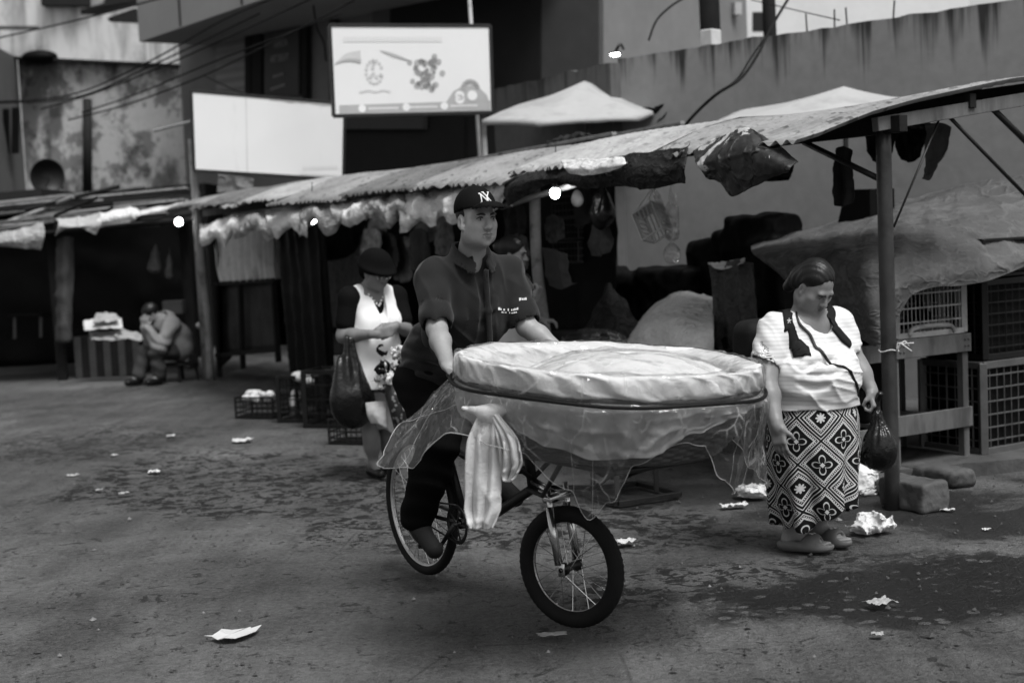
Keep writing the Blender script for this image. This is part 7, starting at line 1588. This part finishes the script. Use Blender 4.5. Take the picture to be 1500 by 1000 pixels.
# ---------------------------------------------------------------- pale canopies behind the roof
def parasol(label, apex, rim_pts, Y, mt, seed):
    t = thing('market_parasol', label, 'parasol', W(apex[0], 400, Y)*V(1, 1, 0)); top = W(apex[0], apex[1], Y); n_ = len(rim_pts); P = [W(p[0], p[1], Y + p[2]) for p in rim_pts]; b = MB(); rows = []
    K_ = 60; ring = spline(P + [P[0]], K_+1)[:-1] if False else np.array([P[int(i/K_*n_) % n_] + (P[(int(i/K_*n_)+1) % n_] - P[int(i/K_*n_) % n_])*(i/K_*n_ % 1) for i in range(K_)])
    for q in np.linspace(0, 1, 16):
        r = top[None] + (ring-top[None])*q; r[:, 2] -= (.022*math.sin(q*math.pi)); sagv = .008*np.abs(np.sin(np.arange(K_)/K_*n_*math.pi))*q**2; r[:, 2] += sagv + .004*fbm(r[:, 0]*4+seed, r[:, 1]*4, r[:, 2]*4, 2)*q; rows.append(r)
    low = rows[-1].copy(); low[:, 2] -= .05 + .006*noise3(np.arange(K_)*.7, 0, seed); rows.append(low)
    mesh_obj('canopy', np.array(rows).reshape(-1, 3), grid_faces(len(rows), K_, False, True), mt, t, solid=.005)
    MB().tube([top - V(0, 0, .04), V(top[0]+.02, top[1], 0)], .022, 8).build('pole', m['bamboo'], t, smooth=True)
    for p in P: MB().tube([top - V(0, 0, .10), p - V(0, 0, .02)], .008, 6).build('rib', m['wood'], t)
    return t
parasol('square white canvas parasol standing behind the stall roof beside the poster board', (856, 119), [(706, 176, -.5), (790, 178, -1.0), (935, 170, -.8), (990, 156, .0), (905, 140, 1.0), (770, 150, .8)], 15.0, m['canvas'], 3)
parasol('wide flat pale parasol between the stall roof and the grey wall', (1236, 127), [(1042, 182, -.7), (1160, 188, -1.0), (1335, 160, -.4), (1350, 145, .2), (1230, 140, .5), (1085, 162, .4)], 11.6, m['canvas'], 8)
drape2('torn_awning', 'dark ragged awning edge hanging at the side of the square white parasol', 'awning', [[(940, 158, 14.6), (962, 156, 14.5), (982, 150, 14.4)], [(944, 168, 14.6), (962, 170, 14.5), (980, 160, 14.4)], [(950, 176, 14.6), (962, 180, 14.5), (974, 170, 14.4)]], m['black_tarp'], .03, 5)
wl_ = thing('wall_lamp', 'small lit lamp fixed at the end of the grey rendered wall', 'lamp', W(901, 80, 13.5)); pL = W(901, 80, 13.4)
MB().sphere(pL, (.045, .03, .018), 12).build('lit_lens', m['bulb'], wl_, smooth=True); MB().tube(spline([pL + V(0, 0, .02), pL + V(.05, .0, .09), pL + V(.10, .25, .08)], 10), .014, 8).sphere(pL + V(0, 0, .016), (.06, .05, .012), 10).build('bracket', m['dark_metal'], wl_)
# dim tarps and poles between roof and boards, so the gap under the boards is not empty
drape2('laundry', 'cloth hanging below the blank board, grey and white strips', 'laundry', [[(320, 256, 19), (345, 258, 19), (372, 262, 19)], [(318, 282, 19), (346, 286, 19), (370, 288, 19)]], mat('laundry_cloth', .16, .85, .15, .9, 6), .05, 4)
# ---------------------------------------------------------------- roof clutter on the stall
for i, (x0, y0, x1, y1, b0_, b1_, w_, mt, lab) in enumerate(((325, 299, 470, 275, .3, .6, .16, 'canvas', 'long white board lying at the far end of the stall roof'), (330, 292, 500, 262, .9, 1.0, .08, 'dirty_white', 'thin white lath lying behind the long white board'), (540, 262, 900, 196, 1.2, 1.2, .05, 'bamboo', 'long pale pole lying along the stall roof'), (620, 250, 1000, 180, 1.9, 1.9, .05, 'bamboo', 'second long pole lying higher on the stall roof'))):
    tag(MB().beam(RWP(x0, y0, b0_), RWP(x1, y1, b1_), w_, .03).build('roof_board' if i < 2 else 'roof_pole', m[mt]), lab, 'board' if i < 2 else 'pole')
def heap_on_roof(px, py, b_, r, lab, mt='black_tarp'):
    c = RWP(px, py, b_); s = SDF(c - V(*r)*1.6 - .05, c + V(*r)*1.6 + .05, .012); s.ell(c, r, frame(UA), .02); s.disp(lambda x, y, z: r[2]*.9*fbm(x*9, y*9, z*9, 3)); tag(s.build('roof_litter', m[mt]), lab, 'litter', 'litter lying on the stall roof')
heap_on_roof(443, 288, -.3, V(.06, .16, .05), 'spiky dark litter on the eave above the lit bulb'); heap_on_roof(605, 262, .1, V(.10, .22, .03), 'dark flat scrap lying on the stall roof behind the cyclist'); heap_on_roof(520, 272, .0, V(.07, .12, .025), 'pale flat scrap lying on the stall roof above the hat', 'dirty_white')
heap_on_roof(835, 206, 1.7, V(.12, .4, .04), 'long dark scrap lying on the roof under the square parasol', 'dark_tarp')
# ---------------------------------------------------------------- cables
def cable(label, pts, r=.012, name='cable', grp='overhead cables'):
    P = spline([W(*p) for p in pts], 30); tag(MB().tube(P, r, 6).build(name, m['cable'], smooth=True), label, 'cable', grp)
cb_ = [([(-20, 60, 22), (120, 28, 21), (250, -6, 20)], 'thin cable crossing the sky corner above the streaked pale house'), ([(-20, 150, 22), (100, 140, 21), (215, 92, 20), (330, 28, 19), (420, -10, 18)], 'sagging cable that leaves the corner of the overhang'), ([(-20, 152, 22), (110, 143, 21), (225, 95, 20), (380, 20, 18.5)], 'cable just under the sagging one, bound to it near the overhang'), ([(60, 160, 22), (140, 136, 21), (260, 88, 20), (470, -8, 17)], 'cable running from the corner pipe towards the shop sign'), ([(100, 176, 22), (190, 152, 21), (300, 110, 20), (400, 62, 18), (520, 0, 16)], 'lowest cable crossing the blotched house and the roller shutter'), ([(120, 165, 22), (200, 138, 21), (320, 88, 19.5), (500, 20, 17)], 'cable crossing the middle of the blotched house')]
for pts, lab in cb_: cable(lab, pts)
cable('cable looping from the utility pole down the grey wall', [(1160, -10, 13.5), (1130, 40, 12.9), (1110, 80, 12.6), (1085, 115, 12.4), (1050, 138, 12.4), (1020, 165, 12.5), (1000, 188, 12.6)], .014); cable('second cable looping down the grey wall just inside the first', [(1128, 45, 12.9), (1100, 85, 12.6), (1078, 118, 12.4), (1040, 145, 12.4), (1012, 175, 12.5)], .009)
cable('cable drooping from the pole top behind the square parasol', [(1012, -8, 15), (985, 8, 15), (962, 30, 15), (950, 60, 15)], .012); cable('thin slack wire between the utility poles and the rods', [(1100, 0, 14.5), (1160, 14, 14.2), (1230, 30, 13)], .006)
cable('thin wire slung from the shop wall past the blank board', [(300, 112, 22), (360, 138, 21), (420, 150, 20)], .01); cable('white strip of cable hanging beside the shop sign', [(459, 8, 20), (464, 40, 20), (474, 62, 20), (478, 90, 20)], .016)
cable('coiled hose drooping from the plank roof', [(170, 318, 18), (225, 322, 17.9), (262, 308, 17.9), (282, 290, 18)], .02)
# ---------------------------------------------------------------- litter on the street
def scrap(px, py, w_, d_, lab, mt='paper', h=.015, seed=0, crumple=.5, rot=0.0):
    c = G(px, py); n_ = 16; u, v = np.meshgrid(np.linspace(-1, 1, n_), np.linspace(-1, 1, n_), indexing='ij'); e = 1 + .16*noise3(u*1.8+seed, v*1.8, seed*1.7)
    X_, Y_ = u*w_/2*e, v*d_/2*e; Z_ = h*.5 + h*np.abs(fbm(u*2.2+seed, v*2.2, seed, 3))*(1+crumple) ; cr_, sr_ = math.cos(rot), math.sin(rot)
    P = np.stack([c[0] + X_*cr_ - Y_*sr_, c[1] + X_*sr_ + Y_*cr_, Z_], -1); tag(sheet_obj('litter', P, m[mt], None, .002), lab, 'litter', 'litter on the street')
def crumple(px, py, r, lab, mt='dirty_white', seed=0, sq=.6, name='crumpled_bag'):
    c = G(px, py); s = SDF(c - V(r*2, r*2, .01), c + V(r*2, r*2, r*2), r/18); s.ell(c + V(0, 0, r*.4), V(r, r*.7, r*sq), None, .02).ell(c + V(r*.5, 0, r*.35), V(r*.6, r*.5, r*sq*.7), None, .02)
    s.disp(lambda x, y, z: r*.30*fbm(x*.8/r+seed, y*.8/r, z*.8/r, 3) + r*.35*(ridge(x*1.3/r, y*1.3/r, z*1.3/r+seed)-.4) + r*.18*(ridge(x*3/r, y*3/r+seed, z*3/r)-.4)); s.plane_cut(V(0, 0, .002), V(0, 0, -1)); tag(s.build(name, m[mt]), lab, 'litter', 'litter on the street')
# the torn leaf of paper in the foreground
c = G(335, 934); out = [(-.125, .0), (-.085, .005), (-.055, .02), (-.06, .06), (0, .045), (.06, .05), (.085, .075), (.10, .06), (.145, .075), (.13, .03), (.10, -.01), (.05, -.04), (.0, -.045), (-.045, -.03), (-.085, -.005)]
mb = MB(); mid_ = V(c[0], c[1], .012); pts = [V(c[0]+p[0]*.80, c[1]+p[1]*1.6, .006 + .022*abs(noise3(p[0]*20, p[1]*20, 3.0))) for p in out]; mb.add([mid_] + pts, [(0, i+1, (i+1) % len(pts) + 1) for i in range(len(pts))]); tag(mb.build('litter', m['paper'], solid=.002), 'torn white sheet shaped like a leaf lying alone on the open street', 'litter', 'litter on the street')
for a in ((226, 692, .12, .10, 'small white wad on the street between the dark trodden patches', 'paper', .02, 3), (355, 647, .22, .16, 'crumpled white paper on the street below the low black crate', 'paper', .03, 5), (250, 639, .1, .08, 'small pale scrap near the low black crate', 'paper', .015, 6), (168, 667, .06, .06, 'tiny pale scrap among dark trodden bits', 'paper', .012, 7), (106, 697, .12, .08, 'grey scrap in the nearest dark trodden patch', 'paper_grey', .015, 8), (182, 723, .10, .05, 'thin pale scrap beside the trodden patch', 'paper_grey', .012, 9), (145, 718, .06, .05, 'tiny scrap next to the thin pale one', 'paper_grey', .012, 10), (916, 797, .14, .10, 'curled white paper just beyond the front wheel', 'paper', .03, 11), (1290, 884, .16, .12, 'pale torn paper in the wet dark refuse', 'paper_grey', .02, 12), (808, 929, .16, .07, 'flat grey card in front of the front wheel', 'paper_grey', .006, 13), (1385, 748, .12, .05, 'thin pale scrap beside the white crumpled bag', 'paper', .015, 14), (1445, 776, .05, .04, 'tiny pale scrap in the wet gutter', 'paper', .01, 15), (1075, 742, .22, .10, 'flattened pale bag in front of the bread basket', 'dirty_white', .02, 16), (1285, 930, .06, .05, 'tiny pale chip at the edge of the wet refuse', 'paper_grey', .012, 17), (25, 528, .3, .3, 'pale wrapper near the far kerb', 'paper_grey', .05, 18), (50, 507, .3, .3, 'white wrapper lying on the far kerb', 'paper', .06, 19), (8, 516, .3, .3, 'white wrapper at the end of the far kerb', 'paper', .05, 20), (46, 530, .35, .3, 'larger pale wrapper below the far kerb', 'paper', .06, 21), (60, 495, .2, .2, 'pale round wrapper on top of the far kerb', 'paper_grey', .08, 22)):
    scrap(a[0], a[1], a[2]*.72, a[3]*.72, a[4], a[5], a[6]*.6, a[7], .3, RNG.uniform(-.5, .5))
crumple(1278, 782, .105, 'long crumpled pale bag lying beside the sandals', 'dirty_white', 2, .35); crumple(1364, 744, .05, 'white crumpled bag by the stone slab', 'paper', 4, .7); crumple(1098, 728, .085, 'crumpled white paper heap below the trailing plastic corner', 'dirty_white', 6, .55)
crumple(1258, 722, .14, 'large crumpled grey bag behind the patterned skirt', 'dirty_white', 9, 1.1)
# small stones and chips scattered on the asphalt: nobody would count them
mb = MB()
for _ in range(900):
    px, py = RNG.uniform(-40, 1540), 540 + 480*RNG.random()**.8; c = G(px, py); r = RNG.uniform(.003, .012)*(1 if RNG.random() < .93 else 1.8); n_ = 5
    a0 = RNG.uniform(0, 6.28); ring = [c + V(r*RNG.uniform(.6, 1.3)*math.cos(a0+6.283*k/n_), r*RNG.uniform(.6, 1.3)*math.sin(a0+6.283*k/n_), -.004) for k in range(n_)]; topv = c + V(RNG.normal(0, r*.2), RNG.normal(0, r*.2), r*.6)
    mb.add(ring + [topv], [(k, (k+1) % n_, n_) for k in range(n_)])
fm_ = [i_ for k_ in range(900) for i_ in [int(RNG.random() < .05)]*5]; tag(mb.build('gravel', None, mats=[mat('grit', .06, .9, .2, .8, 30, .2), mat('pale_grit', .17, .9, .2, .6, 30, .2)], fmat=fm_), 'loose grit and stone chips scattered over the street', 'grit', None, 'stuff')
